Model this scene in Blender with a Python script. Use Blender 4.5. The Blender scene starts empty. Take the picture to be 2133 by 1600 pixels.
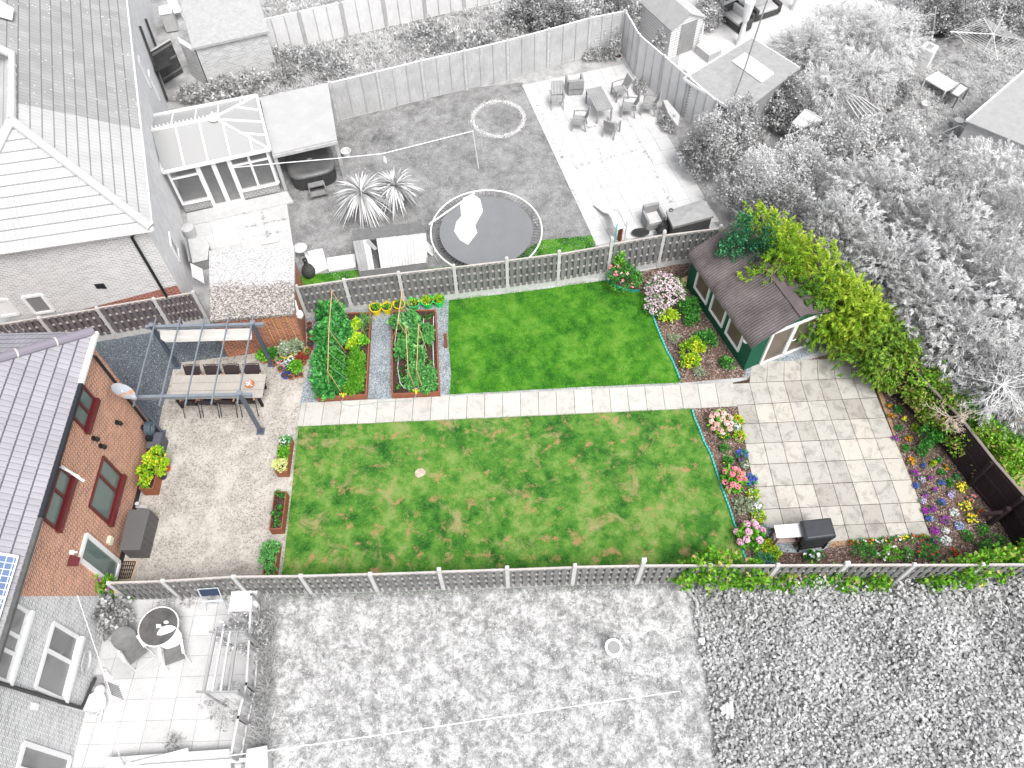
import bpy, math, random
import numpy as np
from mathutils import Vector, Matrix
R = math.radians
scene = bpy.context.scene
COL = scene.collection

# ------------------------------------------------------------------ camera
CF, CTH, CRO, CH = 1725.0, R(57.8066), R(-1.35278), 24.2409
_F = Vector((0, math.cos(CTH), -math.sin(CTH)))
_Rt = Vector((1, 0, 0)); _Up = _Rt.cross(_F)
_R2 = math.cos(CRO) * _Rt + math.sin(CRO) * _Up
_U2 = -math.sin(CRO) * _Rt + math.cos(CRO) * _Up
cam_d = bpy.data.cameras.new("camera"); cam = bpy.data.objects.new("camera", cam_d)
COL.objects.link(cam); scene.camera = cam
M = Matrix((_R2, _U2, -_F)).transposed().to_4x4(); M.translation = (0, 0, CH)
cam.matrix_world = M
cam_d.sensor_width = 36; cam_d.lens = CF / 2133 * 36
cam_d.clip_start = .1; cam_d.clip_end = 500

# ------------------------------------------------------------------ world, sun, exposure
SUN_EL, SUN_AZ = R(62), R(150)          # azimuth clockwise from +y
w = bpy.data.worlds.new("World"); scene.world = w; w.use_nodes = True
nt = w.node_tree; bg = nt.nodes['Background']
sky = nt.nodes.new('ShaderNodeTexSky'); sky.sky_type = 'NISHITA'; sky.sun_disc = False
sky.sun_elevation = SUN_EL; sky.sun_rotation = SUN_AZ; sky.dust_density = 4; sky.air_density = .8
hs = nt.nodes.new('ShaderNodeHueSaturation'); hs.inputs['Saturation'].default_value = .22
nt.links.new(sky.outputs[0], hs.inputs['Color']); nt.links.new(hs.outputs[0], bg.inputs[0])
bg.inputs[1].default_value = .15
sd = bpy.data.lights.new("sun", 'SUN'); sun = bpy.data.objects.new("sun", sd); COL.objects.link(sun)
sd.energy = 1.3; sd.angle = R(24); sd.color = (1, .975, .94)
_sv = Vector((math.sin(SUN_AZ) * math.cos(SUN_EL), math.cos(SUN_AZ) * math.cos(SUN_EL), math.sin(SUN_EL)))
sun.rotation_euler = _sv.to_track_quat('Z', 'Y').to_euler()
scene.view_settings.view_transform = 'Standard'; scene.view_settings.look = 'None'
scene.view_settings.exposure = 0.86; scene.view_settings.gamma = 1

# ------------------------------------------------------------------ measuring helpers (survey of the site)
def ray(x, y):
    return _F * CF + _R2 * (x - 1066.5) - _U2 * (y - 800)
def g(x, y, z=0.0):
    d = ray(x, y); t = (z - CH) / d.z
    return Vector((d.x * t, d.y * t, z))
def onplane(x, y, p, n):
    d = ray(x, y); o = Vector((0, 0, CH)); t = (Vector(p) - o).dot(n) / d.dot(n)
    return o + d * t
def height(top, base):
    B = g(*base); best = (9, 0)
    for i in range(0, 900):
        z = i * .01; e = (g(top[0], top[1], z).xy - B.xy).length
        if e < best[0]: best = (e, z)
    return best[1]

# ------------------------------------------------------------------ naming helpers
def tag(o, label=None, cat=None, group=None, kind=None):
    if label: o['label'] = label
    if cat: o['category'] = cat
    if group: o['group'] = group
    if kind: o['kind'] = kind
    return o
def thing(name, label, cat, loc=(0, 0, 0), rz=0, group=None):
    o = bpy.data.objects.new(name, None); COL.objects.link(o); o.empty_display_size = .2
    o.location = loc; o.rotation_euler = (0, 0, rz)
    return tag(o, label, cat, group)
def kids(o): return [c for c in bpy.data.objects if c.parent == o]
def dup(root, loc, rz=None, label=None, sc=None):
    r = root.copy(); COL.objects.link(r); r.location = loc
    if rz is not None: r.rotation_euler = (0, 0, rz)
    if label: r['label'] = label
    if sc: r.scale = (sc, sc, sc) if not isinstance(sc, tuple) else sc
    for ch in kids(root):
        c = ch.copy(); COL.objects.link(c); c.parent = r
        for gg in kids(ch):
            d = gg.copy(); COL.objects.link(d); d.parent = c
    return r
ORD = 'first second third fourth fifth sixth seventh eighth ninth tenth eleventh twelfth thirteenth fourteenth fifteenth sixteenth seventeenth eighteenth nineteenth twentieth'.split()
def rootloc(p):
    while p.parent: p = p.parent
    return Vector(p.location)

def set_uv(me):
    n = len(me.polygons)
    if not n: return
    uv = me.uv_layers.new(name='UVMap')
    co = np.empty(len(me.vertices) * 3, 'f'); me.vertices.foreach_get('co', co); co = co.reshape(-1, 3)
    nor = np.empty(n * 3, 'f'); me.polygons.foreach_get('normal', nor); nor = nor.reshape(-1, 3)
    tot = np.empty(n, 'i'); me.polygons.foreach_get('loop_total', tot)
    li = np.empty(len(me.loops), 'i'); me.loops.foreach_get('vertex_index', li)
    fn = np.repeat(nor, tot, 0)
    t = np.stack([-fn[:, 1], fn[:, 0], 0 * fn[:, 0]], 1); L = np.linalg.norm(t, axis=1)
    flat = L < .03
    t[flat] = (1, 0, 0); L[flat] = 1; t /= L[:, None]
    v = np.cross(fn, t); v[flat] = (0, 1, 0)
    P = co[li]
    out = np.stack([(P * t).sum(1), (P * v).sum(1)], 1).astype('f')
    uv.data.foreach_set('uv', out.ravel())

class MB:
    """collects shapes and links them as one mesh object"""
    def __init__(s): s.v = []; s.f = []; s.fv = []; s.M = None; s.val = 0.5
    def add(s, vs, fs):
        b = len(s.v)
        for p in vs:
            p = Vector(p)
            if s.M is not None: p = s.M @ p
            s.v.append(tuple(p))
        for f in fs: s.f.append([b + i for i in f]); s.fv.append(s.val)
        return s
    def box(s, x0, x1, y0, y1, z0, z1):
        return s.add([(x0,y0,z0),(x1,y0,z0),(x1,y1,z0),(x0,y1,z0),(x0,y0,z1),(x1,y0,z1),(x1,y1,z1),(x0,y1,z1)],
                     [(3,2,1,0),(4,5,6,7),(0,1,5,4),(1,2,6,5),(2,3,7,6),(3,0,4,7)])
    def cbox(s, c, sx, sy, sz):
        return s.box(c[0]-sx/2, c[0]+sx/2, c[1]-sy/2, c[1]+sy/2, c[2]-sz/2, c[2]+sz/2)
    def beam(s, a, b, w_, h_=None, up=(0,0,1)):
        a = Vector(a); b = Vector(b); h_ = h_ or w_; d = (b - a).normalized(); up = Vector(up)
        if abs(d.dot(up)) > .98: up = Vector((0,1,0))
        x = d.cross(up).normalized(); y = x.cross(d)
        vs = [p + x*sx*w_/2 + y*sy*h_/2 for p in (a, b) for sx, sy in ((-1,-1),(1,-1),(1,1),(-1,1))]
        return s.add(vs, [(0,1,2,3),(7,6,5,4),(0,4,5,1),(1,5,6,2),(2,6,7,3),(3,7,4,0)])
    def tube(s, pts, r, n=6, closed=False):
        pts = [Vector(p) for p in pts]; m = len(pts); rs = r if isinstance(r, (list, tuple)) else [r]*m
        vs = []; 
        for i, p in enumerate(pts):
            a = pts[(i-1) % m] if (closed or i) else p; b = pts[(i+1) % m] if (closed or i < m-1) else p
            d = (b - a).normalized(); up = Vector((0,0,1)) if abs(d.z) < .9 else Vector((1,0,0))
            x = d.cross(up).normalized(); y = x.cross(d)
            for k in range(n):
                t = 2*math.pi*k/n; vs.append(p + (x*math.cos(t) + y*math.sin(t))*rs[i])
        fs = []
        for i in range(m if closed else m-1):
            j = (i+1) % m
            for k in range(n): fs.append((i*n+k, i*n+(k+1)%n, j*n+(k+1)%n, j*n+k))
        if not closed: fs += [tuple(range(n))[::-1], tuple((m-1)*n+k for k in range(n))]
        return s.add(vs, fs)
    def lathe(s, c, prof, n=20, sx=1, sy=1):
        """profile [(r,z)...] round a vertical axis at c; ends closed if r>0"""
        c = Vector(c); vs = []; m = len(prof)
        for r_, z in prof:
            for k in range(n):
                t = 2*math.pi*k/n; vs.append(c + Vector((r_*sx*math.cos(t), r_*sy*math.sin(t), z)))
        fs = [(i*n+k, i*n+(k+1)%n, (i+1)*n+(k+1)%n, (i+1)*n+k) for i in range(m-1) for k in range(n)]
        fs += [tuple(range(n))[::-1], tuple((m-1)*n+k for k in range(n))]
        return s.add(vs, fs)
    def prism(s, pts, z0, z1):
        pts = [Vector((p[0], p[1], 0)) for p in pts]; n = len(pts)
        A = sum(pts[i].x*pts[(i+1)%n].y - pts[(i+1)%n].x*pts[i].y for i in range(n))
        if A < 0: pts = pts[::-1]
        return s.add([(p.x,p.y,z0) for p in pts] + [(p.x,p.y,z1) for p in pts],
                     [tuple(range(n))[::-1], tuple(range(n, 2*n))] + [(i,(i+1)%n,n+(i+1)%n,n+i) for i in range(n)])
    def slab(s, pts, t):
        """polygon pts (any plane) given a thickness t against its normal"""
        pts = [Vector(p) for p in pts]; n = len(pts)
        nn = Vector((0,0,0))
        for i in range(n): nn += pts[i].cross(pts[(i+1) % n])
        nn.normalize()
        return s.add(pts + [p - nn*t for p in pts], [tuple(range(n)), tuple(range(n,2*n))[::-1]] + [((i+1)%n, i, n+i, n+(i+1)%n) for i in range(n)])
    def poly(s, pts): return s.add(pts, [tuple(range(len(pts)))])
    def build(s, name, mat, parent=None, smooth=False, bevel=0, vals=False):
        me = bpy.data.meshes.new(name)
        if parent is not None: off = rootloc(parent)
        else:
            a = np.array(s.v); off = Vector(((a[:,0].min()+a[:,0].max())/2, (a[:,1].min()+a[:,1].max())/2, a[:,2].min()))
        me.from_pydata([(p[0]-off.x, p[1]-off.y, p[2]-off.z) for p in s.v], [], s.f); me.update()
        o = bpy.data.objects.new(name, me); COL.objects.link(o)
        if parent is not None: o.parent = parent
        else: o.location = off
        me.materials.append(mat); set_uv(me)
        if vals:
            at = me.attributes.new('v', 'FLOAT', 'FACE'); at.data.foreach_set('value', np.array(s.fv, 'f'))
        if smooth: me.polygons.foreach_set('use_smooth', [True]*len(me.polygons))
        if bevel:
            b = o.modifiers.new('bevel', 'BEVEL'); b.width = bevel; b.segments = 2; b.limit_method = 'ANGLE'
        return o

# ------------------------------------------------------------------ materials
def lin(c):
    if isinstance(c, str): c = [int(c[i:i+2], 16)/255 for i in (0,2,4)]; return tuple(((x/12.92) if x <= .04045 else ((x+.055)/1.055)**2.4) for x in c)
    if isinstance(c, (int, float)): return (c, c, c)
    return tuple(c)
def newmat(name, rough=.8, spec=.3, metal=0):
    m = bpy.data.materials.new(name); m.use_nodes = True; n = m.node_tree.nodes
    b = n['Principled BSDF']; b.inputs['Roughness'].default_value = rough
    b.inputs['Specular IOR Level'].default_value = spec; b.inputs['Metallic'].default_value = metal
    return m, m.node_tree, b
def N(nt, t, **kw):
    n = nt.nodes.new(t)
    for k, v in kw.items():
        if k.startswith('i_'): n.inputs[k[2:].replace('_', ' ')].default_value = v
        else: setattr(n, k, v)
    return n
def ramp(nt, fac, stops):
    r = nt.nodes.new('ShaderNodeValToRGB'); e = r.color_ramp.elements
    while len(e) < len(stops): e.new(.5)
    for el, (p, c) in zip(e, stops): el.position = p; el.color = (*lin(c), 1)
    nt.links.new(fac, r.inputs[0]); return r.outputs[0]
def mixc(nt, fac, a, b, mode='MIX'):
    m = nt.nodes.new('ShaderNodeMix'); m.data_type = 'RGBA'; m.blend_type = mode
    for k, sock, x in ((0, m.inputs[0], fac), (1, m.inputs[6], a), (1, m.inputs[7], b)):
        if hasattr(x, 'links'): nt.links.new(x, sock)
        elif k == 0: sock.default_value = x
        else: sock.default_value = (*lin(x), 1)
    return m.outputs[2]
def coords(nt, kind='Object', sc=1.0, off=None):
    tc = nt.nodes.new('ShaderNodeTexCoord'); o = tc.outputs[kind]
    if sc != 1.0 or off:
        mp = nt.nodes.new('ShaderNodeMapping'); mp.inputs['Scale'].default_value = (sc,)*3 if isinstance(sc, (int, float)) else sc
        if off: mp.inputs['Location'].default_value = off
        nt.links.new(o, mp.inputs[0]); o = mp.outputs[0]
    return o
def noise(nt, vec, scale, detail=4, rough=.6, dist=0):
    n = N(nt, 'ShaderNodeTexNoise'); n.inputs['Scale'].default_value = scale; n.inputs['Detail'].default_value = detail
    n.inputs['Roughness'].default_value = rough; n.inputs['Distortion'].default_value = dist
    nt.links.new(vec, n.inputs['Vector']); return n.outputs[0]
def bump(nt, b, h, strength=.4, dist=.01):
    n = N(nt, 'ShaderNodeBump'); n.inputs['Strength'].default_value = strength; n.inputs['Distance'].default_value = dist
    nt.links.new(h, n.inputs['Height']); nt.links.new(n.outputs[0], b.inputs['Normal'])
_mc = {}
def plain(name, c, var=.12, scale=6, rough=.7, spec=.3, metal=0, bmp=0, c2=None, fine=0):
    key = (name,)
    if key in _mc: return _mc[key]
    m, nt, b = newmat(name, rough, spec, metal); c = lin(c)
    v = coords(nt); n = noise(nt, v, scale, 5, .65)
    lo = tuple(x*(1-var) for x in c) if c2 is None else lin(c2); hi = tuple(min(1, x*(1+var)) for x in c)
    out = ramp(nt, n, [(.3, lo), (.7, hi)])
    if fine:
        n2 = noise(nt, v, scale*14, 2, .7); out = mixc(nt, 1.0, out, ramp(nt, n2, [(.3, 1-fine), (.7, 1.0)]), 'MULTIPLY')
    nt.links.new(out, b.inputs['Base Color'])
    if bmp: bump(nt, b, n, bmp, .01)
    _mc[key] = m; return m
def wood(name, c1, c2, rough=.85, scale=(3, 3, 40), dark=.6):
    """weathered timber with grain across the board width"""
    m, nt, b = newmat(name, rough, .2); v = coords(nt, 'UV', (18, 1.2, 1)); n = noise(nt, v, 2.2, 6, .7, .4)
    n2 = noise(nt, coords(nt), 1.7, 3)
    c = mixc(nt, 1.0, ramp(nt, n, [(.25, c2), (.75, c1)]), ramp(nt, n2, [(.3, dark), (.7, 1.0)]), 'MULTIPLY')
    nt.links.new(c, b.inputs['Base Color']); bump(nt, b, n, .3, .005); return m
def brick(name, c1, c2, mortar, w_=.225, h_=.075, var=.5, off=(0,0,0), streak=None, bias=0):
    m, nt, b = newmat(name, .9, .2); v = coords(nt, 'UV', 1.0, off)
    t = N(nt, 'ShaderNodeTexBrick'); t.inputs['Scale'].default_value = 1; t.inputs['Brick Width'].default_value = w_
    t.inputs['Row Height'].default_value = h_; t.inputs['Mortar Size'].default_value = .011; t.inputs['Mortar Smooth'].default_value = .2
    t.inputs['Bias'].default_value = bias
    t.inputs['Color1'].default_value = (*lin(c1), 1); t.inputs['Color2'].default_value = (*lin(c2), 1); t.inputs['Mortar'].default_value = (*lin(mortar), 1)
    nt.links.new(v, t.inputs['Vector'])
    n = noise(nt, coords(nt, 'UV', (1.2, 3.0, 1)), 1.6, 5, .7)
    c = mixc(nt, 1.0, t.outputs[0], ramp(nt, n, [(.25, 1-var*.55), (.75, 1.0)]), 'MULTIPLY')
    if streak is not None:
        n3 = noise(nt, coords(nt, 'UV', (.6, .25, 1)), 1.8, 4, .6)
        c = mixc(nt, ramp(nt, n3, [(.62, 0.0), (.75, .75)]), c, streak)
    nt.links.new(c, b.inputs['Base Color']); bump(nt, b, t.outputs[1], -.5, .008); return m
def tiles(name, c1, c2, line, rib=.15, course=.3, lichen=None, ribdark=.88, uoff=0):
    """concrete roof tiles: ribs run up the slope, laps along it"""
    m, nt, b = newmat(name, .85, .25); v = coords(nt, 'UV')
    sep = N(nt, 'ShaderNodeSeparateXYZ'); nt.links.new(v, sep.inputs[0])
    def math_(op, a, bb=None, c=None):
        n = N(nt, 'ShaderNodeMath', operation=op)
        for i, x in enumerate((a, bb, c)):
            if x is None: continue
            if hasattr(x, 'links'): nt.links.new(x, n.inputs[i])
            else: n.inputs[i].default_value = x
        return n.outputs[0]
    fu = math_('FRACT', math_('DIVIDE', sep.outputs[0], rib)); fv = math_('FRACT', math_('DIVIDE', sep.outputs[1], course))
    prof = math_('SINE', math_('MULTIPLY', fu, math.pi))
    lap = math_('MULTIPLY', fv, 1.0)                    # each course rises towards its lower lip
    t = N(nt, 'ShaderNodeTexBrick'); t.offset = .5; t.inputs['Scale'].default_value = 1
    t.inputs['Brick Width'].default_value = rib*2; t.inputs['Row Height'].default_value = course; t.inputs['Mortar Size'].default_value = 0
    t.inputs['Color1'].default_value = (*lin(c1), 1); t.inputs['Color2'].default_value = (*lin(c2), 1)
    nt.links.new(v, t.inputs['Vector'])
    wav = math_('ADD', fv, math_('MULTIPLY', prof, -.05))
    seam = math_('LESS_THAN', wav, .085); seamu = math_('LESS_THAN', fu, .10)
    n = noise(nt, coords(nt), 1.3, 5, .6); n2 = noise(nt, coords(nt), 45, 2, .6)
    c = mixc(nt, 1.0, t.outputs[0], ramp(nt, n, [(.3, .86), (.7, 1.0)]), 'MULTIPLY')
    c = mixc(nt, 1.0, c, ramp(nt, n2, [(.3, .88), (.7, 1.0)]), 'MULTIPLY')
    c = mixc(nt, math_('MULTIPLY', seamu, 1-ribdark), c, line)
    c = mixc(nt, math_('MULTIPLY', seam, .8), c, line)
    if lichen is not None:
        vo = N(nt, 'ShaderNodeTexVoronoi'); vo.inputs['Scale'].default_value = 5.5; nt.links.new(coords(nt), vo.inputs['Vector'])
        nz = noise(nt, coords(nt), .7, 3)
        lm = math_('MULTIPLY', math_('LESS_THAN', vo.outputs['Distance'], math_('MULTIPLY', nz, .26)), math_('GREATER_THAN', nz, .5))
        c = mixc(nt, lm, c, lichen)
    nt.links.new(c, b.inputs['Base Color'])
    hgt = math_('ADD', math_('MULTIPLY', prof, .6), math_('MULTIPLY', math_('SUBTRACT', 1.0, fv), 1.0))
    bump(nt, b, hgt, .7, .02); return m
def leafmat(name, stops, rough=.6, spec=.25, patch=None, trans=.0):
    m, nt, b = newmat(name, rough, spec); a = N(nt, 'ShaderNodeAttribute'); a.attribute_name = 'v'
    c = ramp(nt, a.outputs['Fac'], stops)
    nt.links.new(c, b.inputs['Base Color'])
    if trans:
        tr = N(nt, 'ShaderNodeBsdfTranslucent'); nt.links.new(c, tr.inputs[0]); mx = N(nt, 'ShaderNodeMixShader'); mx.inputs[0].default_value = trans
        nt.links.new(b.outputs[0], mx.inputs[1]); nt.links.new(tr.outputs[0], mx.inputs[2]); nt.links.new(mx.outputs[0], nt.nodes['Material Output'].inputs[0])
    return m

# ------------------------------------------------------------------ foliage
rng = np.random.default_rng(7)
def unit(a): return a / np.maximum(np.linalg.norm(a, axis=-1, keepdims=True), 1e-6)
def leafmesh(name, C, D, L, W, v, mat, parent=None, off=None, up=.35, kind=None):
    """C base points, D directions, L lengths, W widths, v colour value: each leaf is a folded four-point blade"""
    n = len(C); D = unit(D); L = np.broadcast_to(L, (n,))[:, None]; W = np.broadcast_to(W, (n,))[:, None]
    rnd = rng.normal(size=(n, 3)); rnd[:, 2] += 1.2
    B = unit(np.cross(D, rnd)); Nn = np.cross(B, D)
    P = np.empty((n, 4, 3), 'f')
    P[:, 0] = C; P[:, 1] = C + D*L*.45 + B*W*.5 + Nn*L*.06; P[:, 3] = C + D*L*.45 - B*W*.5 + Nn*L*.06
    P[:, 2] = C + D*L - np.array([0, 0, 1.])*L*.12
    if parent is not None: off = rootloc(parent)
    elif off is None: off = Vector((float(C[:,0].mean()), float(C[:,1].mean()), float(C[:,2].min())))
    P -= np.array(off, 'f')
    me = bpy.data.meshes.new(name); me.vertices.add(n*4); me.vertices.foreach_set('co', P.ravel())
    me.loops.add(n*4); me.loops.foreach_set('vertex_index', np.arange(n*4, dtype='i'))
    me.polygons.add(n); me.polygons.foreach_set('loop_start', np.arange(0, n*4, 4, dtype='i')); me.polygons.foreach_set('loop_total', np.full(n, 4, 'i'))
    me.update(calc_edges=True); at = me.attributes.new('v', 'FLOAT', 'FACE'); at.data.foreach_set('value', np.clip(v, 0, 1).astype('f'))
    me.materials.append(mat); o = bpy.data.objects.new(name, me); COL.objects.link(o)
    if parent is not None: o.parent = parent
    else: o.location = off
    if kind: o['kind'] = kind
    return o
def shell(c, rad, n, low=-.15, fill=.25, noise_=.18, seed=None):
    """points on the upper shell of an ellipsoid with lumps; returns points and outward directions"""
    d = rng.normal(size=(n*3, 3)); d = unit(d); d = d[d[:, 2] > low][:n]; n = len(d)
    ph = rng.uniform(0, 6.28, 6)
    lump = 1 + noise_*(np.sin(d[:, 0]*5+ph[0]+d[:, 2]*3)*.5 + np.sin(d[:, 1]*6+ph[1])*.5 + np.sin(d[:, 0]*11+d[:, 1]*9+ph[2])*.4)
    s = lump * (1 - fill*rng.random(n)**2)
    return np.array(c) + d*np.array(rad)*s[:, None], d
def clumps(P, Dn, nl, spread, L, W, up=.5, out=.7, vvar=.18, v0=None, jitter=.35, zj=1.0):
    """nl leaves round every clump centre, lying outward and up"""
    n = len(P); v = rng.random(n) if v0 is None else v0
    C = np.repeat(P, nl, 0) + rng.normal(size=(n*nl, 3))*spread
    D = np.repeat(Dn, nl, 0)*out + rng.normal(size=(n*nl, 3))*np.array([.75,.75,.75*zj]) + np.array([0, 0, up])
    k = n*nl
    return C, D, L*(1+jitter*rng.uniform(-1, 1, k)), W*(1+jitter*rng.uniform(-1, 1, k)), np.clip(np.repeat(v, nl)*.75 + .12 + rng.normal(size=k)*vvar, 0, 1)
def fronds(P, Dn, nl, L, W, droop=.25, vvar=.12, v0=None, spread=.9):
    """conifer sprays: narrow leaves fanned along one direction from each centre"""
    n = len(P); v = rng.random(n) if v0 is None else v0
    ax = unit(Dn*np.array([1, 1, .55]) + rng.normal(size=(n, 3))*.35)
    s = rng.random((n, nl, 1))
    C = P[:, None] + ax[:, None]*s*L*1.8 + rng.normal(size=(n, nl, 3))*L*.12
    D = ax[:, None] + rng.normal(size=(n, nl, 3))*spread*.6*(1-s*.5); D[..., 2] -= droop
    k = n*nl
    return C.reshape(k, 3), D.reshape(k, 3), L*rng.uniform(.6, 1.2, k), W*rng.uniform(.7, 1.3, k), np.clip(np.repeat(v, nl)*.7+.15+s.reshape(k)*.18+rng.normal(size=k)*vvar, 0, 1)
def cat_(*a): return tuple(np.concatenate(x) for x in zip(*a))
def inpoly(px, py, poly):
    ins = np.zeros(len(px), bool); n = len(poly)
    for i in range(n):
        x1, y1 = poly[i][:2]; x2, y2 = poly[(i+1) % n][:2]
        if y1 == y2: continue
        c = ((y1 > py) != (y2 > py)) & (px < (x2-x1)*(py-y1)/(y2-y1)+x1); ins ^= c
    return ins
def scatter(poly, n):
    a = np.array([p[:2] for p in poly]); lo = a.min(0); hi = a.max(0); area_out = []
    while sum(len(x) for x in area_out) < n:
        q = rng.uniform(lo, hi, (n*2, 2)); area_out.append(q[inpoly(q[:, 0], q[:, 1], poly)])
    return np.concatenate(area_out)[:n]
# ================================================================== GROUND
def lawn_mat(name, cols, patch, patch_amt=.55, sc=1.0, fine=.35, tan=None, tan_t=(.62, .7), lo=.40, hi=.59):
    m, nt, b = newmat(name, .95, .05); v = coords(nt)
    n1 = noise(nt, v, .9*sc, 6, .68, .3); n2 = noise(nt, v, 3.2*sc, 5, .7); n3 = noise(nt, v, 38, 3, .75)
    n4 = noise(nt, coords(nt, 'Object', (70, 25, 1)), 1.0, 2, .7)
    mixn = N(nt, 'ShaderNodeMath', operation='ADD'); mixn.inputs[1].default_value = 0
    a = N(nt, 'ShaderNodeMix'); a.data_type = 'FLOAT'; a.inputs[0].default_value = .45; nt.links.new(n1, a.inputs[2]); nt.links.new(n2, a.inputs[3])
    c = ramp(nt, a.outputs[0], [(lo+i*(hi-lo)/(len(cols)-1), x) for i, x in enumerate(cols)])
    p1 = noise(nt, coords(nt, 'Object', 1.0, (13, 7, 0)), 1.5*sc, 6, .75, .5)
    c = mixc(nt, ramp(nt, p1, [(.54, 0.0), (.68, patch_amt)]), c, patch)
    if tan is not None:
        p2 = noise(nt, coords(nt, 'Object', 1.0, (3, 27, 0)), 2.1, 4, .7, .2); c = mixc(nt, ramp(nt, p2, [(tan_t[0], 0.0), (tan_t[1], .8)]), c, tan)
    c = mixc(nt, 1.0, c, ramp(nt, n3, [(.25, 1-fine), (.75, 1.0)]), 'MULTIPLY')
    c = mixc(nt, 1.0, c, ramp(nt, n4, [(.3, 1-fine*.6), (.7, 1.0)]), 'MULTIPLY')
    nt.links.new(c, b.inputs['Base Color']); bump(nt, b, n3, .8, .03); return m
def grit(name, stops, scale=60, big=None, bigamt=.3, bmp=.6):
    m, nt, b = newmat(name, .9, .15); v = coords(nt)
    t = N(nt, 'ShaderNodeTexVoronoi'); t.inputs['Scale'].default_value = scale; nt.links.new(v, t.inputs['Vector'])
    sp = N(nt, 'ShaderNodeSeparateColor'); nt.links.new(t.outputs['Color'], sp.inputs[0])
    c = ramp(nt, sp.outputs[0], stops)
    n = noise(nt, v, 1.1, 6, .7); c = mixc(nt, 1.0, c, ramp(nt, n, [(.3, 1-bigamt), (.65, 1.0)]), 'MULTIPLY')
    if big is not None:
        nn = noise(nt, coords(nt, 'Object', 1.0, (5, 9, 0)), .9, 5, .7); c = mixc(nt, ramp(nt, nn, [(.5, 0.0), (.7, .6)]), c, big)
    nt.links.new(c, b.inputs['Base Color']); bump(nt, b, t.outputs[0], bmp, .015); return m

M_lawn1 = lawn_mat('lawn_green', [(.03,.14,.02), (.06,.235,.024), (.11,.33,.032), (.19,.42,.06)], (.22,.40,.07), .5, .8, .4, tan=(.45,.30,.14), tan_t=(.66,.72))
M_lawn2 = lawn_mat('lawn_worn', [(.03,.135,.025), (.07,.235,.035), (.145,.33,.055), (.27,.41,.11)], (.46,.40,.19), .9, .7, .4, tan=(.55,.33,.17), tan_t=(.56,.66))
M_lawnG = lawn_mat('grass_grey', [.26, .34, .42, .52], .55, .3, 1.0, .5)
M_lawnW = lawn_mat('grass_pale', [.33, .47, .66, .84], .86, .6, 2.1, .34, lo=.42, hi=.58)
M_lawnR = lawn_mat('grass_rough_pale', [.22, .36, .52, .7], .85, .5, 1.4, .55)
M_soilG = plain('soil_pale', .45, .35, 1.5, .95, .1, fine=.4, bmp=.5)
M_dark = plain('ground_dark', .36, .4, 2, .95, .05, fine=.5)
M_conc = grit('concrete_patio', [(0, (.25,.225,.195)), (.3, (.41,.38,.34)), (1, (.53,.50,.46))], 26, big=(.60,.57,.525), bigamt=.38, bmp=.3)
M_gravD = grit('gravel_slate', [(0, (.06,.07,.08)), (.6, (.12,.14,.16)), (.96, (.20,.23,.26)), (1, (.5,.5,.5))], 45, bigamt=.15)
M_gravL = grit('gravel_blue_grey', [(0, (.14,.165,.18)), (.5, (.27,.31,.34)), (1, (.48,.52,.55))], 38, bigamt=.35)
M_mulch = grit('bark_mulch', [(0, (.06,.038,.032)), (.45, (.14,.095,.08)), (.8, (.25,.18,.155)), (1, (.50,.40,.35))], 26, big=(.20,.125,.085), bigamt=.4, bmp=1)
M_soil = grit('bed_soil', [(0, (.035,.022,.018)), (.6, (.07,.045,.035)), (1, (.14,.09,.07))], 40, bigamt=.4)
M_sandy = grit('dry_sandy_soil', [(0, (.30,.18,.10)), (.5, (.42,.27,.15)), (1, (.55,.38,.24))], 45, bigamt=.4)
M_pslabs = None
def attr_slab(name, stops, spots=.35, speck=.9):
    m, nt, b = newmat(name, .85, .25); a = N(nt, 'ShaderNodeAttribute'); a.attribute_name = 'v'
    c = ramp(nt, a.outputs['Fac'], stops); v = coords(nt)
    n1 = noise(nt, v, 2.6, 6, .75, .6); n2 = noise(nt, v, 34, 3, .7)
    c = mixc(nt, 1.0, c, ramp(nt, n1, [(.36, 1-spots), (.52, 1.0)]), 'MULTIPLY'); c = mixc(nt, 1.0, c, ramp(nt, n2, [(.33, speck-.14), (.5, 1.0)]), 'MULTIPLY')
    nt.links.new(c, b.inputs['Base Color']); bump(nt, b, n2, .3, .005); return m
M_path = attr_slab('path_slabs', [(0, (.46,.445,.41)), (1, (.53,.515,.48))], .2)
M_patio = attr_slab('patio_slabs', [(0, (.37,.35,.315)), (.3, (.43,.415,.38)), (.6, (.475,.455,.415)), (.85, (.505,.475,.42)), (1, (.54,.505,.45))], .34)
M_patioW = attr_slab('patio_slabs_pale', [(0, .50), (1, .585)], .09, .95)
M_white = plain('white_paint', .76, .04, 5, .5, .3)
M_whitep = plain('white_plastic', .80, .02, 5, .35, .4)
M_concpost = plain('concrete_post', (.60,.60,.59), .14, 7, .9, .1, fine=.2)
M_concG = plain('concrete_pale', .52, .1, 5, .9, .1, fine=.15)

def sheet(name, px, lvl, mat, label=None, cat=None):
    pts = [g(*p) for p in px]; m = MB(); z = .004*lvl
    A = sum(pts[i].x*pts[(i+1)%len(pts)].y - pts[(i+1)%len(pts)].x*pts[i].y for i in range(len(pts)))
    if A < 0: pts = pts[::-1]
    m.poly([(p.x, p.y, z) for p in pts])
    return tag(m.build(name, mat), kind='structure')
gm = MB(); gm.poly([(-160,-60,0),(160,-60,0),(160,220,0),(-160,220,0)]); tag(gm.build('ground', M_soilG), kind='structure')

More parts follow.
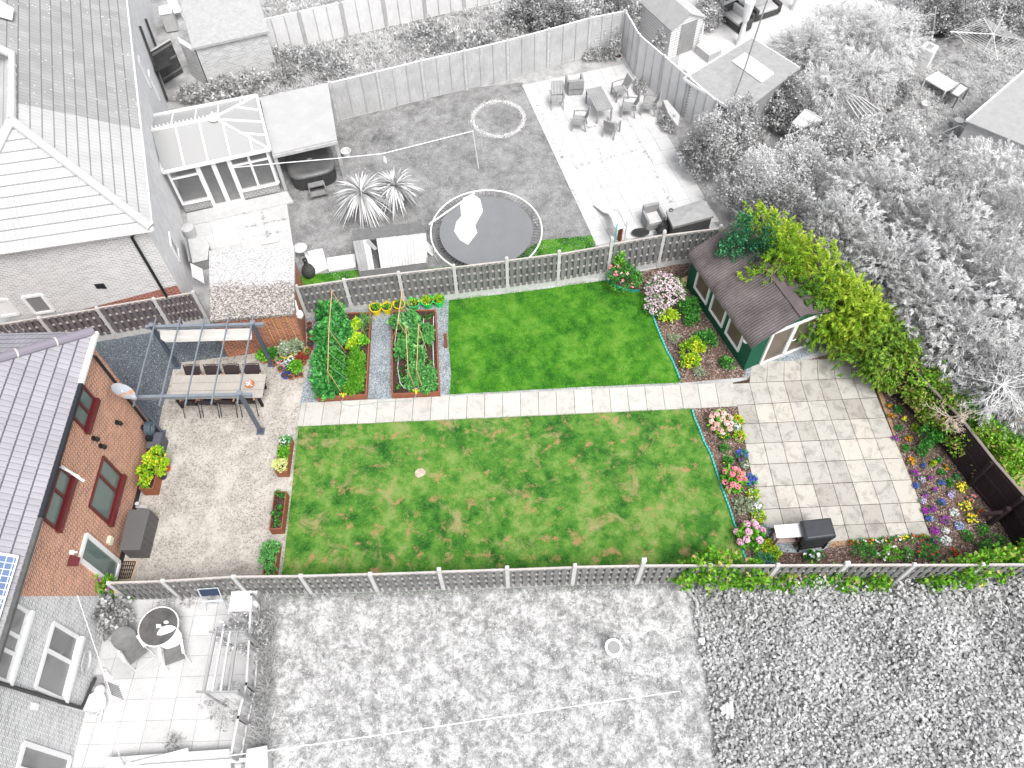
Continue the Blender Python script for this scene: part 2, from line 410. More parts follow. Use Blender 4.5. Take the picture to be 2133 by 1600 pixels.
LAWN1 = [(935,626),(1100,607),(1262,584),(1270,592),(1290,602),(1335,608),(1347,622),(1358,655),(1375,700),(1399,750),(1418,797),(1180,808),(937,822),(940,780),(934,700)]
LAWN2 = [(622,889),(1030,871),(1441,852),(1446,870),(1457,895),(1480,945),(1497,1000),(1520,1060),(1540,1120),(1553,1180),(1560,1212),(1100,1224),(660,1240),(575,1242),(590,1180),(606,1040)]
sheet('bare_patch', [(864,984),(870,977),(880,976),(888,983),(884,990),(872,996),(866,992)], 3.6, plain('bare_soil_pale', (.55,.45,.38), .3, 5, .95, fine=.3))
sheet('lawn', LAWN1, 3, M_lawn1); sheet('lawn', LAWN2, 3, M_lawn2)
sheet('patio_concrete', [(240,700),(430,668),(475,735),(636,700),(655,790),(625,840),(621,889),(606,1040),(590,1180),(572,1242),(260,1250),(200,1200),(200,900)], 1, M_conc)
sheet('gravel', [(195,712),(300,694),(432,668),(478,742),(420,750),(364,757),(352,805),(338,850),(328,900),(230,900),(170,760)], 2, M_gravD)
sheet('gravel', [(618,640),(780,612),(936,594),(936,640),(941,740),(941,822),(800,831),(625,839),(634,797),(655,735),(640,700)], 2, M_gravL)
sheet('mulch_bed', [(1262,580),(1440,545),(1500,540),(1560,700),(1552,786),(1418,798),(1399,750),(1375,700),(1358,655),(1347,622),(1335,608),(1290,602),(1270,592)], 2, M_mulch)
sheet('mulch_bed', [(1441,852),(1535,843),(1560,780),(1800,720),(1870,800),(2000,960),(2140,1120),(2200,1195),(1900,1205),(1560,1212),(1553,1180),(1540,1120),(1520,1060),(1497,1000),(1480,945),(1457,895),(1446,870)], 2, M_mulch)
sheet('sandy_strip', [(1785,733),(1815,760),(1850,850),(1880,960),(1905,1060),(1925,1105),(1940,1112),(1820,1128),(1730,1140),(1640,1140),(1590,1105),(1770,1090),(1900,1080),(1835,900)], 3, M_sandy)
sheet('gravel', [(1552,770),(1600,752),(1713,704),(1752,692),(1748,712),(1700,735),(1640,757),(1557,786)], 4, M_gravL)
el = []
for i in range(26):
    t = 2*math.pi*i/26; ct, st = math.cos(t), math.sin(t)
    el.append((1665 + 66*math.copysign(abs(ct)**.75, ct), 1124 + 28*math.copysign(abs(st)**.7, st)))
sheet('gravel', el, 4, M_gravL)
sheet('lawn', [(590,395),(640,330),(700,250),(960,186),(1088,172),(1165,330),(1242,500),(1266,570),(1058,600),(840,640),(620,660),(598,520)], 1, M_lawnG)
sheet('lawn', [(1130,500),(1235,490),(1250,565),(1060,598),(880,625),(890,560),(1060,540)], 2, M_lawn1)
sheet('lawn', [(625,575),(745,562),(760,620),(640,640)], 2, M_lawn1)
sheet('lawn', [(548,1240),(700,1236),(1100,1225),(1425,1216),(1450,1300),(1470,1430),(1490,1560),(1500,1640),(1500,1720),(548,1720)], 1, M_lawnW)
sheet('rough_grass', [(320,215),(560,120),(860,40),(1280,-60),(1300,30),(1285,100),(960,186),(700,250),(540,205)], 1, M_lawnR)
sheet('rough_grass', [(540,75),(560,-80),(1200,-120),(1000,-10),(700,50)], 1, M_lawnW)
sheet('rough_grass', [(1650,90),(1900,-40),(2400,-60),(2400,330),(2000,420),(1700,330)], 2, M_lawnR)
sheet('paving_pale', [(1410,150),(1440,-60),(1800,-60),(1760,20),(1620,110),(1500,180)], 1, plain('paving_pale', .58, .12, 3, .9, .1, fine=.1))
sheet('soil', [(1400,260),(1640,140),(1800,300),(2000,420),(2300,330),(2300,1020),(2133,1010),(1850,760),(1560,500),(1490,470)], 3, M_dark)
sheet('soil', [(1440,1212),(1600,1205),(2200,1190),(2500,1190),(2500,1760),(1510,1760),(1500,1600),(1465,1400)], 2, M_dark)
sheet('grass_verge', [(2040,880),(2140,830),(2320,900),(2320,1150),(2140,1080),(2080,960)], 4, plain('dry_grass', (.36,.30,.17), .4, 3, .95, .05, fine=.4))

# ---- paving slabs
def slabs(name, quads, mat, z=.03, gap=.013, vals=None):
    m = MB()
    for i, q in enumerate(quads):
        c = sum(q, Vector((0,0,0)))/4; m.val = vals[i] if vals is not None else random.random(); dz = random.uniform(-.003, .003)
        m.prism([c + (p-c)*(1-gap/((p-c).length)) for p in q], 0.001, z+dz)
    return tag(m.build(name, mat, vals=True), kind='structure')
random.seed(4)
def lerp(a, b, t): return a + (b-a)*t
sheet('joint_soil', [(627,841),(1525,798),(1800,742),(1938,1114),(1600,1136),(1537,846),(620,889)], 3.5, M_soil)
a0, a1, b0, b1 = g(628,840), g(1526,797), g(619.5,889.5), g(1536,847.5)
q = []; n = 24; us = [0] + [.012 + i*(1-.012)/n for i in range(n+1)]
for i in range(len(us)-1): q.append([lerp(b0,b1,us[i]), lerp(b0,b1,us[i+1]), lerp(a0,a1,us[i+1]), lerp(a0,a1,us[i])])
slabs('garden_path', q, M_path)
rows = [((1531,757),(1803,745)),((1525,800),(1811,787)),((1535,845),(1827,829)),((1543,884),(1844,871)),((1552,925),(1861,912)),((1561,969),(1879,955)),((1571,1015),(1897,1000)),((1582,1062),(1915,1047)),((1592,1102),(1926,1087)),((1600,1138),(1937,1116))]
clip = [g(*p) for p in ((1527,800),(1535,788),(1575,768),(1640,757),(1700,738),(1790,733),(1815,770),(1938,1112),(1820,1126),(1730,1133),(1590,1112),(1535,845))]
q = []; vals = []
rs = random.Random(11)
for j in range(len(rows)-1):
    for i in range(8):
        L0, R0 = (g(*p) for p in rows[j]); L1, R1 = (g(*p) for p in rows[j+1])
        qq = [lerp(L1,R1,i/8), lerp(L1,R1,(i+1)/8), lerp(L0,R0,(i+1)/8), lerp(L0,R0,i/8)]
        c = sum(qq, Vector((0,0,0)))/4
        if inpoly(np.array([c.x]), np.array([c.y]), clip)[0]: q.append(qq); vals.append(rs.random()*(.8 if j > 1 else .6) + (.1 if j in (3,4,5) else 0))
slabs('stone_patio', q, M_patio, vals=vals)
# neighbour's pale patios
def slabgrid(name, c4, nu, nv, mat, clip=None):
    A, B, C, D = [g(*p) for p in c4]; q = []
    cl = [g(*p) for p in clip] if clip else None
    for j in range(nv):
        for i in range(nu):
            f = lambda u, v: lerp(lerp(A, B, u), lerp(D, C, u), v)
            qq = [f(i/nu, (j+1)/nv), f((i+1)/nu, (j+1)/nv), f((i+1)/nu, j/nv), f(i/nu, j/nv)]; c = f((i+.5)/nu, (j+.5)/nv)
            if cl is None or inpoly(np.array([c.x]), np.array([c.y]), cl)[0]: q.append(qq)
    slabs(name, q, mat, z=.025, gap=.006)
slabgrid('pale_patio', [(1087,178),(1300,134),(1498,462),(1242,512)], 8, 14, M_patioW)
slabgrid('pale_patio', [(232,1252),(548,1238),(498,1640),(100,1650)], 7, 9, M_patioW)
slabgrid('pale_patio', [(385,470),(598,425),(612,520),(400,560)], 4, 3, M_patioW)
slabgrid('pale_path', [(1795,-20),(1825,10),(1600,130),(1575,95)], 1, 9, M_patioW)

# ================================================================== HOUSES
EV = 5.2
def wallplane(p, q): 
    p, q = Vector(p), Vector(q); d = (q-p); d.z = 0; return p, d.cross(Vector((0,0,1))).normalized()
M_brB = brick('brick_orange', (.60,.25,.155), (.35,.14,.095), (.82,.64,.50), streak=(.62,.40,.33))
M_brC = brick('brick_grey', .36, .60, .84, var=.25)
M_brA = brick('brick_pale', .42, .60, .82, var=.22)
M_brRed = brick('brick_red_low', (.36,.09,.055), (.26,.06,.04), (.55,.38,.33))
M_brG = brick('brick_garage', (.48,.15,.07), (.22,.065,.04), (.60,.40,.30), streak=(.6,.42,.33))
M_tileB = tiles('roof_tiles_lilac_grey', (.35,.34,.37), (.40,.39,.42), (.05,.045,.07), .165, .33, ribdark=.45)
M_tileAd = tiles('roof_tiles_weathered', .33, .40, .14, .165, .33, lichen=.6, ribdark=.4)
M_tileAl = tiles('roof_tiles_light', .50, .54, .17, .165, .33, ribdark=.6)
M_glass = newmat('window_glass', .08, .6)[0]; _b = M_glass.node_tree.nodes['Principled BSDF']; _b.inputs['Base Color'].default_value = (.12,.17,.16,1)
M_glassG = newmat('window_glass_grey', .1, .6)[0]; M_glassG.node_tree.nodes['Principled BSDF'].inputs['Base Color'].default_value = (.22,.22,.22,1)
M_maroon = plain('maroon_upvc', (.115,.018,.02), .1, 8, .4, .4)
M_blackp = plain('black_plastic', (.012,.013,.016), .2, 9, .4, .4)
M_blackm = plain('black_matt', (.02,.02,.024), .2, 9, .8, .2)
M_greyd = plain('grey_plastic_dark', (.065,.065,.07), .15, 14, .6, .3, fine=.2)
M_fascia = plain('white_fascia', .8, .1, 2, .6, .3, fine=.1)
M_lead = plain('gutter_black', (.018,.02,.026), .3, 20, .6, .4)

def window(parent, P, nrm, pxs, fmat, gmat, split=(), fw=.06, depth=.05, name='window', proud=.02, sill=None, horiz=None):
    """quad of four picture-surveyed corners on a wall plane (tl,tr,br,bl) -> frame with glass; splits are fractions across"""
    c = [onplane(x, y, P, nrm) for x, y in pxs]
    U = Vector((nrm.y, -nrm.x, 0)).normalized(); Z = Vector((0,0,1))
    O = sum(c, Vector((0,0,0)))/4
    us = [(p-O).dot(U) for p in c]; zs = [p.z for p in c]
    us = sorted(us); zs = sorted(zs); u0, u1 = (us[0]+us[1])/2, (us[2]+us[3])/2; z0, z1 = (zs[0]+zs[1])/2, (zs[2]+zs[3])/2
    n = nrm if nrm.dot(Vector((0,0,CH)) - O) > 0 else -nrm
    def pt(u, z, d): 
        p = O + U*u + n*d; p.z = z; return p
    m = MB(); h = depth/2
    zt = (0,0,1)
    m.beam(pt(u0, z0, proud), pt(u0, z1, proud), fw, depth, up=n); m.beam(pt(u1, z0, proud), pt(u1, z1, proud), fw, depth, up=n)
    m.beam(pt(u0, z0, proud+.001), pt(u1, z0, proud+.001), depth, fw); m.beam(pt(u0, z1, proud+.001), pt(u1, z1, proud+.001), depth, fw)
    for f in split: m.beam(pt(u0+(u1-u0)*f, z0, proud+.002), pt(u0+(u1-u0)*f, z1, proud+.002), fw, depth, up=n)
    for f in horiz or (): m.beam(pt(u0, z0+(z1-z0)*f, proud+.003), pt(u1, z0+(z1-z0)*f, proud+.003), depth, fw)
    fr = m.build(name, fmat, parent)
    gm = MB(); gm.poly([pt(u0,z0,.012), pt(u1,z0,.012), pt(u1,z1,.012), pt(u0,z1,.012)]) if n.dot(U.cross(Z)) < 0 else gm.poly([pt(u0,z1,.012), pt(u1,z1,.012), pt(u1,z0,.012), pt(u0,z0,.012)])
    gm.build('pane', gmat, fr)
    if sill is not None:
        s = MB(); s.beam(pt(u0-.06, z0-.04-sill[0]/2, .06), pt(u1+.06, z0-.04-sill[0]/2, .06), .14, sill[0]); s.build('sill', sill[1], fr)
    return fr, pt, (u0, u1, z0, z1)

# ---- own house (orange brick)
WB0 = Vector((-12.02, 13.85, 0)); WB1 = Vector((-12.12, 3.0, 0)); PB, NB = wallplane(WB0, WB1)
if NB.x < 0: NB = -NB
def onB(x, y): return onplane(x, y, PB, NB)
houseB = thing('brick_house', 'orange brick house with lilac grey tiled roof, maroon windows and solar panels', 'house', (-12.5, 10.5, 0))
cutT = onB(30, 1255); cutT.z = EV; cutB = onB(240, 1243); cutB.z = 0
m = MB(); c0 = WB0.copy()
m.poly([(WB0.x,WB0.y,0), (WB0.x,WB0.y,EV), (cutT.x,cutT.y,EV), (cutB.x,cutB.y,0)])
m.poly([(WB0.x,WB0.y,EV),(WB0.x,WB0.y,0),(-19,14.0,0),(-19,14.0,EV)])
m.build('wall', M_brB, houseB)
m = MB(); m.beam(WB0+Vector((.012,0,.12)), Vector((cutB.x+.012,cutB.y,.12)), .03, .24); m.build('damp_course', M_lead, houseB)
EC = g(197,690,EV); EX = EC.x; sl = .66
RB0 = Vector((EX, EC.y, EV))
yend = g(38,1232,EV).y - .1
def rB(x, y): return Vector((x, y, EV + (EX-x)*sl))
hipL = 7.0
m = MB(); m.slab([rB(EX,EC.y), rB(EX-hipL,EC.y-hipL), rB(EX-hipL,yend), rB(EX,yend)], .06)
m.slab([rB(EX,EC.y), Vector((-28,EC.y,EV)), Vector((-28,EC.y-hipL,EV+hipL*sl)), rB(EX-hipL,EC.y-hipL)], .06)
m.build('roof', M_tileB, houseB)
m = MB(); pr = [rB(EX-t, EC.y-t) + Vector((0,0,.03)) for t in np.linspace(.03, hipL, 22)]
m.tube(pr, .13, 10); m.val = 1.0
for p in pr[2::2]: 
    d = (pr[1]-pr[0]).normalized(); m.tube([p-d*.02, p+d*.02], .137, 10)
m.fv = [1.0 if v == 1.0 else 0.0 for v in m.fv]
m.build('hip_ridge_tiles', leafmat('ridge_tile_lilac', [(.4, (.23,.21,.25)), (.6, (.62,.58,.50))], .8), houseB, vals=True)
m = MB(); m.beam((EX+.05, EC.y-.3, EV-.05), (EX+.05, yend+2.0, EV-.05), .11, .1); m.build('gutter', M_lead, houseB)
m = MB(); m.beam((EX+.045, EC.y-.02, EV-.03), (EX+.045, EC.y-1.75, EV-.03), .13, .1); m.build('gutter', M_fascia, houseB)
m = MB(); pB = [Vector((EX+.02, EC.y-.75, EV-.12)), Vector((WB0.x+.08, WB0.y-.28, EV-.5)), Vector((WB0.x+.08, WB0.y-.3, .5)), Vector((WB0.x+.1, WB0.y-.33, .1))]
m.tube(pB, .045, 8); m.build('downpipe', M_blackp, houseB)
# windows
S = (.10, M_maroon)
window(houseB, PB, NB, [(168,812),(196,822),(176,892),(150,872)], M_maroon, M_glass, (.5,), .08, .06, sill=(.16, M_maroon))
window(houseB, PB, NB, [(124,975),(150,995),(112,1092),(86,1085)], M_maroon, M_glass, (.42,), .08, .06, sill=(.16, M_maroon))
f3, pt3, b3 = window(houseB, PB, NB, [(213,955),(252,989),(222,1087),(184,1054)], M_maroon, M_glass, (.36,), .08, .06, sill=(.16, M_maroon))
# open casement of the middle upper window
m = MB(); a = onB(124,975); b_ = onB(131,1008)
hp = onB(122,972); m.slab([hp+Vector((.03,0,.02)), hp+Vector((.62,-.28,.02)), hp+Vector((.62,-.28,-.06)), hp+Vector((.03,0,-.06))], .03)
m.slab([hp+Vector((.03,-.0,0)), hp+Vector((.45,-.2,-.55)), hp+Vector((.5,-.16,-.55)), hp+Vector((.08,.04,0))], .9*.05); m.build('open_casement', M_white, houseB)
window(houseB, PB, NB, [(176,1122),(250,1165),(238,1205),(159,1180)], M_white, M_glass, (), .11, .09, name='patio_door', horiz=None)
# door details: canopy, lights, alarm and vents
m = MB(); p = onB(226,1126); m.cbox(p+Vector((.05,0,0)), .1, .22, .2); m.build('alarm_box', plain('cream_plastic', (.72,.68,.50), .05), houseB)
m = MB(); p = onB(146,1151); m.cbox(p+Vector((.05,0,0)), .1, .12, .08); m.tube([p, p+Vector((.2,0,.02))], .03); m.build('security_light', M_whitep, houseB)
for x, y in ((241,880),(192,913),(207,929)):
    m = MB(); p = onB(x,y); m.cbox(p+Vector((.04,0,0)), .08, .1, .12); m.lathe(p+Vector((.12,0,-.1)), [(.02,.15),(.06,.1),(.07,0)], 8); tag(m.build('wall_lamp', M_blackp), 'small black lamp on the orange brick wall, %s of three from the roof corner' % ORD[[241,192,207].index(x)], 'lamp', 'wall lamps on the orange brick house')
m = MB(); p = onB(146,1170); m.slab([p+Vector((0,.16,.1)), p+Vector((.22,.12,-.06)), p+Vector((.22,-.12,-.06)), p+Vector((0,-.16,.1))], .03); m.build('vent_hood', M_maroon, houseB)
# solar panels on the slope
def rplane(x, y): return onplane(x, y, RB0, Vector((sl,0,1)).normalized())
mp, ntp, bp_ = newmat('solar_cells', .2, .6); tt = N(ntp, 'ShaderNodeTexBrick'); tt.offset = 0; tt.inputs['Scale'].default_value = 1; tt.inputs['Brick Width'].default_value = .16; tt.inputs['Row Height'].default_value = .16; tt.inputs['Mortar Size'].default_value = .008
tt.inputs['Color1'].default_value = (.11,.16,.30,1); tt.inputs['Color2'].default_value = (.14,.20,.36,1); tt.inputs['Mortar'].default_value = (.75,.8,.85,1)
ntp.links.new(coords(ntp, 'UV'), tt.inputs['Vector']); ntp.links.new(tt.outputs[0], bp_.inputs['Base Color'])
sp0 = rplane(38,1158); sdn = Vector((-1,0,sl)).normalized(); nrmr = Vector((sl,0,1)).normalized()
for k in range(2):
    o_ = sp0 + nrmr*.08 + Vector((0,-1,0))*(k*1.03+.04); q_ = [o_, o_+sdn*1.6, o_+sdn*1.6-Vector((0,1,0)), o_-Vector((0,1,0))]
    m = MB(); m.slab(q_, .03); pn = m.build('solar_panel', mp, houseB)
    m = MB(); 
    for i in range(4): m.beam(q_[i]+nrmr*.006, q_[(i+1)%4]+nrmr*.006, .035, .045, up=nrmr)
    m.build('panel_frame', M_white, pn)

# ---- lower neighbour (grey half)
houseC = thing('brick_house', 'pale grey brick house with white windows beside the neighbour\'s patio, lower left', 'house', (-12.5, 4.5, 0))
m = MB(); m.poly([(cutB.x,cutB.y,0), (cutT.x,cutT.y,EV), (WB1.x-.02,-1,EV), (WB1.x-.02,-1,0)]); m.build('wall', M_brC, houseC)
m = MB(); m.slab([rB(EX,yend-.003), rB(EX-hipL,yend-.003), rB(EX-hipL,-2), rB(EX,-2)], .06); m.build('roof', M_tileAd, houseC)
m = MB(); m.beam((EX+.05, yend+1.98, EV-.05), (EX+.05, -2, EV-.05), .11, .1); m.build('gutter', plain('gutter_grey', .1, .2), houseC)
window(houseC, PB, NB, [(30,1264),(56,1272),(13,1418),(-20,1412)], M_white, M_glassG, (.38,.62), .09, .06, sill=(.1, M_white))
window(houseC, PB, NB, [(108,1303),(163,1324),(128,1456),(72,1435)], M_white, M_glassG, (.42,), .1, .06, sill=(.14, M_white))
window(houseC, PB, NB, [(47,1553),(143,1575),(120,1680),(20,1650)], M_white, M_glassG, (.5,), .12, .08, name='back_door')
m = MB(); p1, p2, p3 = onB(0,1425)+Vector((.07,0,0)), onB(165,1475)+Vector((.07,0,0)), onB(200,1417)+Vector((.09,0,0)); p3.z = max(p3.z, .1)
pp = onB(-40,1412)+Vector((.07,0,0)); m.tube([pp,p1,p2,p3], .05, 8); m.build('waste_pipe', plain('pipe_dark', .06, .2), houseC)
m = MB(); p = onB(68,1472); m.cbox(p+Vector((.05,0,0)), .1, .14, .2); m.build('meter_box', M_whitep, houseC)

# ---- upper left neighbour
houseA = thing('brick_house', 'large pale grey brick house with light and weathered tiled hip roof, upper left', 'house', (-14, 22, 0))
C0 = g(315,475,EV); C1 = g(262,0,EV); CL = g(0,522,EV)
ru = (C1-C0).normalized(); fu = (CL-C0).normalized(); nr = Vector((-ru.y, ru.x, 0)); nr = nr if nr.x < 0 else -nr; nf = Vector((-fu.y, fu.x, 0)); nf = nf if nf.y > 0 else -nf
slA = .72
nRp = (Vector((0,0,1)) - nr*slA).normalized(); nFp = (Vector((0,0,1)) - nf*slA).normalized()
def onR(x, y): return onplane(x, y, C0, nRp)
apex = onR(25,240); back = onR(40,120); split_a = onR(38,205); split_b = onR(293,270)
# apex must lie on both planes: hip direction from the corner
k1 = (apex - C0); hd = Vector((0,0,0))
th = (Vector((nr.x,nr.y,0)) + Vector((nf.x,nf.y,0))); A_ = np.array([[nr.x,nr.y],[nf.x,nf.y]]); rhs = np.array([1,1.]); dxy = np.linalg.solve(A_, rhs)
dist = (apex-C0).dot(nr); apex = C0 + Vector((dxy[0],dxy[1],slA))*dist
ridgeEnd = apex + ru*((back-apex).dot(ru)); ridgeEnd.z = apex.z
far_ = C0 + ru*24
upL = onR(-5,92); upL = upL
sa = apex.lerp(ridgeEnd, .28); sb = C0 + ru*((split_b-C0).dot(ru))
m = MB(); m.slab([C0, sb, sa, apex], .06); m.build('roof', M_tileAl, houseA)
topz = 4.2/slA
far1 = far_ + nr*6 + Vector((0,0,6*slA)); e1 = ridgeEnd + nr*3.0 + ru*1.2 + Vector((0,0,3.0*slA))
m = MB(); m.slab([sb, far_, far1, e1, ridgeEnd, sa], .06); m.build('roof', M_tileAd, houseA)
lc = C0 + fu*(dist*2.02); 
m = MB(); m.slab([apex, lc, C0], .06); m.build('roof', M_tileAl, houseA)
nrl = -nr; le = lc + ru*9; m = MB(); m.slab([apex, ridgeEnd, le + Vector((0,0,0)), lc][::1], .06)
m.slab([ridgeEnd, e1, le], .06); m.build('roof', M_tileAl, houseA)
M_ridA = plain('ridge_tile_pale', .52, .06, 5, .8, .2)
m = MB(); m.tube([C0+Vector((0,0,.03)), apex+Vector((0,0,.04))], .14, 10); m.tube([apex+Vector((0,0,.04)), ridgeEnd+Vector((0,0,.04)), e1+Vector((0,0,.04))], .14, 10); m.tube([apex+Vector((0,0,.04)), lc+Vector((0,0,.03))], .14, 10)
for a, b_ in ((C0, apex), (apex, ridgeEnd), (ridgeEnd, e1)):
    L = (b_-a).length; d = (b_-a).normalized()
    for k in range(1, int(L/.45)): m.tube([a+d*(k*.45-.02)+Vector((0,0,.035)), a+d*(k*.45+.02)+Vector((0,0,.035))], .147, 10)
m.build('hip_ridge_tiles', M_ridA, houseA)
wc = C0 + nr*.28 + nf*.28; wr = C1 + ru*8 + nr*.28; wl = lc + nf*.28 - fu*.28
for p in (wc, wr, wl): p.z = 0
PAf, NAf = wallplane(wc, wl); PAr, NAr = wallplane(wc, wr)
def onAf(x, y): return onplane(x, y, PAf, NAf)
def onAr(x, y): return onplane(x, y, PAr, NAr)
zc = 2.05
m = MB(); m.poly([(wc.x,wc.y,zc+.12),(wc.x,wc.y,EV),(wl.x,wl.y,EV),(wl.x,wl.y,zc-.75)]); m.build('wall', M_brA, houseA)
m = MB(); m.poly([(wc.x,wc.y,0),(wc.x,wc.y,zc+.12),(wl.x,wl.y,zc-.75),(wl.x,wl.y,0)]); m.build('wall', M_brRed, houseA)
m = MB(); m.poly([(wc.x,wc.y,0),(wr.x,wr.y,0),(wr.x,wr.y,EV),(wc.x,wc.y,EV)]); m.build('wall', plain('render_pale', .74, .12, 3, .9, .1, fine=.15), houseA)
m = MB(); m.beam(C0+Vector((0,0,-.06)), lc+Vector((0,0,-.06)), .12, .1); m.beam(C0+Vector((0,0,-.065)), far_+Vector((0,0,-.065)), .1, .1); m.build('gutter', M_fascia, houseA)
m = MB(); p1 = C0 + fu*.45 + Vector((0,0,-.1)); p2 = wc + fu*.5 - nf*.06; m.tube([p1, p2+Vector((0,0,EV-.45)), p2], .05, 8); m.build('downpipe', M_blackp, houseA)
window(houseA, PAf, NAf, [(48,619),(84,613),(112,643),(76,655)], M_white, M_glassG, (), .1, .06)
window(houseA, PAf, NAf, [(-22,628),(15,622),(38,652),(0,660)], M_white, M_white, (), .1, .06, name='white_board')
m = MB(); p = onAf(206,596); m.cbox(p - nf*.01, .42, .02, .24); m.build('air_vent', M_blackm, houseA)
window(houseA, PAr, NAr, [(352,488),(368,514),(374,548),(354,508)], M_white, M_glassG, (), .09, .06)
for (x0,y0),(x1,y1) in (((288,55),(352,225)),((300,40),(330,120))):
    m = MB(); a = onAr(x0,y0); b_ = onAr(x1,y1); off_ = -nr*.07
    m.tube([Vector((a.x,a.y,max(.2,a.z)))+off_, Vector((b_.x,b_.y,max(.1,b_.z)))+off_], .055, 8); m.build('downpipe', plain('pipe_dark_grey', .05, .2), houseA)
for x, y in ((320,178),(300,150)):
    m = MB(); p = onAr(x,y); m.beam(p-nr*.03+Vector((0,0,-.6)), p-nr*.03+Vector((0,0,.6)), .5, .06, up=nr); m.build('window', M_white, houseA)
# skylight top-left
m = MB(); s_ = [onR(-18,2), onR(26,28), onR(24,48), onR(-20,36)]; s_ = [p+nRp*.1 for p in s_]; m.slab(s_, .1); m.build('skylight', M_white, houseA)
m = MB(); s_ = [onR(-18,8), onR(14,32), onR(-2,34), onR(-20,26)]; s_ = [p+nRp*.115 for p in s_]; m.slab(s_, .01); m.build('skylight_glass', M_blackm, houseA)
# ================================================================== FENCES
M_slat = wood('slat_weathered', (.35,.35,.345), (.13,.13,.13), dark=.6)
M_slatP = wood('slat_purplish', (.26,.235,.245), (.105,.09,.097), dark=.65)
M_rail = wood('rail_pale', (.50,.48,.45), (.33,.31,.29), dark=.8)
M_cap = wood('cap_pale', (.60,.56,.53), (.42,.38,.36), dark=.8)
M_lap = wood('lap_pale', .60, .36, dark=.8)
M_lapW = wood('lap_white', .76, .56, dark=.9)
M_capG = plain('cap_grey_pale', .78, .1, 4, .85)
def hm_fence(name, label, posts, H=1.75, gb=.28, mat=M_slat, side=1, postH=None, group=None, capm=M_cap, nslat=8):
    """hit and miss fence: concrete posts, concrete gravel boards, slats on both faces of three rails"""
    posts = [Vector(p) for p in posts]
    t = thing(name, label, 'fence', posts[len(posts)//2], group=group)
    for i, p in enumerate(posts):
        h = (postH[i] if postH else H+.09)
        m = MB(); d = (posts[min(i+1,len(posts)-1)]-posts[max(i-1,0)]).normalized(); nn = Vector((-d.y,d.x,0))
        m.beam(p, p+Vector((0,0,h-.04)), .115, .10, up=nn); m.beam(p+Vector((0,0,h-.04)), p+Vector((0,0,h)), .085, .07, up=nn); m.build('post', M_concpost, t)
    for a, b_ in zip(posts[:-1], posts[1:]):
        d = (b_-a).normalized(); nn = Vector((-d.y,d.x,0)); A = a+d*.056; B = b_-d*.056; L = (B-A).length
        dz = random.uniform(-.02,.02)
        m = MB(); m.beam(A+Vector((0,0,gb/2)), B+Vector((0,0,gb/2)), .05, gb); m.build('gravel_board', M_concpost, t)
        m = MB(); z0, z1 = gb+.01, H+dz
        zr = [z0+.05, z0+(z1-z0)*.36, z0+(z1-z0)*.68, z1-.05]
        for z in zr: m.beam(A+Vector((0,0,z)), B+Vector((0,0,z)), .06, .05)
        m.build('rails', M_rail, t); m = MB()
        k = nslat
        pitch = L/k
        for s_, ph in ((1, .5), (-1, 0)):
            for i in range(k + (1 if s_ < 0 else 0)):
                u = (i+ph)*pitch; wd = (.55 if s_ > 0 else .62)*pitch
                u0, u1 = max(0, u-wd/2), min(L, u+wd/2)
                if u1-u0 < .02: continue
                c = A + d*(u0+u1)/2 + nn*s_*.04*side; ww = u1-u0
                m.beam(c+Vector((0,0,z0)), c+Vector((0,0,z1+random.uniform(-.01,.01))), ww, .016, up=nn)
        m.build('slat_panel', mat, t)
        m = MB(); m.beam(A+Vector((0,0,z1+.02)), B+Vector((0,0,z1+.02)), .055, .025); m.build('cap_rail', capm, t)
    return t
def interp_posts(p, q, n): return [p.lerp(q, i/n) for i in range(n+1)]
# middle fence from the garage to the hedge
mp_ = [(640.6,660.8),(734.6,646.8),(843,633),(952.3,620.3),(1057.3,607.6),(1161.3,593.7),(1264.6,574.7),(1369.4,555.7),(1482,541)]
mid = [g(*p) for p in mp_]
hm_fence('slatted_fence', 'weathered grey slatted fence with concrete posts along the back of the green lawn', mid, 1.72, .3, M_slat, -1, [1.85,1.82,1.84,1.88,1.93,1.93,2.13,2.0,1.9])
# left fence behind the pergola
l0, l1 = g(245.6,703.8), g(358,684.8); dl = (l1-l0)
lp = [l0-dl*3, l0-dl*2, l0-dl, l0, l1, g(436,671.5)]
hm_fence('slatted_fence', 'purplish brown slatted fence behind the pergola, below the pale brick house', lp, 1.72, .32, M_slatP, -1)
# bottom fence
bp = [g(272,1250), g(379.7,1246.8), g(519,1238), g(651.5,1236.7), g(788.2,1233), g(925,1228.5), g(1058.4,1224), g(1191.6,1219), g(1324.6,1216.5)]
stp = (bp[-1]-bp[-3])/2
for i in range(1, 7): bp.append(bp[8]+stp*i+Vector((0,-.05*i,0)))
hm_fence('slatted_fence', 'long slatted fence with pale top rail between the worn lawn and the pale lawn', bp, 1.55, .18, M_slat, 1, [1.6,1.66,1.64,1.66,1.66,1.85,1.8,1.78,1.98,1.68,1.68,1.68,1.68,1.68,1.68], capm=M_cap, nslat=8)
for i, px in ((8, None), (11, None)):
    p = bp[i]; m = MB(); z = 1.98 if i == 8 else 1.68
    m.cbox(p+Vector((0,0,z+.05)), .13, .10, .1); m.lathe(p+Vector((0,0,z+.1)), [(.05,0),(.03,.03)], 8)
    tag(m.build('solar_light', plain('light_pale', .75, .1, 9, .4)), 'pale solar light on the %s fence post %s' % (('bottom', 'beside the worn lawn') if i == 8 else ('ivy covered', 'near the covered barbecue')), 'solar light', 'solar lights on fence posts')

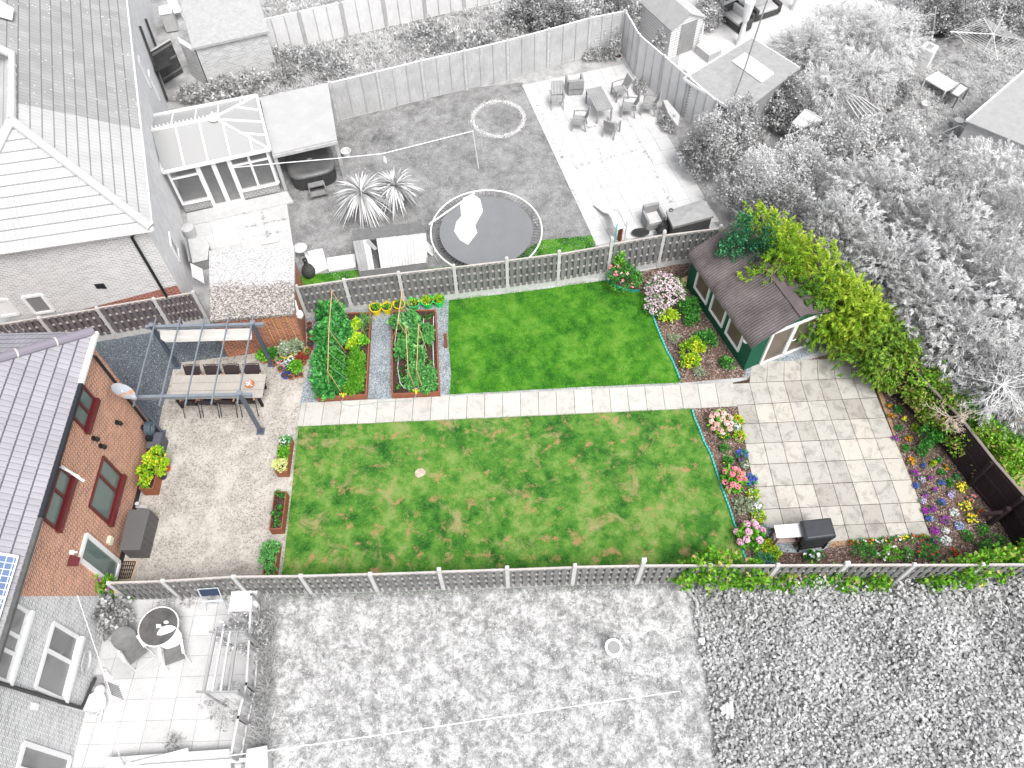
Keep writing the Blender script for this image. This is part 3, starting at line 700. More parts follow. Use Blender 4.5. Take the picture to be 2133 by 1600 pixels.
def lap_fence(name, label, posts, H=1.8, mat=M_lap, side=1, gb=0.0, tall=.08, battens=3, pmat=None):
    posts = [Vector(p) for p in posts]; t = thing(name, label, 'fence', posts[len(posts)//2])
    pmat = pmat or plain('post_pale', .5, .2, 6, .9)
    for i, p in enumerate(posts):
        d = (posts[min(i+1,len(posts)-1)]-posts[max(i-1,0)]).normalized()
        m = MB(); m.beam(p, p+Vector((0,0,H+tall)), .1, .1, up=(-d.y,d.x,0)); m.build('post', pmat, t)
    for a, b_ in zip(posts[:-1], posts[1:]):
        d = (b_-a).normalized(); nn = Vector((-d.y,d.x,0))*side; A = a+d*.052; B = b_-d*.052; L = (B-A).length
        m = MB(); rows_ = 13; hgt = (H-.03)/rows_
        for r_ in range(rows_):
            z = .02+gb+r_*hgt*(H-gb)/H; vs = []; nseg = 8
            for i in range(nseg+1):
                zz = z + random.uniform(-.012,.012); c = A + d*L*i/nseg
                vs += [c+nn*.034+Vector((0,0,zz)), c+nn*.006+Vector((0,0,zz+hgt*1.15)), c-nn*.012+Vector((0,0,zz+hgt*1.15)), c+nn*.016+Vector((0,0,zz))]
            fs = []
            for i in range(nseg):
                o_ = i*4; fs += [(o_,o_+4,o_+5,o_+1), (o_+1,o_+5,o_+6,o_+2), (o_+2,o_+6,o_+7,o_+3), (o_+3,o_+7,o_+4,o_)]
            m.add(vs, fs)
        m.build('lap_panel', mat, t)
        m = MB()
        for k in range(battens+1):
            c = A + d*L*(.012+.976*k/battens) + nn*.044; m.beam(c+Vector((0,0,.02)), c+Vector((0,0,H)), .035, .02, up=nn)
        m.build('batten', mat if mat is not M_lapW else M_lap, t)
        m = MB(); m.beam(A+Vector((0,0,H+.015)), B+Vector((0,0,H+.015)), .06, .03); m.build('cap_rail', M_capG, t)
    return t
up_ = [g(*p) for p in ((705.2,251.9),(798.4,229.1),(886.5,206.3),(972.5,186),(1058.6,164.6),(1141,141.8),(1224.6,117.7))]
dd = up_[1]-up_[0]; cornerP = g(1292,104)
lap_fence('panel_fence', 'grey overlapped panel fence behind the trampoline lawn', [up_[0]-dd*2.3, up_[0]-dd, *up_, cornerP], 1.95, M_lap, -1)
rt = [cornerP+Vector((.06,-.06,0)), g(1322,154), g(1371,197.5), g(1422,243)]; rt.append(rt[3]+(rt[3]-rt[2])*.98)
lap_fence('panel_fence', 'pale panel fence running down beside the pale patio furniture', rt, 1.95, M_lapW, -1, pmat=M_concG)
fu_ = [g(*p) for p in ((553,114),(632,76),(723,72),(807,59.5),(887,38),(974,20))]
fd = (fu_[4]-fu_[0])/4
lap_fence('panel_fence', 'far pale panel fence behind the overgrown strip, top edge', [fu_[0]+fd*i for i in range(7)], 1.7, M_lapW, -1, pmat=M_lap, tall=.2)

# dark timber fence at the right, seen from its framed side
M_black_t = wood('timber_black_brown', (.05,.032,.038), (.022,.015,.018), dark=.8, rough=.9)
bf = [g(1862,826), g(1953,922), g(2020,1011), g(2080,1082), g(2118,1152)]
t = thing('framed_fence', 'tall near black timber fence with rails and braces beside the flower bed', 'fence', bf[2])
bH = 1.62
for i, (a, b_) in enumerate(zip(bf[:-1], bf[1:])):
    d = (b_-a).normalized(); nn = Vector((-d.y,d.x,0)); nn = nn if nn.x < 0 else -nn
    m = MB(); L = (b_-a).length; k = int(L/.125)
    for j in range(k):
        c = a + d*(j+.5)*L/k - nn*(.03+.006*(j%2)); m.beam(c, c+Vector((0,0,bH)), L/k*1.02, .015, up=nn)
    m.build('board_panel', M_black_t, t)
    for z in (.14, .9, bH-.12): m = MB(); m.beam(a+Vector((0,0,z)), b_+Vector((0,0,z)), .05, .09); m.build('rail', M_black_t, t)
    m = MB(); m.beam(a+Vector((0,0,bH+.02))-nn*.03, b_+Vector((0,0,bH+.02))-nn*.03, .09, .035); m.build('cap_rail', wood('cap_greyish', (.33,.29,.25), (.2,.17,.15)) if i == 0 else bpy.data.materials['cap_greyish'], t)
for p in bf:
    m = MB(); m.beam(p+Vector((-.05,0,0)), p+Vector((-.05,0,bH-.02)), .11, .11, up=(0,1,0)); m.build('post', M_black_t, t)
m = MB(); p = bf[3]+Vector((-.35,-.15,0)); m.beam(p, p+Vector((.1,.05,1.1)), .14, .12); m.beam(p+Vector((0,0,.9)), p+Vector((-.5,.1,.55)), .1, .1); m.build('brace', M_black_t, t)
m = MB(); p = bf[4]+Vector((-.25,-.1,0)); m.beam(p, p+Vector((-.02,.1,1.2)), .13, .12); m.build('brace', M_black_t, t)
# small weathered rail end by the hedge
m = MB(); a, b_ = g(1800,745,.5), g(1817,742,.5); m.beam(g(1783,742,.45), g(1812,742,.55), .1, .1); m.beam(g(1812,742,.55), g(1797,768,.1), .1, .08); m.beam(g(1852,824,.3), g(1870,804,.45), .12, .08)
tag(m.build('timber_rail', wood('rail_greenish', (.30,.29,.22), (.17,.16,.12))), 'short grey green timber rail at the top right corner of the stone patio', 'timber rail')

# ================================================================== GARAGE
gar = thing('garage', 'flat roofed orange brick garage with speckled roof behind the pergola', 'garage', g(560,730))
G0, G1 = g(475.7,744), g(638,722); gd = (G1-G0).normalized(); gn = Vector((-gd.y, gd.x, 0)); dep = 2.75; gh = 2.0
def quadwall(m, a, b_, z0, z1, t=.1):
    m.slab([Vector((a.x,a.y,z0)), Vector((b_.x,b_.y,z0)), Vector((b_.x,b_.y,z1)), Vector((a.x,a.y,z1))], t)
m = MB(); gdep = gn*dep
m.poly([G0, G1, G1+Vector((0,0,gh)), G0+Vector((0,0,gh))]); m.poly([G1, G1+gdep, G1+gdep+Vector((0,0,gh)), G1+Vector((0,0,gh))])
m.poly([G1+gdep, G0+gdep, G0+gdep+Vector((0,0,gh)), G1+gdep+Vector((0,0,gh))]); m.poly([G0+gdep, G0, G0+Vector((0,0,gh)), G0+gdep+Vector((0,0,gh))])
m.build('wall', M_brG, gar)
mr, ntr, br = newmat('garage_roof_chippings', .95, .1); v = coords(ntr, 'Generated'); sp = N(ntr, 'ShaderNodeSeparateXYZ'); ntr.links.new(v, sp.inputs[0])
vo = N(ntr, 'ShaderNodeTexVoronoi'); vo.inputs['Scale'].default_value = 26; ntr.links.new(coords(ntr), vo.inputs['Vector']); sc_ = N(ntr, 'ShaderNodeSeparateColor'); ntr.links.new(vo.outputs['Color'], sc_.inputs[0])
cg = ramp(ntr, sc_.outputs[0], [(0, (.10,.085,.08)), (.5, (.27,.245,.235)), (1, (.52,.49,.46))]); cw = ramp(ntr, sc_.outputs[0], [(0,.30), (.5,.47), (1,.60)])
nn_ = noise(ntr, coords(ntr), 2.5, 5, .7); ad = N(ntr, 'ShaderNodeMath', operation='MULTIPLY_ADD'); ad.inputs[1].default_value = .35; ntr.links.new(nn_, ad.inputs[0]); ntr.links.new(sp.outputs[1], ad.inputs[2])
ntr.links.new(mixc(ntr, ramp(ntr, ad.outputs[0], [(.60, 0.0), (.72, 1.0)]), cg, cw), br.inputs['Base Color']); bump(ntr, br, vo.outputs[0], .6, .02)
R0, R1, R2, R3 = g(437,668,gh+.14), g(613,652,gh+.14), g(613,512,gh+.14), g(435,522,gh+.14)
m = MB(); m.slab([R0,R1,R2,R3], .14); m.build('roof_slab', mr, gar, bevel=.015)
m = MB(); a = G1 + gn*.12 + gd*.06; m.lathe(G1+gd*.09+gn*.35+Vector((0,0,1.4)), [(.05,-.2),(.1,-.1),(.14,0),(.12,.12),(.05,.16)], 12); m.tube([G1+gd*.06+gn*.4+Vector((0,0,1.55)), G1+gd*.06+gn*.5+Vector((0,0,gh))], .05)
m.build('side_lamp', M_whitep, gar)
m = MB()
for k, u in enumerate((.62,.72,.78,.9)):
    a = G0.lerp(G1, u)-gn*.03+Vector((0,0,gh-.05)); b_ = G0.lerp(G1, u+.03)-gn*.03+Vector((0,0,.35)); m.tube([a,b_], .012, 5)
tag(m.build('climbing_cane', plain('cane_yellow', (.62,.40,.10), .1)), 'four thin yellow canes leaning on the orange garage wall above the pots', 'cane')

# ================================================================== SUMMERHOUSE
M_greenw = brick('boards_green', (.017,.11,.062), (.019,.12,.07), (.007,.05,.03), w_=4.0, h_=.12, var=.35)
SF, SR, SB = g(1548,772), g(1712,706), g(1428,594)
su = (SR-SF).normalized(); sv = (SB-SF).normalized(); Wd = (SR-SF).length; Ln = (SB-SF).length
sh = thing('summerhouse', 'dark green boarded summerhouse with brown corrugated roof and white framed doors', 'summerhouse', SF.lerp(SR,.5))
eh, rh = 1.78, 2.45; SRB = SB + (SR-SF); mid_ = (SF+SR)/2; midB = mid_ + (SB-SF)
def Z(p, z): return Vector((p.x, p.y, z))
m = MB(); m.poly([Z(SF,0),Z(SR,0),Z(SR,eh),Z(mid_,rh),Z(SF,eh)]); m.poly([Z(SF,0),Z(SF,eh),Z(SB,eh),Z(SB,0)])
m.poly([Z(SR,0),Z(SRB,0),Z(SRB,eh),Z(SR,eh)]); m.poly([Z(SB,0),Z(SB,eh),Z(midB,rh),Z(SRB,eh),Z(SRB,0)]); m.build('wall', M_greenw, sh)
M_ondu = plain('corrugated_brown', (.145,.125,.125), .35, 1.6, .9, .15, fine=.35, bmp=.2)
def corrugated(side, mat):
    m = MB(); n = 340; rows_ = [(-.10,-.10),(-.03,-.015),(.10,.05)]+[(.25+i*.2, None) for i in range(9)]
    half = Wd/2; ov = .14; L0, L1 = -.16, Ln+.15
    e = SF if side > 0 else SR; ux = su*side; slope = (rh-eh)/half
    prof = [(-.17,-.22),(-.14,-.10),(-.07,-.01),(.05,.06+.05*slope)] + [(half*f, .065+half*f*slope) for f in (.3,.6,.97,1.0)]
    vs = []; K = len(prof)
    for i in range(n+1):
        u = i/n; y = L0+(L1-L0)*u; a = math.sin(u*2*math.pi*46)*.021; sheetn = int(u*4.99); stp_ = (u*5-sheetn)*.03 + (-.05 if (u*5 % 1) < .02 and i > 8 else 0)
        for k, (x, z) in enumerate(prof):
            p = e + ux*x + sv*y; vs.append((p.x, p.y, eh+z+a+stp_+(.0 if k else 0)))
    fs = [(i*K+k, (i+1)*K+k, (i+1)*K+k+1, i*K+k+1) if side < 0 else (i*K+k+1, (i+1)*K+k+1, (i+1)*K+k, i*K+k) for i in range(n) for k in range(K-1)]
    m.add(vs, fs); return m.build('roof_sheet', mat, sh, smooth=True)
corrugated(1, M_ondu); corrugated(-1, M_ondu)
m = MB(); m.slab([Z(mid_-su*.2-sv*.17, rh+.06), Z(mid_-sv*.17, rh+.15), Z(midB+sv*.17, rh+.15), Z(midB-su*.2+sv*.17, rh+.06)], .03)
m.slab([Z(mid_-sv*.17, rh+.15), Z(mid_+su*.2-sv*.17, rh+.06), Z(midB+su*.2+sv*.17, rh+.06), Z(midB+sv*.17, rh+.15)], .03); m.build('ridge_cap', plain('ridge_cap_brown', (.125,.10,.105), .25, 3, .9), sh)
nS = Vector((-sv.y, sv.x, 0)); nS = nS if nS.x < 0 else -nS
M_glW = newmat('glass_warm', .12, .5)[0]; M_glW.node_tree.nodes['Principled BSDF'].inputs['Base Color'].default_value = (.13,.10,.075,1)
for k, q_ in enumerate((((1457,581),(1475,614),(1463,640),(1446,615)), ((1491,625),(1509,658),(1496,686),(1477,660)), ((1526,672),(1545,708),(1530,734),(1510,706)))):
    P0 = SF + nS*.0; cs = [onplane(x, y, SF, nS) for x, y in q_]
    u0 = sum((c-SF).dot(sv) for c in cs)/4; zc_ = sum(c.z for c in cs)/4
    m = MB(); hw, hh = .41, .50; zc_ = 1.02
    cp = SF + sv*u0 + nS*.025
    for s_ in (-1,1): m.beam(cp+sv*hw*s_+Vector((0,0,zc_-hh)), cp+sv*hw*s_+Vector((0,0,zc_+hh)), .08, .06, up=nS)
    for s_ in (-1,1): m.beam(cp-sv*(hw+.04)+Vector((0,0,zc_+hh*s_))+nS*.002, cp+sv*(hw+.04)+Vector((0,0,zc_+hh*s_))+nS*.002, .06, .08)
    fr = m.build('window', M_white, sh)
    m = MB(); c0_ = SF+sv*u0+nS*.012; m.poly([c0_-sv*hw+Vector((0,0,zc_-hh)), c0_-sv*hw+Vector((0,0,zc_+hh)), c0_+sv*hw+Vector((0,0,zc_+hh)), c0_+sv*hw+Vector((0,0,zc_-hh))]); m.build('pane', M_glW, fr)
nFr = Vector((su.y, -su.x, 0)); nFr = nFr if nFr.y < 0 else -nFr
d0, d1 = .73, Wd*.5+(Wd*.5-.73)+.28
du0, du1 = (g(1582,759)-SF).dot(su), (g(1676,724)-SF).dot(su)
def fp(u, z, o_=.03): return SF + su*u + nFr*o_ + Vector((0,0,z))
m = MB(); ztop = 1.88; zt0 = min(ztop, eh+(rh-eh)*du0/(Wd/2)-.02)
m.beam(fp(du0,.03), fp(du0,zt0), .10, .06, up=nFr); m.beam(fp(du1,.03), fp(du1,ztop), .10, .06, up=nFr)
m.beam(fp(du0-.05,.06,.032), fp(du1+.05,.06,.032), .06, .1); m.beam(fp(du0-.05,ztop,.032), fp(du1+.05,ztop,.032), .06, .1)
dm = (du0+du1)/2
for s_ in (-1,1): m.beam(fp(dm+s_*.045,.05,.036), fp(dm+s_*.045,ztop,.036), .075, .06, up=nFr)
dr = m.build('double_door', M_white, sh)
m = MB(); m.poly([fp(du0,.05,.015), fp(du1,.05,.015), fp(du1,ztop,.015), fp(du0,ztop,.015)]); m.build('pane', M_glW, dr)
m = MB(); 
for s_ in (-1,1): m.tube([fp(dm+s_*.05,1.0,.08), fp(dm+s_*.05,1.0,.12), fp(dm+s_*.19,1.0,.12)], .015)
m.build('handle', M_whitep, dr)
m = MB(); 
for a, b_ in ((fp(-.02,eh-.12,.03), fp(Wd/2,rh-.06,.03)), (fp(Wd/2,rh-.06,.03), fp(Wd+.02,eh-.12,.03))): m.beam(a, b_, .03, .1, up=nFr)
m.build('barge_board', plain('green_board', (.02,.10,.06), .2), sh)
m = MB(); p = SF + sv*.3 + nS*.08 + Vector((0,0,1.45)); m.lathe(p, [(.03,-.1),(.1,-.03),(.11,.03),(.03,.09)], 10); m.build('side_lamp', M_whitep, sh)

# ================================================================== PERGOLA
M_alu = plain('anthracite_metal', (.075,.095,.13), .1, 6, .4, .5)
M_alu2 = plain('blue_grey_rail', (.22,.25,.29), .1, 6, .35, .5, .2)
pb = [g(372,765), g(566,757), g(540,902), g(333,893)]
pcx = sum(p.x for p in pb)/4; pcy = sum(p.y for p in pb)/4
X0, X1 = -11.78, -8.46; Y0, Y1 = 13.62, 16.33
perg = thing('pergola', 'blue grey metal pergola with open rafters and folded cream canopy over the dining table', 'pergola', (pcx, pcy, 0)); ph = 2.3
for x in (X0, X1):
    for y in (Y0, Y1):
        m = MB(); m.beam((x,y,.02), (x,y,ph+.16), .11, .11, up=(0,1,0)); m.box(x-.13,x+.13,y-.13,y+.13,.006,.02); m.build('post', M_alu, perg)
        m = MB(); m.cbox((x,y,ph+.17), .15, .15, .03); m.build('post_cap', M_alu2, perg)
for y in (Y0, Y1): m = MB(); m.beam((X0-.22,y,ph), (X1+.35,y,ph), .05, .12); m.beam((X0-.22,y,ph+.085), (X1+.35,y,ph+.085), .1, .02); m.build('beam', M_alu2, perg)
for i in range(5):
    x = X0+.1+(X1-X0-.12)*i/4; m = MB(); m.beam((x,Y0-.38,ph+.13), (x,Y1+.3,ph+.13), .036, .055); m.build('rafter', M_alu2, perg)
m = MB(); ys = np.linspace(Y1-.04, Y1-.24, 15); rows_ = 22
M_canv = plain('canvas_cream', (.68,.67,.65), .06, 4, .9, .1)
vs = []; 
for j, y in enumerate(ys):
    for i in range(rows_+1):
        x = X0+.2+(X1-X0-.3)*i/rows_; vs.append((x, y, ph-.12+(.05 if j % 2 else -.05)*(1 if j < 12 else .5)-(0.10 if j > 10 else 0)*(math.sin(i/rows_*math.pi*2)**2)-.012*j))
fs = [(j*(rows_+1)+i+1, j*(rows_+1)+i, (j+1)*(rows_+1)+i, (j+1)*(rows_+1)+i+1) for j in range(len(ys)-1) for i in range(rows_)]
m.add(vs, fs); m.slab([(X0+.2,ys[-1],ph-.30),(X1-.1,ys[-1],ph-.30),(X1-.15,ys[-1]-.02,ph-.44),(X0+.3,ys[-1]-.02,ph-.46)], .01)
m.build('folded_canopy', M_canv, perg)

# ================================================================== CONSERVATORY
cz = 2.3
K = [g(318,243,cz), g(535,200,cz), g(563,313,cz), g(340,361,cz)]   # back-left back-right front-right front-left
cons = thing('conservatory', 'white framed conservatory with glazed hip roof against the pale brick house', 'conservatory', Z((K[2]+K[3])/2, 0))
rd = (K[1]-K[0]).normalized(); rz = 2.95
RA = (K[0]+K[3])/2; RB_ = RA + rd*((g(447,253,rz)-RA).dot(rd)); RA.z = rz; RB_.z = rz
M_poly = newmat('polycarbonate', .25, .5)[0]; M_poly.node_tree.nodes['Principled BSDF'].inputs['Base Color'].default_value = (.35,.35,.35,1)
M_polyd = newmat('polycarbonate_dull', .25, .5)[0]; M_polyd.node_tree.nodes['Principled BSDF'].inputs['Base Color'].default_value = (.38,.38,.38,1)
m = MB(); m.slab([K[3],K[2],RB_,RA], .03); m.slab([K[2],K[1],RB_], .03); m.build('roof_panels', M_poly, cons)
m = MB(); m.slab([K[1],K[0],RA,RB_], .03); m.build('roof_panels', M_polyd, cons)
m = MB(); u_ = Vector((0,0,.03))
for a, b_ in ((K[0],K[1]),(K[1],K[2]),(K[2],K[3]),(K[3],K[0])): m.beam(a+u_, b_+u_, .1, .1)
m.beam(RA+u_, RB_+u_, .1, .08); m.beam(K[1]+u_, RB_+u_, .09, .06); m.beam(K[2]+u_, RB_+u_, .09, .06)
for f in (.2,.42,.63,.84):
    for A_, B_ in ((K[0],K[1]),(K[3],K[2])):
        e = A_.lerp(B_, f); s_ = (e-RA).dot(rd); L_ = (RB_-RA).dot(rd)
        if s_ <= L_+.05: top = RA + rd*max(0,s_)
        else:
            cr = B_; tt_ = (s_-L_)/((cr-RB_).dot(rd)); top = RB_.lerp(cr, tt_)
        m.beam(e+u_, top+u_, .06, .05)
for f in (.28,.5,.74):
    e = K[1].lerp(K[2], f); tt_ = 0 if f == .5 else .45
    top = RB_.lerp(K[1] if f < .5 else K[2], .48 if f != .5 else .05); m.beam(e+u_, top+u_, .06, .05)
m.build('roof_bars', M_white, cons)
m = MB(); m.lathe(RB_+Vector((0,0,.02)), [(.24,0),(.24,.05),(.1,.1),(.04,.14),(.05,.2),(.015,.3)], 14)
n_ = 16
for i in range(n_): 
    p = RA.lerp(RB_, (i+.5)/n_)+Vector((0,0,.08)); m.slab([p-rd*.04, p+rd*.04, p+rd*.03+Vector((0,0,.09)), p+Vector((0,0,.14)), p-rd*.03+Vector((0,0,.09))], .015)
m.build('ridge_cresting', M_whitep, cons)
F0, F1 = Z(K[3],0), Z(K[2],0); fd_ = (F1-F0).normalized(); fn_ = Vector((fd_.y,-fd_.x,0)); fn_ = fn_ if fn_.y < 0 else -fn_
F0 = F0 - fn_*.12 + fd_*.1; F1 = F1 - fn_*.12 - fd_*.12; B1 = Z(K[1],0)+fn_*.12-fd_*.12; B0 = Z(K[0],0)+fn_*.12
m = MB(); h0 = .5
door0, door1 = .30, .60
for a, b_ in ((F0, F0.lerp(F1,door0-.02)), (F0.lerp(F1,door1+.02), F1), (F1, B1), (B1, B0)): quadwall(m, a, b_, 0, h0, .12)
m.build('dwarf_wall', brick('brick_dark_grey', .22, .32, .62, var=.2), cons)
mg = MB()
def cp(u, z, o_=.0): p = F0.lerp(F1, u) + fn_*o_; return Z(p, z)
for u0, u1 in ((0.01,.285),(.615,.99)):
    m = MB(); m.beam(cp(u0,h0), cp(u0,cz), .09, .09, up=fn_).beam(cp(u1,h0), cp(u1,cz), .09, .09, up=fn_).beam(cp(u0,h0+.04,.002), cp(u1,h0+.04,.002), .14, .09).beam(cp(u0,cz-.45,.003), cp(u1,cz-.45,.003), .08, .07).beam(cp(u0,cz-.06,.002), cp(u1,cz-.06,.002), .1, .12)
    if u0 > .5: m.beam(cp(.80,h0,.001), cp(.80,cz,.001), .09, .09, up=fn_)
    m.build('window_frame', M_white, cons)
m = MB(); m.beam(cp(.30,.06,.005), cp(.30,cz,.005), .13, .09, up=fn_).beam(cp(.45,.06,.006), cp(.45,cz,.006), .17, .09, up=fn_).beam(cp(.60,.06,.005), cp(.60,cz,.005), .13, .09, up=fn_).beam(cp(.29,.08,.01), cp(.61,.08,.01), .12, .12).beam(cp(.29,cz-.06,.01), cp(.61,cz-.06,.01), .12, .12); m.build('door_frame', M_white, cons)
for pa, pb2 in ((F1,B1),(B1,B0)):
    m = MB(); m.beam(Z(pa,cz-.05), Z(pb2,cz-.05), .08, .1); m.beam(Z(pa,h0+.03), Z(pb2,h0+.03), .12, .07)
    for u in (0.03,.33,.66,.97): p = pa.lerp(pb2, u); m.beam(Z(p,h0), Z(p,cz), .07, .07)
    m.build('window_frame', M_white, cons)
M_clear, ntc, bc = newmat('clear_glass', .05, .5); bc.inputs['Transmission Weight'].default_value = 0; bc.inputs['Base Color'].default_value = (.3,.3,.3,1)
bc.inputs['Alpha'].default_value = .35
mg.poly([cp(0,h0,.01), cp(.29,h0,.01), cp(.29,cz,.01), cp(0,cz,.01)]); mg.poly([cp(.61,h0,.01), cp(1,h0,.01), cp(1,cz,.01), cp(.61,cz,.01)]); mg.poly([cp(.3,.1,.012), cp(.6,.1,.012), cp(.6,cz,.012), cp(.3,cz,.012)])
mg.build('panes', M_clear, cons)
m = MB(); m.prism([F0,F1,B1,B0], .03, .08); m.build('floor', plain('floor_grey', .30, .15, 3, .7), cons)
m = MB(); m.prism([F0.lerp(F1,.0)+fn_*.05, F0.lerp(F1,1.06)+fn_*.05, F0.lerp(F1,1.1)+fn_*.75, F0+fn_*.75], .004, .07); tag(m.build('step', M_concG), kind='structure')

# ================================================================== HOT TUB SHELTER
hz = 2.1
H = [g(541,203,hz), g(683,172,hz-.02), g(702,291,hz-.1), g(567,321,hz-.1)]
shl = thing('canopy_shelter', 'pale felt roofed lean-to shelter over the hot tub beside the conservatory', 'shelter', Z((H[2]+H[3])/2, 0))
m = MB(); m.slab([H[3],H[2],H[1],H[0]], .06); m.build('roof_sheet', plain('felt_pale', .42, .08, 1.5, .8, .2), shl)
for a, b_ in ((H[3],H[2]),(H[0],H[1])): m = MB(); m.beam(a-Vector((0,0,.13)), b_-Vector((0,0,.13)), .08, .14); m.build('roof_beam', plain('timber_mid_grey', .45, .2, 4), shl)
for p in H: m = MB(); q_ = p.lerp(sum(H,Vector((0,0,0)))/4, .05); m.beam(Z(q_,0), Z(q_,p.z-.19), .12, .12); m.build('post', bpy.data.materials['timber_mid_grey'], shl)
tc_ = g(652,350,0).lerp(g(640,320,0), .5); tc_ = g(648,345,.45)
tub = thing('hot_tub', 'dark rounded hot tub with padded cover under the pale shelter', 'hot tub', Z(tc_, 0), math.atan2((H[2]-H[3]).y, (H[2]-H[3]).x))
def rsq(m, cx, cy, prof, n=28, e=.55):
    vs = []; 
    for r_, z in prof:
        for k in range(n):
            t_ = 2*math.pi*k/n; c, s_ = math.cos(t_), math.sin(t_); vs.append((cx+r_*math.copysign(abs(c)**e, c), cy+r_*math.copysign(abs(s_)**e, s_), z))
    K_ = len(prof); fs = [(i*n+k, i*n+(k+1)%n, (i+1)*n+(k+1)%n, (i+1)*n+k) for i in range(K_-1) for k in range(n)] + [tuple((K_-1)*n+k for k in range(n)), tuple(range(n))[::-1]]
    m.add(vs, fs)
o0 = Z(tc_, 0)
m = MB(); m.M = Matrix.Translation(o0); rsq(m, 0, 0, [(.86,.0),(.92,.06),(.92,.66)]); m.build('tub_shell', plain('tub_dark', .05, .2, 6, .5), tub)
m = MB(); m.M = Matrix.Translation(o0); rsq(m, 0, 0, [(.95,.66),(.97,.70),(.93,.76),(.80,.83),(.72,.80),(.1,.79)]); m.build('padded_cover', plain('vinyl_dark', .11, .2, 4, .45, .5), tub, smooth=True)
m = MB(); m.M = Matrix.Translation(o0); m.lathe((0,0,.80), [(.1,0),(.1,.01)], 16, 1, .5); m.build('badge', plain('badge_grey', .5), tub)
m = MB(); m.M = Matrix.Translation(o0); m.box(-.32,.32,-1.22,-.98,.40,.46); m.box(-.36,.36,-1.52,-1.26,.18,.24); m.box(-.34,-.30,-1.5,-1.0,0,.40); m.box(.30,.34,-1.5,-1.0,0,.40); m.build('steps', plain('step_grey', .22, .1), tub)
# ================================================================== OUR GARDEN: FURNITURE
M_teak = wood('table_top_grey', (.50,.47,.435), (.36,.335,.30), dark=.85)
M_sling = plain('sling_brown_black', (.045,.032,.034), .2, 20, .8)
M_tan = plain('armrest_tan', (.48,.26,.14), .15, 9, .6)
T = [g(361,782,.75), g(554,778.5,.75), g(547,827.5,.75), g(352,832.5,.75)]
tcn = sum(T, Vector((0,0,0)))/4; tu = (T[1]-T[0]).normalized(); trz = math.atan2(tu.y, tu.x)
TL_ = ((T[1]-T[0]).length+(T[2]-T[3]).length)/2; TW_ = ((T[0]-T[3]).length+(T[1]-T[2]).length)/2
tbl = thing('dining_table', 'long grey planked dining table under the pergola', 'table', (tcn.x, tcn.y, 0), trz)
def Lb(name, mat, parent, fn, bevel=0, smooth=False):
    """build a part in its thing's own axes (thing given by loc + rotation)"""
    m = MB(); fn(m); off = rootloc(parent); m.v = [(p[0]+off.x, p[1]+off.y, p[2]+off.z) for p in m.v]; return m.build(name, mat, parent, bevel=bevel, smooth=smooth)
for k in range(3):
    w3 = TW_/3; Lb('plank', M_teak, tbl, lambda m: m.box(-TL_/2+random.uniform(0,.01), TL_/2, -TW_/2+k*w3+.006, -TW_/2+(k+1)*w3-.006, .71, .752), bevel=.004)
for sx in (-1,1):
    for sy in (-1,1): Lb('leg', M_blackm, tbl, lambda m: m.box(sx*(TL_/2-.2)-.04, sx*(TL_/2-.2)+.04, sy*(TW_/2-.12)-.04, sy*(TW_/2-.12)+.04, 0, .71))
def sling_chair(name, label, group):
    """faces +y; back at -y"""
    t = thing(name, label, 'chair', group=group)
    Lb('seat', M_sling, t, lambda m: m.slab([(-.24,-.2,.45),(.24,-.2,.45),(.24,.26,.47),(-.24,.26,.47)], .025))
    Lb('backrest', M_sling, t, lambda m: m.slab([(-.25,-.22,.47),(.25,-.22,.47),(.26,-.36,.93),(.13,-.375,.955),(0,-.38,.96),(-.13,-.375,.955),(-.26,-.36,.93)], .02))
    Lb('frame', M_blackm, t, lambda m: m.tube([(-.27,.26,0),(-.27,.25,.62),(-.27,-.24,.64)], .016).tube([(.27,.26,0),(.27,.25,.62),(.27,-.24,.64)], .016).tube([(-.27,-.2,.44),(-.27,-.38,.97),(0,-.4,.985),(.27,-.38,.97),(.27,-.2,.44)], .016).tube([(-.27,-.46,0),(-.27,-.2,.44),(.27,-.2,.44),(.27,-.46,0)], .016).tube([(-.27,.25,.44),(.27,.25,.44)], .014).tube([(-.27,-.24,.64),(-.27,-.31,.70)], .014).tube([(.27,-.24,.64),(.27,-.31,.70)], .014))
    for s_ in (-1,1): Lb('armrest', M_tan, t, lambda m: m.box(s_*.27-.03, s_*.27+.03, -.22, .27, .645, .67))
    return t
ch = sling_chair('dining_chair', '', 'sling chairs round the long grey table')
first = True
for row, (ys_, rz_, pxs) in enumerate(((762, math.pi, (398,440,480,523)), (838, 0, (384,424,463,505)))):
    for i, x in enumerate(pxs):
        lab = 'dark brown sling chair on the %s side of the long table, %s from the left' % (('far', 'near')[row], ORD[i])
        pt_ = g(x, ys_-(i*1.2 if row else i*.8), .94); back = Vector((-math.sin(rz_+trz)*-.38, 0, 0))
        cc = Vector((pt_.x, pt_.y - (.38 if row == 0 else -.38), 0))
        if first: ch.location = cc; ch.rotation_euler = (0,0,rz_+trz); ch['label'] = lab; first = False
        else: dup(ch, cc, rz_+trz+random.uniform(-.05,.05), lab)
bowl = thing('plant_bowl', 'terracotta bowl of white flowers on the long grey table', 'bowl', g(521,802,.752))
M_terra = plain('terracotta', (.42,.16,.075), .2, 14, .85)
Lb('bowl', M_terra, bowl, lambda m: m.lathe((0,0,0), [(.07,0),(.15,.07),(.165,.075),(.15,.06),(.02,.06)], 20))
o_ = bowl.location; a_ = rng.normal(size=(60,3))*np.array([.05,.05,.02])+np.array([o_.x-.02,o_.y+.01,o_.z+.09])
leafmesh('flowers', a_, rng.normal(size=(60,3)), .06, .05, rng.random(60), leafmat('petal_white', [(0, (.75,.68,.68)), (1, (.92,.88,.88))]), bowl)

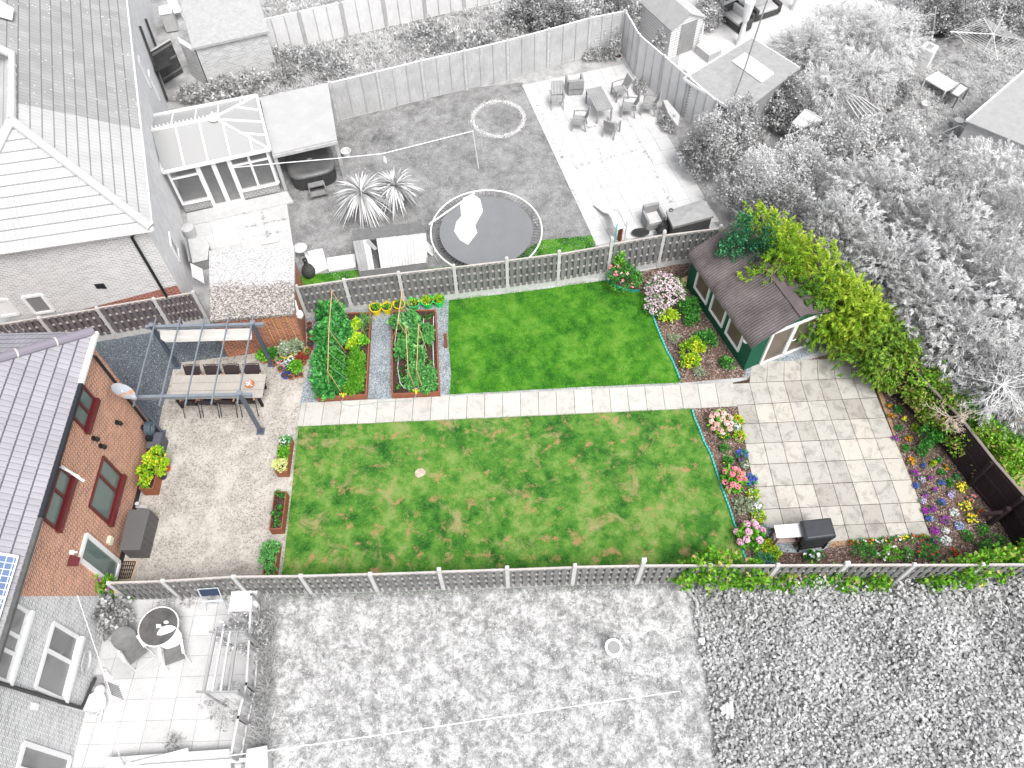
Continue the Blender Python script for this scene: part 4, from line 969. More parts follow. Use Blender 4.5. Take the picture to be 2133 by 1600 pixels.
# ---- pots
M_potblack = plain('pot_black', (.03,.032,.035), .2, 9, .5); M_potwhite = plain('pot_white', (.68,.66,.70), .1, 9, .5); M_potblue = plain('pot_blue_glaze', (.01,.045,.35), .15, 9, .2, .6)
M_potred = plain('pot_red', (.5,.05,.03), .15, 9, .4); M_yel = plain('tub_yellow', (.78,.62,.01), .06, 4, .4, .4); M_grn = plain('tub_green', (.02,.58,.10), .06, 4, .4, .4)
M_potsoil = plain('pot_soil', (.06,.04,.03), .4, 40, .95)
L_mid = leafmat('leaf_mid_green', [(0, (.012,.085,.012)), (.5, (.045,.22,.03)), (1, (.13,.40,.06))])
L_dark = leafmat('leaf_dark_green', [(0, (.018,.11,.025)), (.5, (.045,.26,.05)), (1, (.14,.44,.11))])
L_bright = leafmat('leaf_bright_green', [(0, (.035,.17,.012)), (.5, (.10,.36,.02)), (1, (.26,.56,.05))])
L_lime = leafmat('leaf_lime', [(0, (.16,.30,.01)), (.5, (.34,.56,.02)), (1, (.60,.74,.06))])
L_yg = leafmat('leaf_yellow_spotted', [(0, (.09,.26,.01)), (.5, (.22,.46,.02)), (.8, (.58,.62,.03)), (1, (.75,.66,.05))])
L_silver = leafmat('leaf_silver', [(0, (.15,.22,.12)), (.5, (.28,.36,.22)), (1, (.5,.55,.4))])
L_red = leafmat('leaf_red', [(0, (.16,.02,.02)), (.6, (.36,.06,.04)), (1, (.2,.28,.06))])
L_bluegr = leafmat('leaf_blue_green', [(0, (.03,.14,.035)), (.5, (.09,.34,.075)), (1, (.24,.54,.17))])
L_bronze = leafmat('leaf_bronze', [(0, (.10,.03,.03)), (1, (.25,.10,.08))])
L_cream = leafmat('leaf_cream', [(0, (.45,.52,.15)), (1, (.80,.82,.40))])
def petal(name, a, b_): return leafmat('petal_'+name, [(0, a), (1, b_)], .6)
P_pink = petal('pink', (.75,.16,.24), (.92,.42,.46)); P_pale = petal('pale_pink', (.75,.40,.38), (.95,.66,.62)); P_lil = petal('lilac', (.42,.28,.62), (.75,.62,.85))
P_pur = petal('purple', (.24,.01,.30), (.50,.05,.55)); P_blue = petal('blue', (.03,.03,.42), (.14,.16,.72)); P_lblue = petal('light_blue', (.25,.30,.70), (.60,.66,.90))
P_whi = petal('white', (.66,.68,.72), (.92,.92,.94)); P_yel = petal('yellow', (.80,.62,.02), (.95,.85,.10)); P_ora = petal('orange', (.85,.22,.01), (.95,.42,.03)); P_red = petal('red', (.6,.01,.02), (.85,.06,.05))
P_mau = petal('mauve_white', (.55,.36,.44), (.86,.74,.78))
def bush(parent, c, rad, n, nl, L, W, mat, name='foliage', up=.5, out=.7, spread=None, low=-.05, fill=.5, vvar=.18):
    P_, D_ = shell(c, rad, n, low, fill); spread = spread or L*.35
    C_, D2, L2, W2, v2 = clumps(P_, D_, nl, spread, L, W, up, out, vvar)
    return leafmesh(name, C_, D2, L2, W2, v2, mat, parent)
def flowers(parent, c, rad, n, size, mat, name='flowers', petals=5, up=1.0):
    P_, D_ = shell(c, rad, n, .15, .15); T_ = unit(np.cross(D_, rng.normal(size=D_.shape))); C_, D2, L2, W2, v2 = clumps(P_, T_, petals, size*.2, size, size*.95, up*.1, 1.0, .12, zj=.5)
    return leafmesh(name, C_, D2, L2, W2, v2, mat, parent)
def pot(px, r, h, mat, label, name='plant_pot', plant=None, rim=None, group=None, cat='pot', soil=True, z=0, handles=None, white_rim=False):
    """px: picture-surveyed centre of the rim"""
    c = g(px[0], px[1], h); c.z = z
    t = thing(name, label, cat, c, group=group)
    Lb('pot_body', mat, t, lambda m: m.lathe((0,0,0), [(r*.72,0),(r*.97,h*.86),(r*1.06,h*.86),(r*1.08,h),(r*.95,h),(r*.9,h*.88),(.01,h*.87)], 20))
    if rim: Lb('rim', rim, t, lambda m: m.lathe((0,0,h+.003), [(r*1.10,-.03),(r*1.12,.012),(r*.96,.012),(r*.95,-.02),(r*.95,-.03)], 24))
    Lb('soil', M_potsoil, t, lambda m: m.lathe((0,0,h*.875), [(r*.9,0),(r*.88,.012),(.01,.02)], 16))
    if handles:
        Lb('handle', mat, t, lambda m: m.tube([(math.cos(handles)*r*1.02+dx, math.sin(handles)*r*1.02+dy, h+dz) for dx, dy, dz in ((-.07*math.sin(handles),.07*math.cos(handles),0),(-.05*math.sin(handles),.05*math.cos(handles),.07),(.05*math.sin(handles),-.05*math.cos(handles),.07),(.07*math.sin(handles),-.07*math.cos(handles),0))], .014))
    if plant: plant(t, Vector((c.x, c.y, z+h)))
    return t
gp_ = 'empty clay and plastic pots along the garage wall'
pot((644,674), .105, .2, M_terra, 'clay pot of dark soil, topmost in the column beside the garage wall', group=gp_)
pot((644.5,687), .105, .18, M_potblack, 'black pot of dark soil, second down in the column beside the garage', group=gp_)
pot((645,697), .10, .18, M_potred, 'red brown pot with small leaves, third down in the column beside the garage', plant=lambda t, c: bush(t, c, (.05,.05,.04), 6, 5, .05, .03, L_mid))
pot((644.5,706), .095, .18, M_terra, 'clay pot of soil, fourth down in the column beside the garage', group=gp_)
pot((645,715), .105, .18, M_potblack, 'black pot of soil, fifth down in the column beside the garage', group=gp_)
pot((648,723), .075, .14, M_potred, 'small bright red pot at the foot of the garage column of pots')
sd_ = lambda t, c: bush(t, c, (.03,.03,.03), 4, 5, .05, .035, L_bright)
pot((641,729.5), .10, .2, M_terra, 'clay pot with a green seedling beside the tall yellow rimmed pot', plant=sd_)
pot((638,739), .10, .2, M_terra, 'clay pot with a green seedling below the red pot and beside the red leaved plant', plant=sd_)
big = lambda mat, sz=.2, hh=.28, L=.09: (lambda t, c: bush(t, (c.x,c.y,c.z+.08), (sz,sz,hh), 60, 10, L, L*.45, mat))
def silverp(t, c): bush(t, (c.x,c.y,c.z+.1), (.22,.2,.38), 90, 9, .10, .035, L_silver, up=.7); flowers(t, (c.x,c.y,c.z+.2), (.18,.16,.3), 10, .05, P_whi)
pot((596,735), .21, .36, M_potwhite, 'large yellow rimmed pot of tall silver foliage against the garage, left of the pair', rim=M_yel, plant=silverp)
pot((621.5,729), .21, .36, M_terra, 'large yellow rimmed pot of tall silver foliage at the garage corner, right of the pair', rim=M_yel, plant=lambda t, c: bush(t, (c.x,c.y,c.z+.12), (.22,.2,.42), 90, 9, .10, .035, L_silver, up=.7))
pot((571.5,741), .19, .26, M_terra, 'clay pot of bushy mid green plant against the garage wall behind the pergola post', plant=big(L_mid, .19, .26))
pot((549,744), .17, .24, M_terra, 'clay pot of low bright green herb, leftmost against the garage wall', plant=big(L_bright, .18, .16))
pot((583,750), .16, .2, M_potwhite, 'round white pot of pink flowers in the pot group', plant=lambda t, c: (bush(t, (c.x,c.y,c.z), (.15,.15,.1), 30, 7, .06, .03, L_dark), flowers(t, (c.x,c.y,c.z+.04), (.16,.15,.1), 14, .045, P_pink)))
pot((603,749.5), .18, .24, M_potwhite, 'white pot of cream and white flowers in the middle of the pot group', plant=lambda t, c: (bush(t, (c.x,c.y,c.z), (.16,.15,.09), 30, 7, .06, .03, L_mid), flowers(t, (c.x,c.y,c.z+.03), (.16,.15,.1), 22, .05, P_whi)))
pot((628,748), .17, .26, M_terra, 'clay pot of red leaved plant in the pot group', plant=big(L_red, .18, .16, .08))
def spike(t, c):
    bush(t, c, (.06,.06,.05), 10, 6, .06, .03, L_mid); a = rng.random((90,1)); leafmesh('flowers', np.array([c.x,c.y,c.z+.05])+a*np.array([0,0,.35])+rng.normal(size=(90,3))*.014, rng.normal(size=(90,3))+np.array([0,0,.4]), .035, .03, rng.random(90), P_lblue, t)
pot((620,742), .09, .18, M_terra, 'clay pot with one tall blue flower spike in the pot group', plant=spike)
pot((619,768), .14, .2, plain('pot_pinkish', (.55,.38,.36), .1, 9, .7), 'pinkish pot of bright lime leafy plant in the pot group', plant=big(L_bright, .17, .2, .1))
pot((571.5,756), .075, .14, M_terra, 'very small clay pot beside the pergola post foot', plant=lambda t, c: bush(t, c, (.04,.04,.02), 5, 5, .04, .02, L_dark))
pot((584,767), .115, .16, M_terra, 'wide clay pot with a tiny seedling, left of the mossy blue pot', plant=lambda t, c: bush(t, c, (.02,.02,.02), 3, 4, .04, .02, L_bright))
pot((601,768), .155, .2, M_potblue, 'bright blue glazed pot filled with moss', plant=lambda t, c: bush(t, (c.x,c.y,c.z-.04), (.14,.14,.06), 80, 8, .025, .02, leafmat('moss', [(0, (.03,.10,.01)), (1, (.16,.28,.03))])))
pot((593,781), .12, .17, M_potblue, 'blue glazed pot of bare soil at the front of the pot group')
for i, (x, y, r_) in enumerate(((604.5,785,.095),(610,778,.085),(616.5,782,.085),(626,780,.085))):
    pot((x,y), r_, .13, M_terra, 'small clay pot in the front row of the pot group, %s from the blue pot' % ORD[i], group='small clay pots in the front row', plant=lambda t, c: bush(t, c, (.015,.015,.02), 2, 4, .04, .02, L_bright))
# flexible tubs by the fence
for i, (x, y, r_) in enumerate(((782,640,.205),(805,638.5,.185),(831,633,.205))):
    pot((x,y), r_, .34, M_yel, 'yellow flexible tub with young leafy plants, %s of three by the slatted fence' % ('left','middle','right')[i], name='flexible_tub', cat='tub', group='yellow tubs by the fence', handles=math.pi*(.95 if i != 1 else .5), plant=lambda t, c: bush(t, (c.x,c.y,c.z-.02), (.13,.13,.07), 12, 7, .08, .05, L_bright))
for i, (x, y, r_) in enumerate(((861,630,.215),(889,626,.215),(913.5,623,.215))):
    pot((x,y), r_, .34, M_grn, 'bright green flexible tub of %s, %s of three by the slatted fence' % (('sparse leaves','yellow green leaves','yellow green leaves')[i], ('left','middle','right')[i]), name='flexible_tub', cat='tub', group='green tubs by the fence', handles=(math.pi*.7, math.pi*.35, math.pi*.75)[i], plant=lambda t, c: bush(t, (c.x,c.y,c.z-.02), (.17,.17,.08), (14,45,40)[i], 7, .075, .045, L_yg))

# ---- timber planters and beds
M_plt = wood('timber_red_brown', (.36,.135,.075), (.22,.075,.045), dark=.8, rough=.7)
def framebed(name, label, cat, pxs, h, soil=.06, wt=.045, mat=M_plt, loc_z=0, group=None, soilm=M_soil):
    P_ = [g(x, y, h) for x, y in pxs]; c = sum(P_, Vector((0,0,0)))/4; t = thing(name, label, cat, (c.x, c.y, 0), group=group)
    for i in range(4):
        a, b_ = P_[i], P_[(i+1)%4]; d = (b_-a).normalized(); n_ = Vector((-d.y,d.x,0)); n_ = n_ if n_.dot(c-a) > 0 else -n_
        ext = wt if i % 2 == 0 else 0
        m = MB(); m.beam(Z(a,h/2)+n_*wt/2+d*(wt if i % 2 else 0), Z(b_,h/2)+n_*wt/2-d*(wt if i % 2 else 0), wt, h); m.build('board', mat, t, bevel=.004)
    for p in P_: m = MB(); q_ = Z(p,0)+(Z(c,0)-Z(p,0)).normalized()*wt*1.9; m.beam(q_+Vector((0,0,.02)), Z(q_,h+.004), .05, .05, up=(0,1,0)); m.build('corner_post', mat, t)
    m = MB(); q_ = [Z(p + (Z(c,p.z)-p).normalized()*wt*.9, h-soil) for p in P_]; 
    n = 14; vs = [tuple(lerp(lerp(q_[0],q_[1],i/n), lerp(q_[3],q_[2],i/n), j/n)+Vector((0,0,random.uniform(-.018,.018)))) for j in range(n+1) for i in range(n+1)]
    fs = [(j*(n+1)+i, (j+1)*(n+1)+i, (j+1)*(n+1)+i+1, j*(n+1)+i+1) for j in range(n) for i in range(n)]; m.add(vs, fs); m.build('soil', soilm, t)
    return t, P_, c
bed1, Q1, c1_ = framebed('raised_bed', 'timber raised bed packed with dark leafy crops, beside the garage', 'raised bed', [(666,653),(773,649),(763.4,823),(659.5,829)], .28)
bed2, Q2, c2_ = framebed('raised_bed', 'timber raised bed with bare soil edges, canes and drip hose, beside the lawn', 'raised bed', [(815.6,647.5),(908,644),(916,817),(815.6,822)], .28)
def bpx(x, y): return ((540+x/5.08), (600+y/5.08))     # survey crop of the beds
def crop(name, label, x, y, z, rad, n, nl, L, W, mat, cat='plant', group=None, extra=None, up=.5, out=.7, low=-.05, fill=.5, par=None):
    c = g(*bpx(x, y), z); t = thing(name, label, cat, (c.x, c.y, .2), group=group)
    bush(t, (c.x, c.y, z-rad[2]*.6), rad, n, nl, L, W, mat, up=up, out=out, low=low, fill=fill)
    if extra: extra(t, c)
    return t
crop('courgette_plant', 'dark broad leafed crop at the top of the left raised bed by the fence', 745, 215, .65, (.36,.52,.36), 170, 6, .20, .15, L_dark, out=.5)
crop('courgette_plant', 'dark broad leafed crop left of the upper canes in the left raised bed', 705, 470, .6, (.30,.46,.36), 190, 6, .19, .14, L_dark)
crop('courgette_plant', 'dark leafed crop filling the left side of the left raised bed', 690, 740, .6, (.36,.68,.36), 330, 6, .15, .10, L_dark)
crop('courgette_plant', 'dark leafed crop at the front left corner of the left raised bed', 715, 985, .55, (.46,.46,.35), 260, 6, .15, .10, L_dark)
crop('bean_plant', 'green bean leaves climbing under the cane frame of the left raised bed', 830, 420, .75, (.35,.75,.4), 230, 7, .12, .09, L_dark)
crop('bean_plant', 'pale tipped bean leaves under the lower cane frame of the left raised bed', 800, 800, .7, (.32,.65,.4), 220, 7, .11, .08, L_mid)
for i, (x, y, m_, r_, nm) in enumerate(((1035,370,L_lime,.17,'bright lime lettuce, topmost in the left raised bed'),(985,440,L_lime,.14,'bright lime lettuce below the topmost one in the left raised bed'),(1020,525,L_lime,.15,'bright lime lettuce beside the dark red lettuce'),(975,585,L_lime,.17,'large bright lime lettuce left of the darker green lettuce'),(1095,550,L_bright,.15,'darker green lettuce at the right edge of the left raised bed'))):
    crop('lettuce', nm, x, y, .42, (r_,r_,.13), 50, 8, .09, .08, m_, cat='lettuce', group='lettuces in the left raised bed')
crop('lettuce', 'dark red lettuce in the left raised bed', 1050, 475, .36, (.15,.12,.06), 26, 7, .08, .06, L_bronze, cat='lettuce')
crop('onion_row', 'thin blue green onion leaves at the top right of the left raised bed', 1110, 370, .42, (.16,.34,.12), 60, 5, .24, .012, L_bluegr, up=1.4)
crop('carrot_row', 'feathery bright green carrot tops at the right of the left raised bed', 1015, 830, .5, (.30,.85,.28), 520, 9, .085, .02, L_bright, up=.7)
crop('carrot_row', 'feathery bright green tops at the front of the left raised bed', 985, 1040, .48, (.34,.22,.24), 150, 9, .085, .02, L_bright, up=.7)
for i, (x, y, r_, m_, nm) in enumerate(((1590,330,.34,L_bluegr,'broad blue green leafed plant at the top of the right raised bed'),(1455,345,.18,L_bluegr,'broad leafed plant overhanging the left edge of the right raised bed'),(1600,500,.32,L_bluegr,'broad leafed squash in the upper middle of the right raised bed'),(1530,620,.24,L_bluegr,'broad leafed squash left of the canes in the right raised bed'))):
    crop('squash_plant', nm, x, y, .6, (r_,r_*.9,.34), int(380*r_), 6, .15, .13, m_)
for i, (x, y, r_, nm) in enumerate(((1780,430,.18,'small potato plant below the seedlings at the right of the right raised bed'),(1775,520,.2,'potato plant beside the white hose in the right raised bed'),(1655,700,.32,'potato plant between the two cane frames'),(1650,850,.26,'potato plant in the middle of the right raised bed'),(1770,900,.32,'large potato plant near the front right of the right raised bed'),(1600,970,.24,'potato plant left of the front canes'),(1780,1010,.26,'potato plant at the front right corner of the right raised bed'))):
    crop('potato_plant', nm, x, y, .5, (r_,r_,.28), int(600*r_), 8, .08, .045, L_bluegr, group='potato plants in the right raised bed')
for i, (x, y) in enumerate(((1725,370),(1770,310),(1820,290),(1470,690),(1480,760),(1485,850),(1490,910),(1500,975),(1475,1050),(1820,780),(1575,1075))):
    crop('seedling', 'young leafy seedling in bare soil of the right raised bed, %s from the top' % ORD[sorted([370,310,290,690,760,850,910,975,1050,780,1075]).index(y)], x, y, .27, (.06,.06,.05), 7, 5, .07, .045, L_mid, cat='seedling', group='seedlings in the right raised bed')
M_cane = plain('bamboo_cane', (.60,.38,.20), .2, 9, .6); M_str = plain('garden_string', (.55,.62,.64), .1)
def canes(label, ridge, feet, zr, strings=True, zf=.3):
    R_ = [g(*bpx(x,y), zr) for x, y in ridge]; c = sum(R_, Vector((0,0,0)))/len(R_); t = thing('cane_frame', label, 'cane frame', (c.x, c.y, .22))
    m = MB(); m.tube(R_, .014, 5); m.build('ridge_cane', M_cane, t)
    for (i, x, y) in feet:
        m = MB(); f = g(*bpx(x,y), zf); tp = R_[i] + (R_[i]-f).normalized()*.08; m.tube([tp, Z(f,.22)], .011, 5); m.build('cane', M_cane, t)
        f2 = 2*R_[i]-f; m = MB(); m.tube([R_[i]+(R_[i]-Z(f2,.22)).normalized()*.06, Vector((f2.x,f2.y,.22))], .011, 5); m.build('cane', M_cane, t)
    if strings:
        m = MB()
        for k in range(7):
            a = R_[0].lerp(R_[-1], (k+.5)/7); m.tube([a, Vector((a.x+.35+.02*k, a.y+.1, .4))], .004, 4)
        m.build('strings', M_str, t)
canes('bamboo cane frame with strings over the left raised bed', [(768,30),(737,440),(725,880)], [(0,940,300),(1,910,670),(2,875,1110)], 1.55)
canes('bamboo cane frame with strings, further of two in the right raised bed', [(1508,25),(1470,360)], [(0,1610,225),(1,1635,585)], 1.5)
canes('low bamboo cane frame in the middle of the right raised bed', [(1550,400),(1575,870)], [(0,1640,590),(1,1655,1065)], 1.25, False)
canes('bamboo cane frame near the right hose in the right raised bed', [(1685,395),(1665,870)], [(0,1765,640),(1,1740,1080)], 1.25, False)
m = MB(); m.tube([g(*bpx(1510,20),1.5), g(*bpx(1430,615),.25)], .014, 5); tag(m.build('bamboo_cane', plain('cane_pale', (.66,.55,.48), .1)), 'single pale cane leaning down into the left edge of the right raised bed', 'cane')
M_hose = plain('hose_white', (.62,.66,.68), .05, 5, .5)
for lab, pts in (('white drip hose looped round the right raised bed', [(1740,320),(1735,600),(1700,1000),(1680,1060),(1600,1075),(1530,1055),(1490,1000),(1465,850),(1480,650),(1485,560)]), ('pale drip hose loop near the front right of the raised bed', [(1845,300),(1838,600),(1845,800),(1860,900),(1840,970),(1770,1030),(1690,1065)]), ('pale hose in the right front corner of the left raised bed', [(1100,330),(1085,450)])):
    m = MB(); P_ = [g(*bpx(x,y),.26) for x, y in pts]; fine_ = []
    for i in range(len(P_)-1):
        for k in range(4): fine_.append(P_[i].lerp(P_[i+1], k/4))
    m.tube(fine_+[P_[-1]], .014, 6); tag(m.build('drip_hose', M_hose), lab, 'hose')
m = MB(); P_ = [g(*bpx(x,y),z) for x, y, z in ((890,1150,.3),(885,1180,.12),(855,1205,.045),(900,1235,.045),(960,1250,.045),(1100,1232,.045),(1300,1205,.045),(1500,1195,.045),(1600,1195,.045),(1640,1170,.1),(1662,1120,.3))]
m.tube(P_, .013, 6); tag(m.build('garden_hose', plain('hose_grey_green', (.30,.38,.36), .1)), 'thin grey green hose lying across the path slabs in front of the raised beds', 'hose')
for lab, x, y in (('yellow and green hose connector on the front board of the left raised bed', 888, 1130), ('yellow and green hose connector on the front board of the right raised bed', 1662, 1090)):
    c = g(*bpx(x,y), .32); t = thing('hose_connector', lab, 'hose connector', c)
    Lb('manifold', plain('connector_green', (.10,.38,.12), .1), t, lambda m: m.box(-.13,.13,-.02,.02,-.02,.02)); 
    for k in range(4): Lb('nozzle', M_yel, t, lambda m: m.lathe((-.1+.066*k,0,.02), [(.02,0),(.02,.06)], 8))
    Lb('nozzle', M_yel, t, lambda m: m.box(-.03,.03,-.09,-.02,-.03,.02))
m = MB(); a, b_ = g(929,724,0), g(920,684,.75); m.beam(Z(a,.0), Vector((a.x+.03,a.y,.85)), .11, .07, up=(0,1,0)); tag(m.build('timber_post', M_plt), 'short red brown post standing in gravel beside the far lawn', 'post')
# patio planters
pl = []
for lab, px, hh in (('long red brown planter nearest the pergola on the lawn edge', [(582,909),(607,909),(597,982),(572,982)], .42), ('long red brown planter with sparse seedlings, middle of the lawn edge three', [(571,1023),(597,1023),(587,1101),(560,1103)], .42), ('long red brown planter nearest the bottom fence on the lawn edge', [(555,1130),(580,1130),(571,1198),(546,1200)], .42), ('red brown planter of yellow green shrubs against the orange house wall', [(313,948),(334,952),(319,1018),(289,1018)], .5)):
    t, P_, c = framebed('timber_planter', lab, 'planter', px, hh, .05, .03); pl.append((t, P_, c))
def plant(name, label, px, z, rad, n, nl, L, W, mat, cat='plant', group=None, fl=None, up=.5, out=.7, base=0, low=-.05, fill=.5):
    """z = height of the top; px = picture point of the crown top centre"""
    zc_ = base+(z-base)*.6; c = g(px[0], px[1], zc_); t = thing(name, label, cat, (c.x, c.y, base), group=group)
    bush(t, (c.x, c.y, base+(z-base)*.35), (rad[0], rad[1], (z-base)*.65), n, nl, L, W, mat, up=up, out=out, low=low, fill=fill)
    if fl:
        for (pm, nf, sz) in fl: flowers(t, (c.x, c.y, base+(z-base)*.4), (rad[0]*1.02, rad[1]*1.02, (z-base)*.66), nf, sz, pm)
    return t
B_ = .37
plant('flowering_plant', 'white flowered blue green plant in the planter nearest the pergola', (594,918), .58, (.18,.2), 50, 8, .07, .03, L_bluegr, fl=[(P_whi,40,.03)], base=B_)
plant('herb_plant', 'bright green herb in the planter nearest the pergola', (590,943), .58, (.17,.24), 70, 9, .07, .03, L_bright, base=B_)
plant('herb_plant', 'round pale cream green cushion plant in the planter nearest the pergola', (584,967), .58, (.24,.23), 110, 9, .05, .03, L_cream, base=B_)
for i, (x, y, r_) in enumerate(((580,1028,.1),(589,1032,.07),(583,1058,.07),(571,1069,.1),(583,1072,.06),(574,1090,.15))):
    plant('seedling', 'small green seedling in the middle planter, %s from its top end' % ORD[i], (x,y), .46, (r_,r_), 8+int(r_*60), 6, .06, .035, L_mid, cat='seedling', group='seedlings in the middle planter', base=B_)
plant('leafy_plant', 'bushy blue green plant at the top of the planter nearest the bottom fence', (562,1142), .62, (.26,.24), 80, 8, .08, .04, L_bluegr, base=B_)
plant('leafy_plant', 'trailing green plant down the planter nearest the bottom fence', (556,1168), .56, (.2,.28), 50, 8, .08, .04, L_bluegr, base=B_)
plant('leafy_plant', 'green plant at the bottom end of the planter nearest the bottom fence', (563,1188), .52, (.12,.18), 26, 8, .08, .04, L_bluegr, base=B_)
plant('leafy_shrub', 'yellow green shrub at the top of the planter against the house wall', (322,947), .85, (.27,.25), 48, 8, .11, .07, L_yg, base=.45)
plant('leafy_shrub', 'yellow green shrub in the middle of the planter against the house wall', (306,980), .85, (.25,.27), 42, 8, .11, .07, L_yg, base=.45)
plant('leafy_shrub', 'yellow green shrub at the bottom of the planter against the house wall', (303,1004), .75, (.17,.18), 24, 8, .10, .06, L_yg, base=.45)
pot((342,968), .15, .3, M_potred, 'red pot with a lime green plant beside the wall planter', plant=big(L_lime, .16, .18, .09))
pot((334,986), .15, .28, M_potblack, 'black pot with a small lime green plant beside the wall planter', plant=big(L_lime, .13, .12, .08))
def chest(name, label, cat, top, base_r, mat, ribs=0, lid=.06, h=None):
    h = h or height(top[1], base_r); P_ = [g(x, y, h) for x, y in top]; c = sum(P_, Vector((0,0,0)))/4; t = thing(name, label, cat, (c.x, c.y, 0))
    m = MB(); q_ = [c+(p-c)*.95 for p in P_]; m.prism(q_, .01, h-lid); m.build('body', mat, t, bevel=.012)
    if ribs:
        m = MB(); a, b_ = q_[1], q_[2]; d = (b_-a).normalized()
        n_ = Vector((d.y,-d.x,0)); n_ = n_ if n_.x > 0 else -n_
        for k in range(ribs+1): p = a.lerp(b_, k/ribs); m.beam(Z(p,.03)+n_*.006, Z(p,h-lid-.02)+n_*.006, .03, .02, up=n_)
        for s_ in (.05, h-lid-.04): m.beam(Z(a,s_)+n_*.007, Z(b_,s_)+n_*.007, .022, .04)
        m.build('side_ribs', mat, t)
    m = MB(); m.prism(P_, h-lid, h); m.build('lid', mat, t, bevel=.02)
    return t, P_, h
M_chest = plain('storage_grey', (.125,.12,.12), .1, 30, .7, .3, fine=.25)
chest('storage_chest', 'large dark grey plastic storage chest against the house wall', 'storage box', [(267,1061),(312.6,1060),(291,1146),(247,1146)], (329,1076), M_chest, 6, h=.78)
chest('storage_box', 'small slate grey storage box under the hose reel', 'storage box', [(312,900),(339,900),(330,934),(303,933)], (349,917), plain('storage_slate', (.10,.105,.125), .15, 18, .7, .3, fine=.2), 0, h=.6)
# hose reel, satellite dish, door mat, small bits by the wall
hr = onB(297,893) + Vector((.22,0,0)); t = thing('hose_reel', 'round slate blue hose reel mounted on the orange house wall above the small storage box', 'hose reel', hr)
M_reel = plain('reel_slate', (.055,.085,.11), .1, 9, .5, .4)
def discs(m, c, r_, x0, x1, n=18):
    vs = [(x, c[1]+r_*math.cos(2*math.pi*k/n), c[2]+r_*math.sin(2*math.pi*k/n)) for x in (x0, x1) for k in range(n)]
    m.add([(v[0]+c[0], v[1], v[2]) for v in vs], [tuple(range(n)), tuple(range(n,2*n))[::-1]] + [(k, n+k, n+(k+1)%n, (k+1)%n) for k in range(n)])
Lb('drum', M_reel, t, lambda m: discs(m, (0,0,0), .24, -.1, .1), bevel=.02)
Lb('hub', plain('reel_light', (.12,.16,.19), .1), t, lambda m: (discs(m, (0,0,0), .10, .1, .12), m.box(.1,.115,-.17,.17,-.02,.02)))
Lb('hose_guide', M_blackp, t, lambda m: m.box(-.08,.08,-.36,-.2,-.22,-.02))
Lb('wall_bracket', M_blackp, t, lambda m: m.box(-.22,-.1,-.06,.06,-.15,.15))
sd0 = onB(232,812); t = thing('satellite_dish', 'grey rust stained satellite dish on the orange house wall', 'satellite dish', sd0+Vector((.35,-.1,0)))
mrs, ntq, bq = newmat('dish_rusty', .5, .4); nq = noise(ntq, coords(ntq, 'Object', 1.0, (0,.1,-.1)), 4.2, 4, .7); ntq.links.new(ramp(ntq, nq, [(.5, (.42,.46,.52)), (.62, (.55,.28,.12))]), bq.inputs['Base Color'])
def dish(m):
    n = 24; rr = 6; vs = [(0,0,0)]; ax = Matrix.Rotation(R(32),4,'Z') @ Matrix.Rotation(R(-38),4,'Y')
    for j in range(1, rr+1):
        for k in range(n): r_ = .33*j/rr; vs.append((r_*r_*.55, r_*math.cos(2*math.pi*k/n), 1.15*r_*math.sin(2*math.pi*k/n)))
    vs = [tuple(ax @ Vector(v)) for v in vs]; fs = [(0, 1+k, 1+(k+1)%n) for k in range(n)] + [(1+(j-1)*n+k, 1+j*n+k, 1+j*n+(k+1)%n, 1+(j-1)*n+(k+1)%n) for j in range(1, rr) for k in range(n)]
    m.add(vs, fs)
o_ = Lb('dish', mrs, t, dish, smooth=True)
Lb('arm', plain('dish_grey', (.40,.45,.50), .1), t, lambda m: m.tube([(0,0,-.3),(.34,-.18,-.12),(.42,-.22,.02)], .018).cbox((.43,-.22,.04), .1, .07, .12))
Lb('wall_mount', M_whitep, t, lambda m: m.tube([(0,.03,0),(-.18,.3,-.12),(-.3,.4,-.12)], .025))
m = MB(); P_ = [g(246,1171), g(283,1171), g(272,1205), g(240,1205)]; c = sum(P_, Vector((0,0,0)))/4; 
for k in range(9): a = P_[0].lerp(P_[1], k/8); b_ = P_[3].lerp(P_[2], k/8); m.beam(Z(a,.03), Z(b_,.03), .02, .03)
for k in range(5): a = P_[0].lerp(P_[3], k/4); b_ = P_[1].lerp(P_[2], k/4); m.beam(Z(a,.034), Z(b_,.034), .02, .03)
tag(m.build('door_mat', M_blackm), 'black open grid rubber mat below the white patio door', 'door mat')
m = MB(); P_ = [g(240,1168), g(291,1166), g(280,1215), g(232,1215)]; m.prism(P_, .005, .015); tag(m.build('door_slab', plain('slab_tan', (.42,.33,.25), .2)), kind='structure')
m = MB(); P_ = [g(285,1052), g(310,1056), g(309,1062), g(285,1060)]; m.prism(P_, 0, .1); m.lathe(Z(P_[0], .1)+Vector((.1,-.05,0)), [(.06,0),(.07,.12)], 10); tag(m.build('drain_cover', M_concG), 'pale drain surround tucked behind the large storage chest', 'drain')

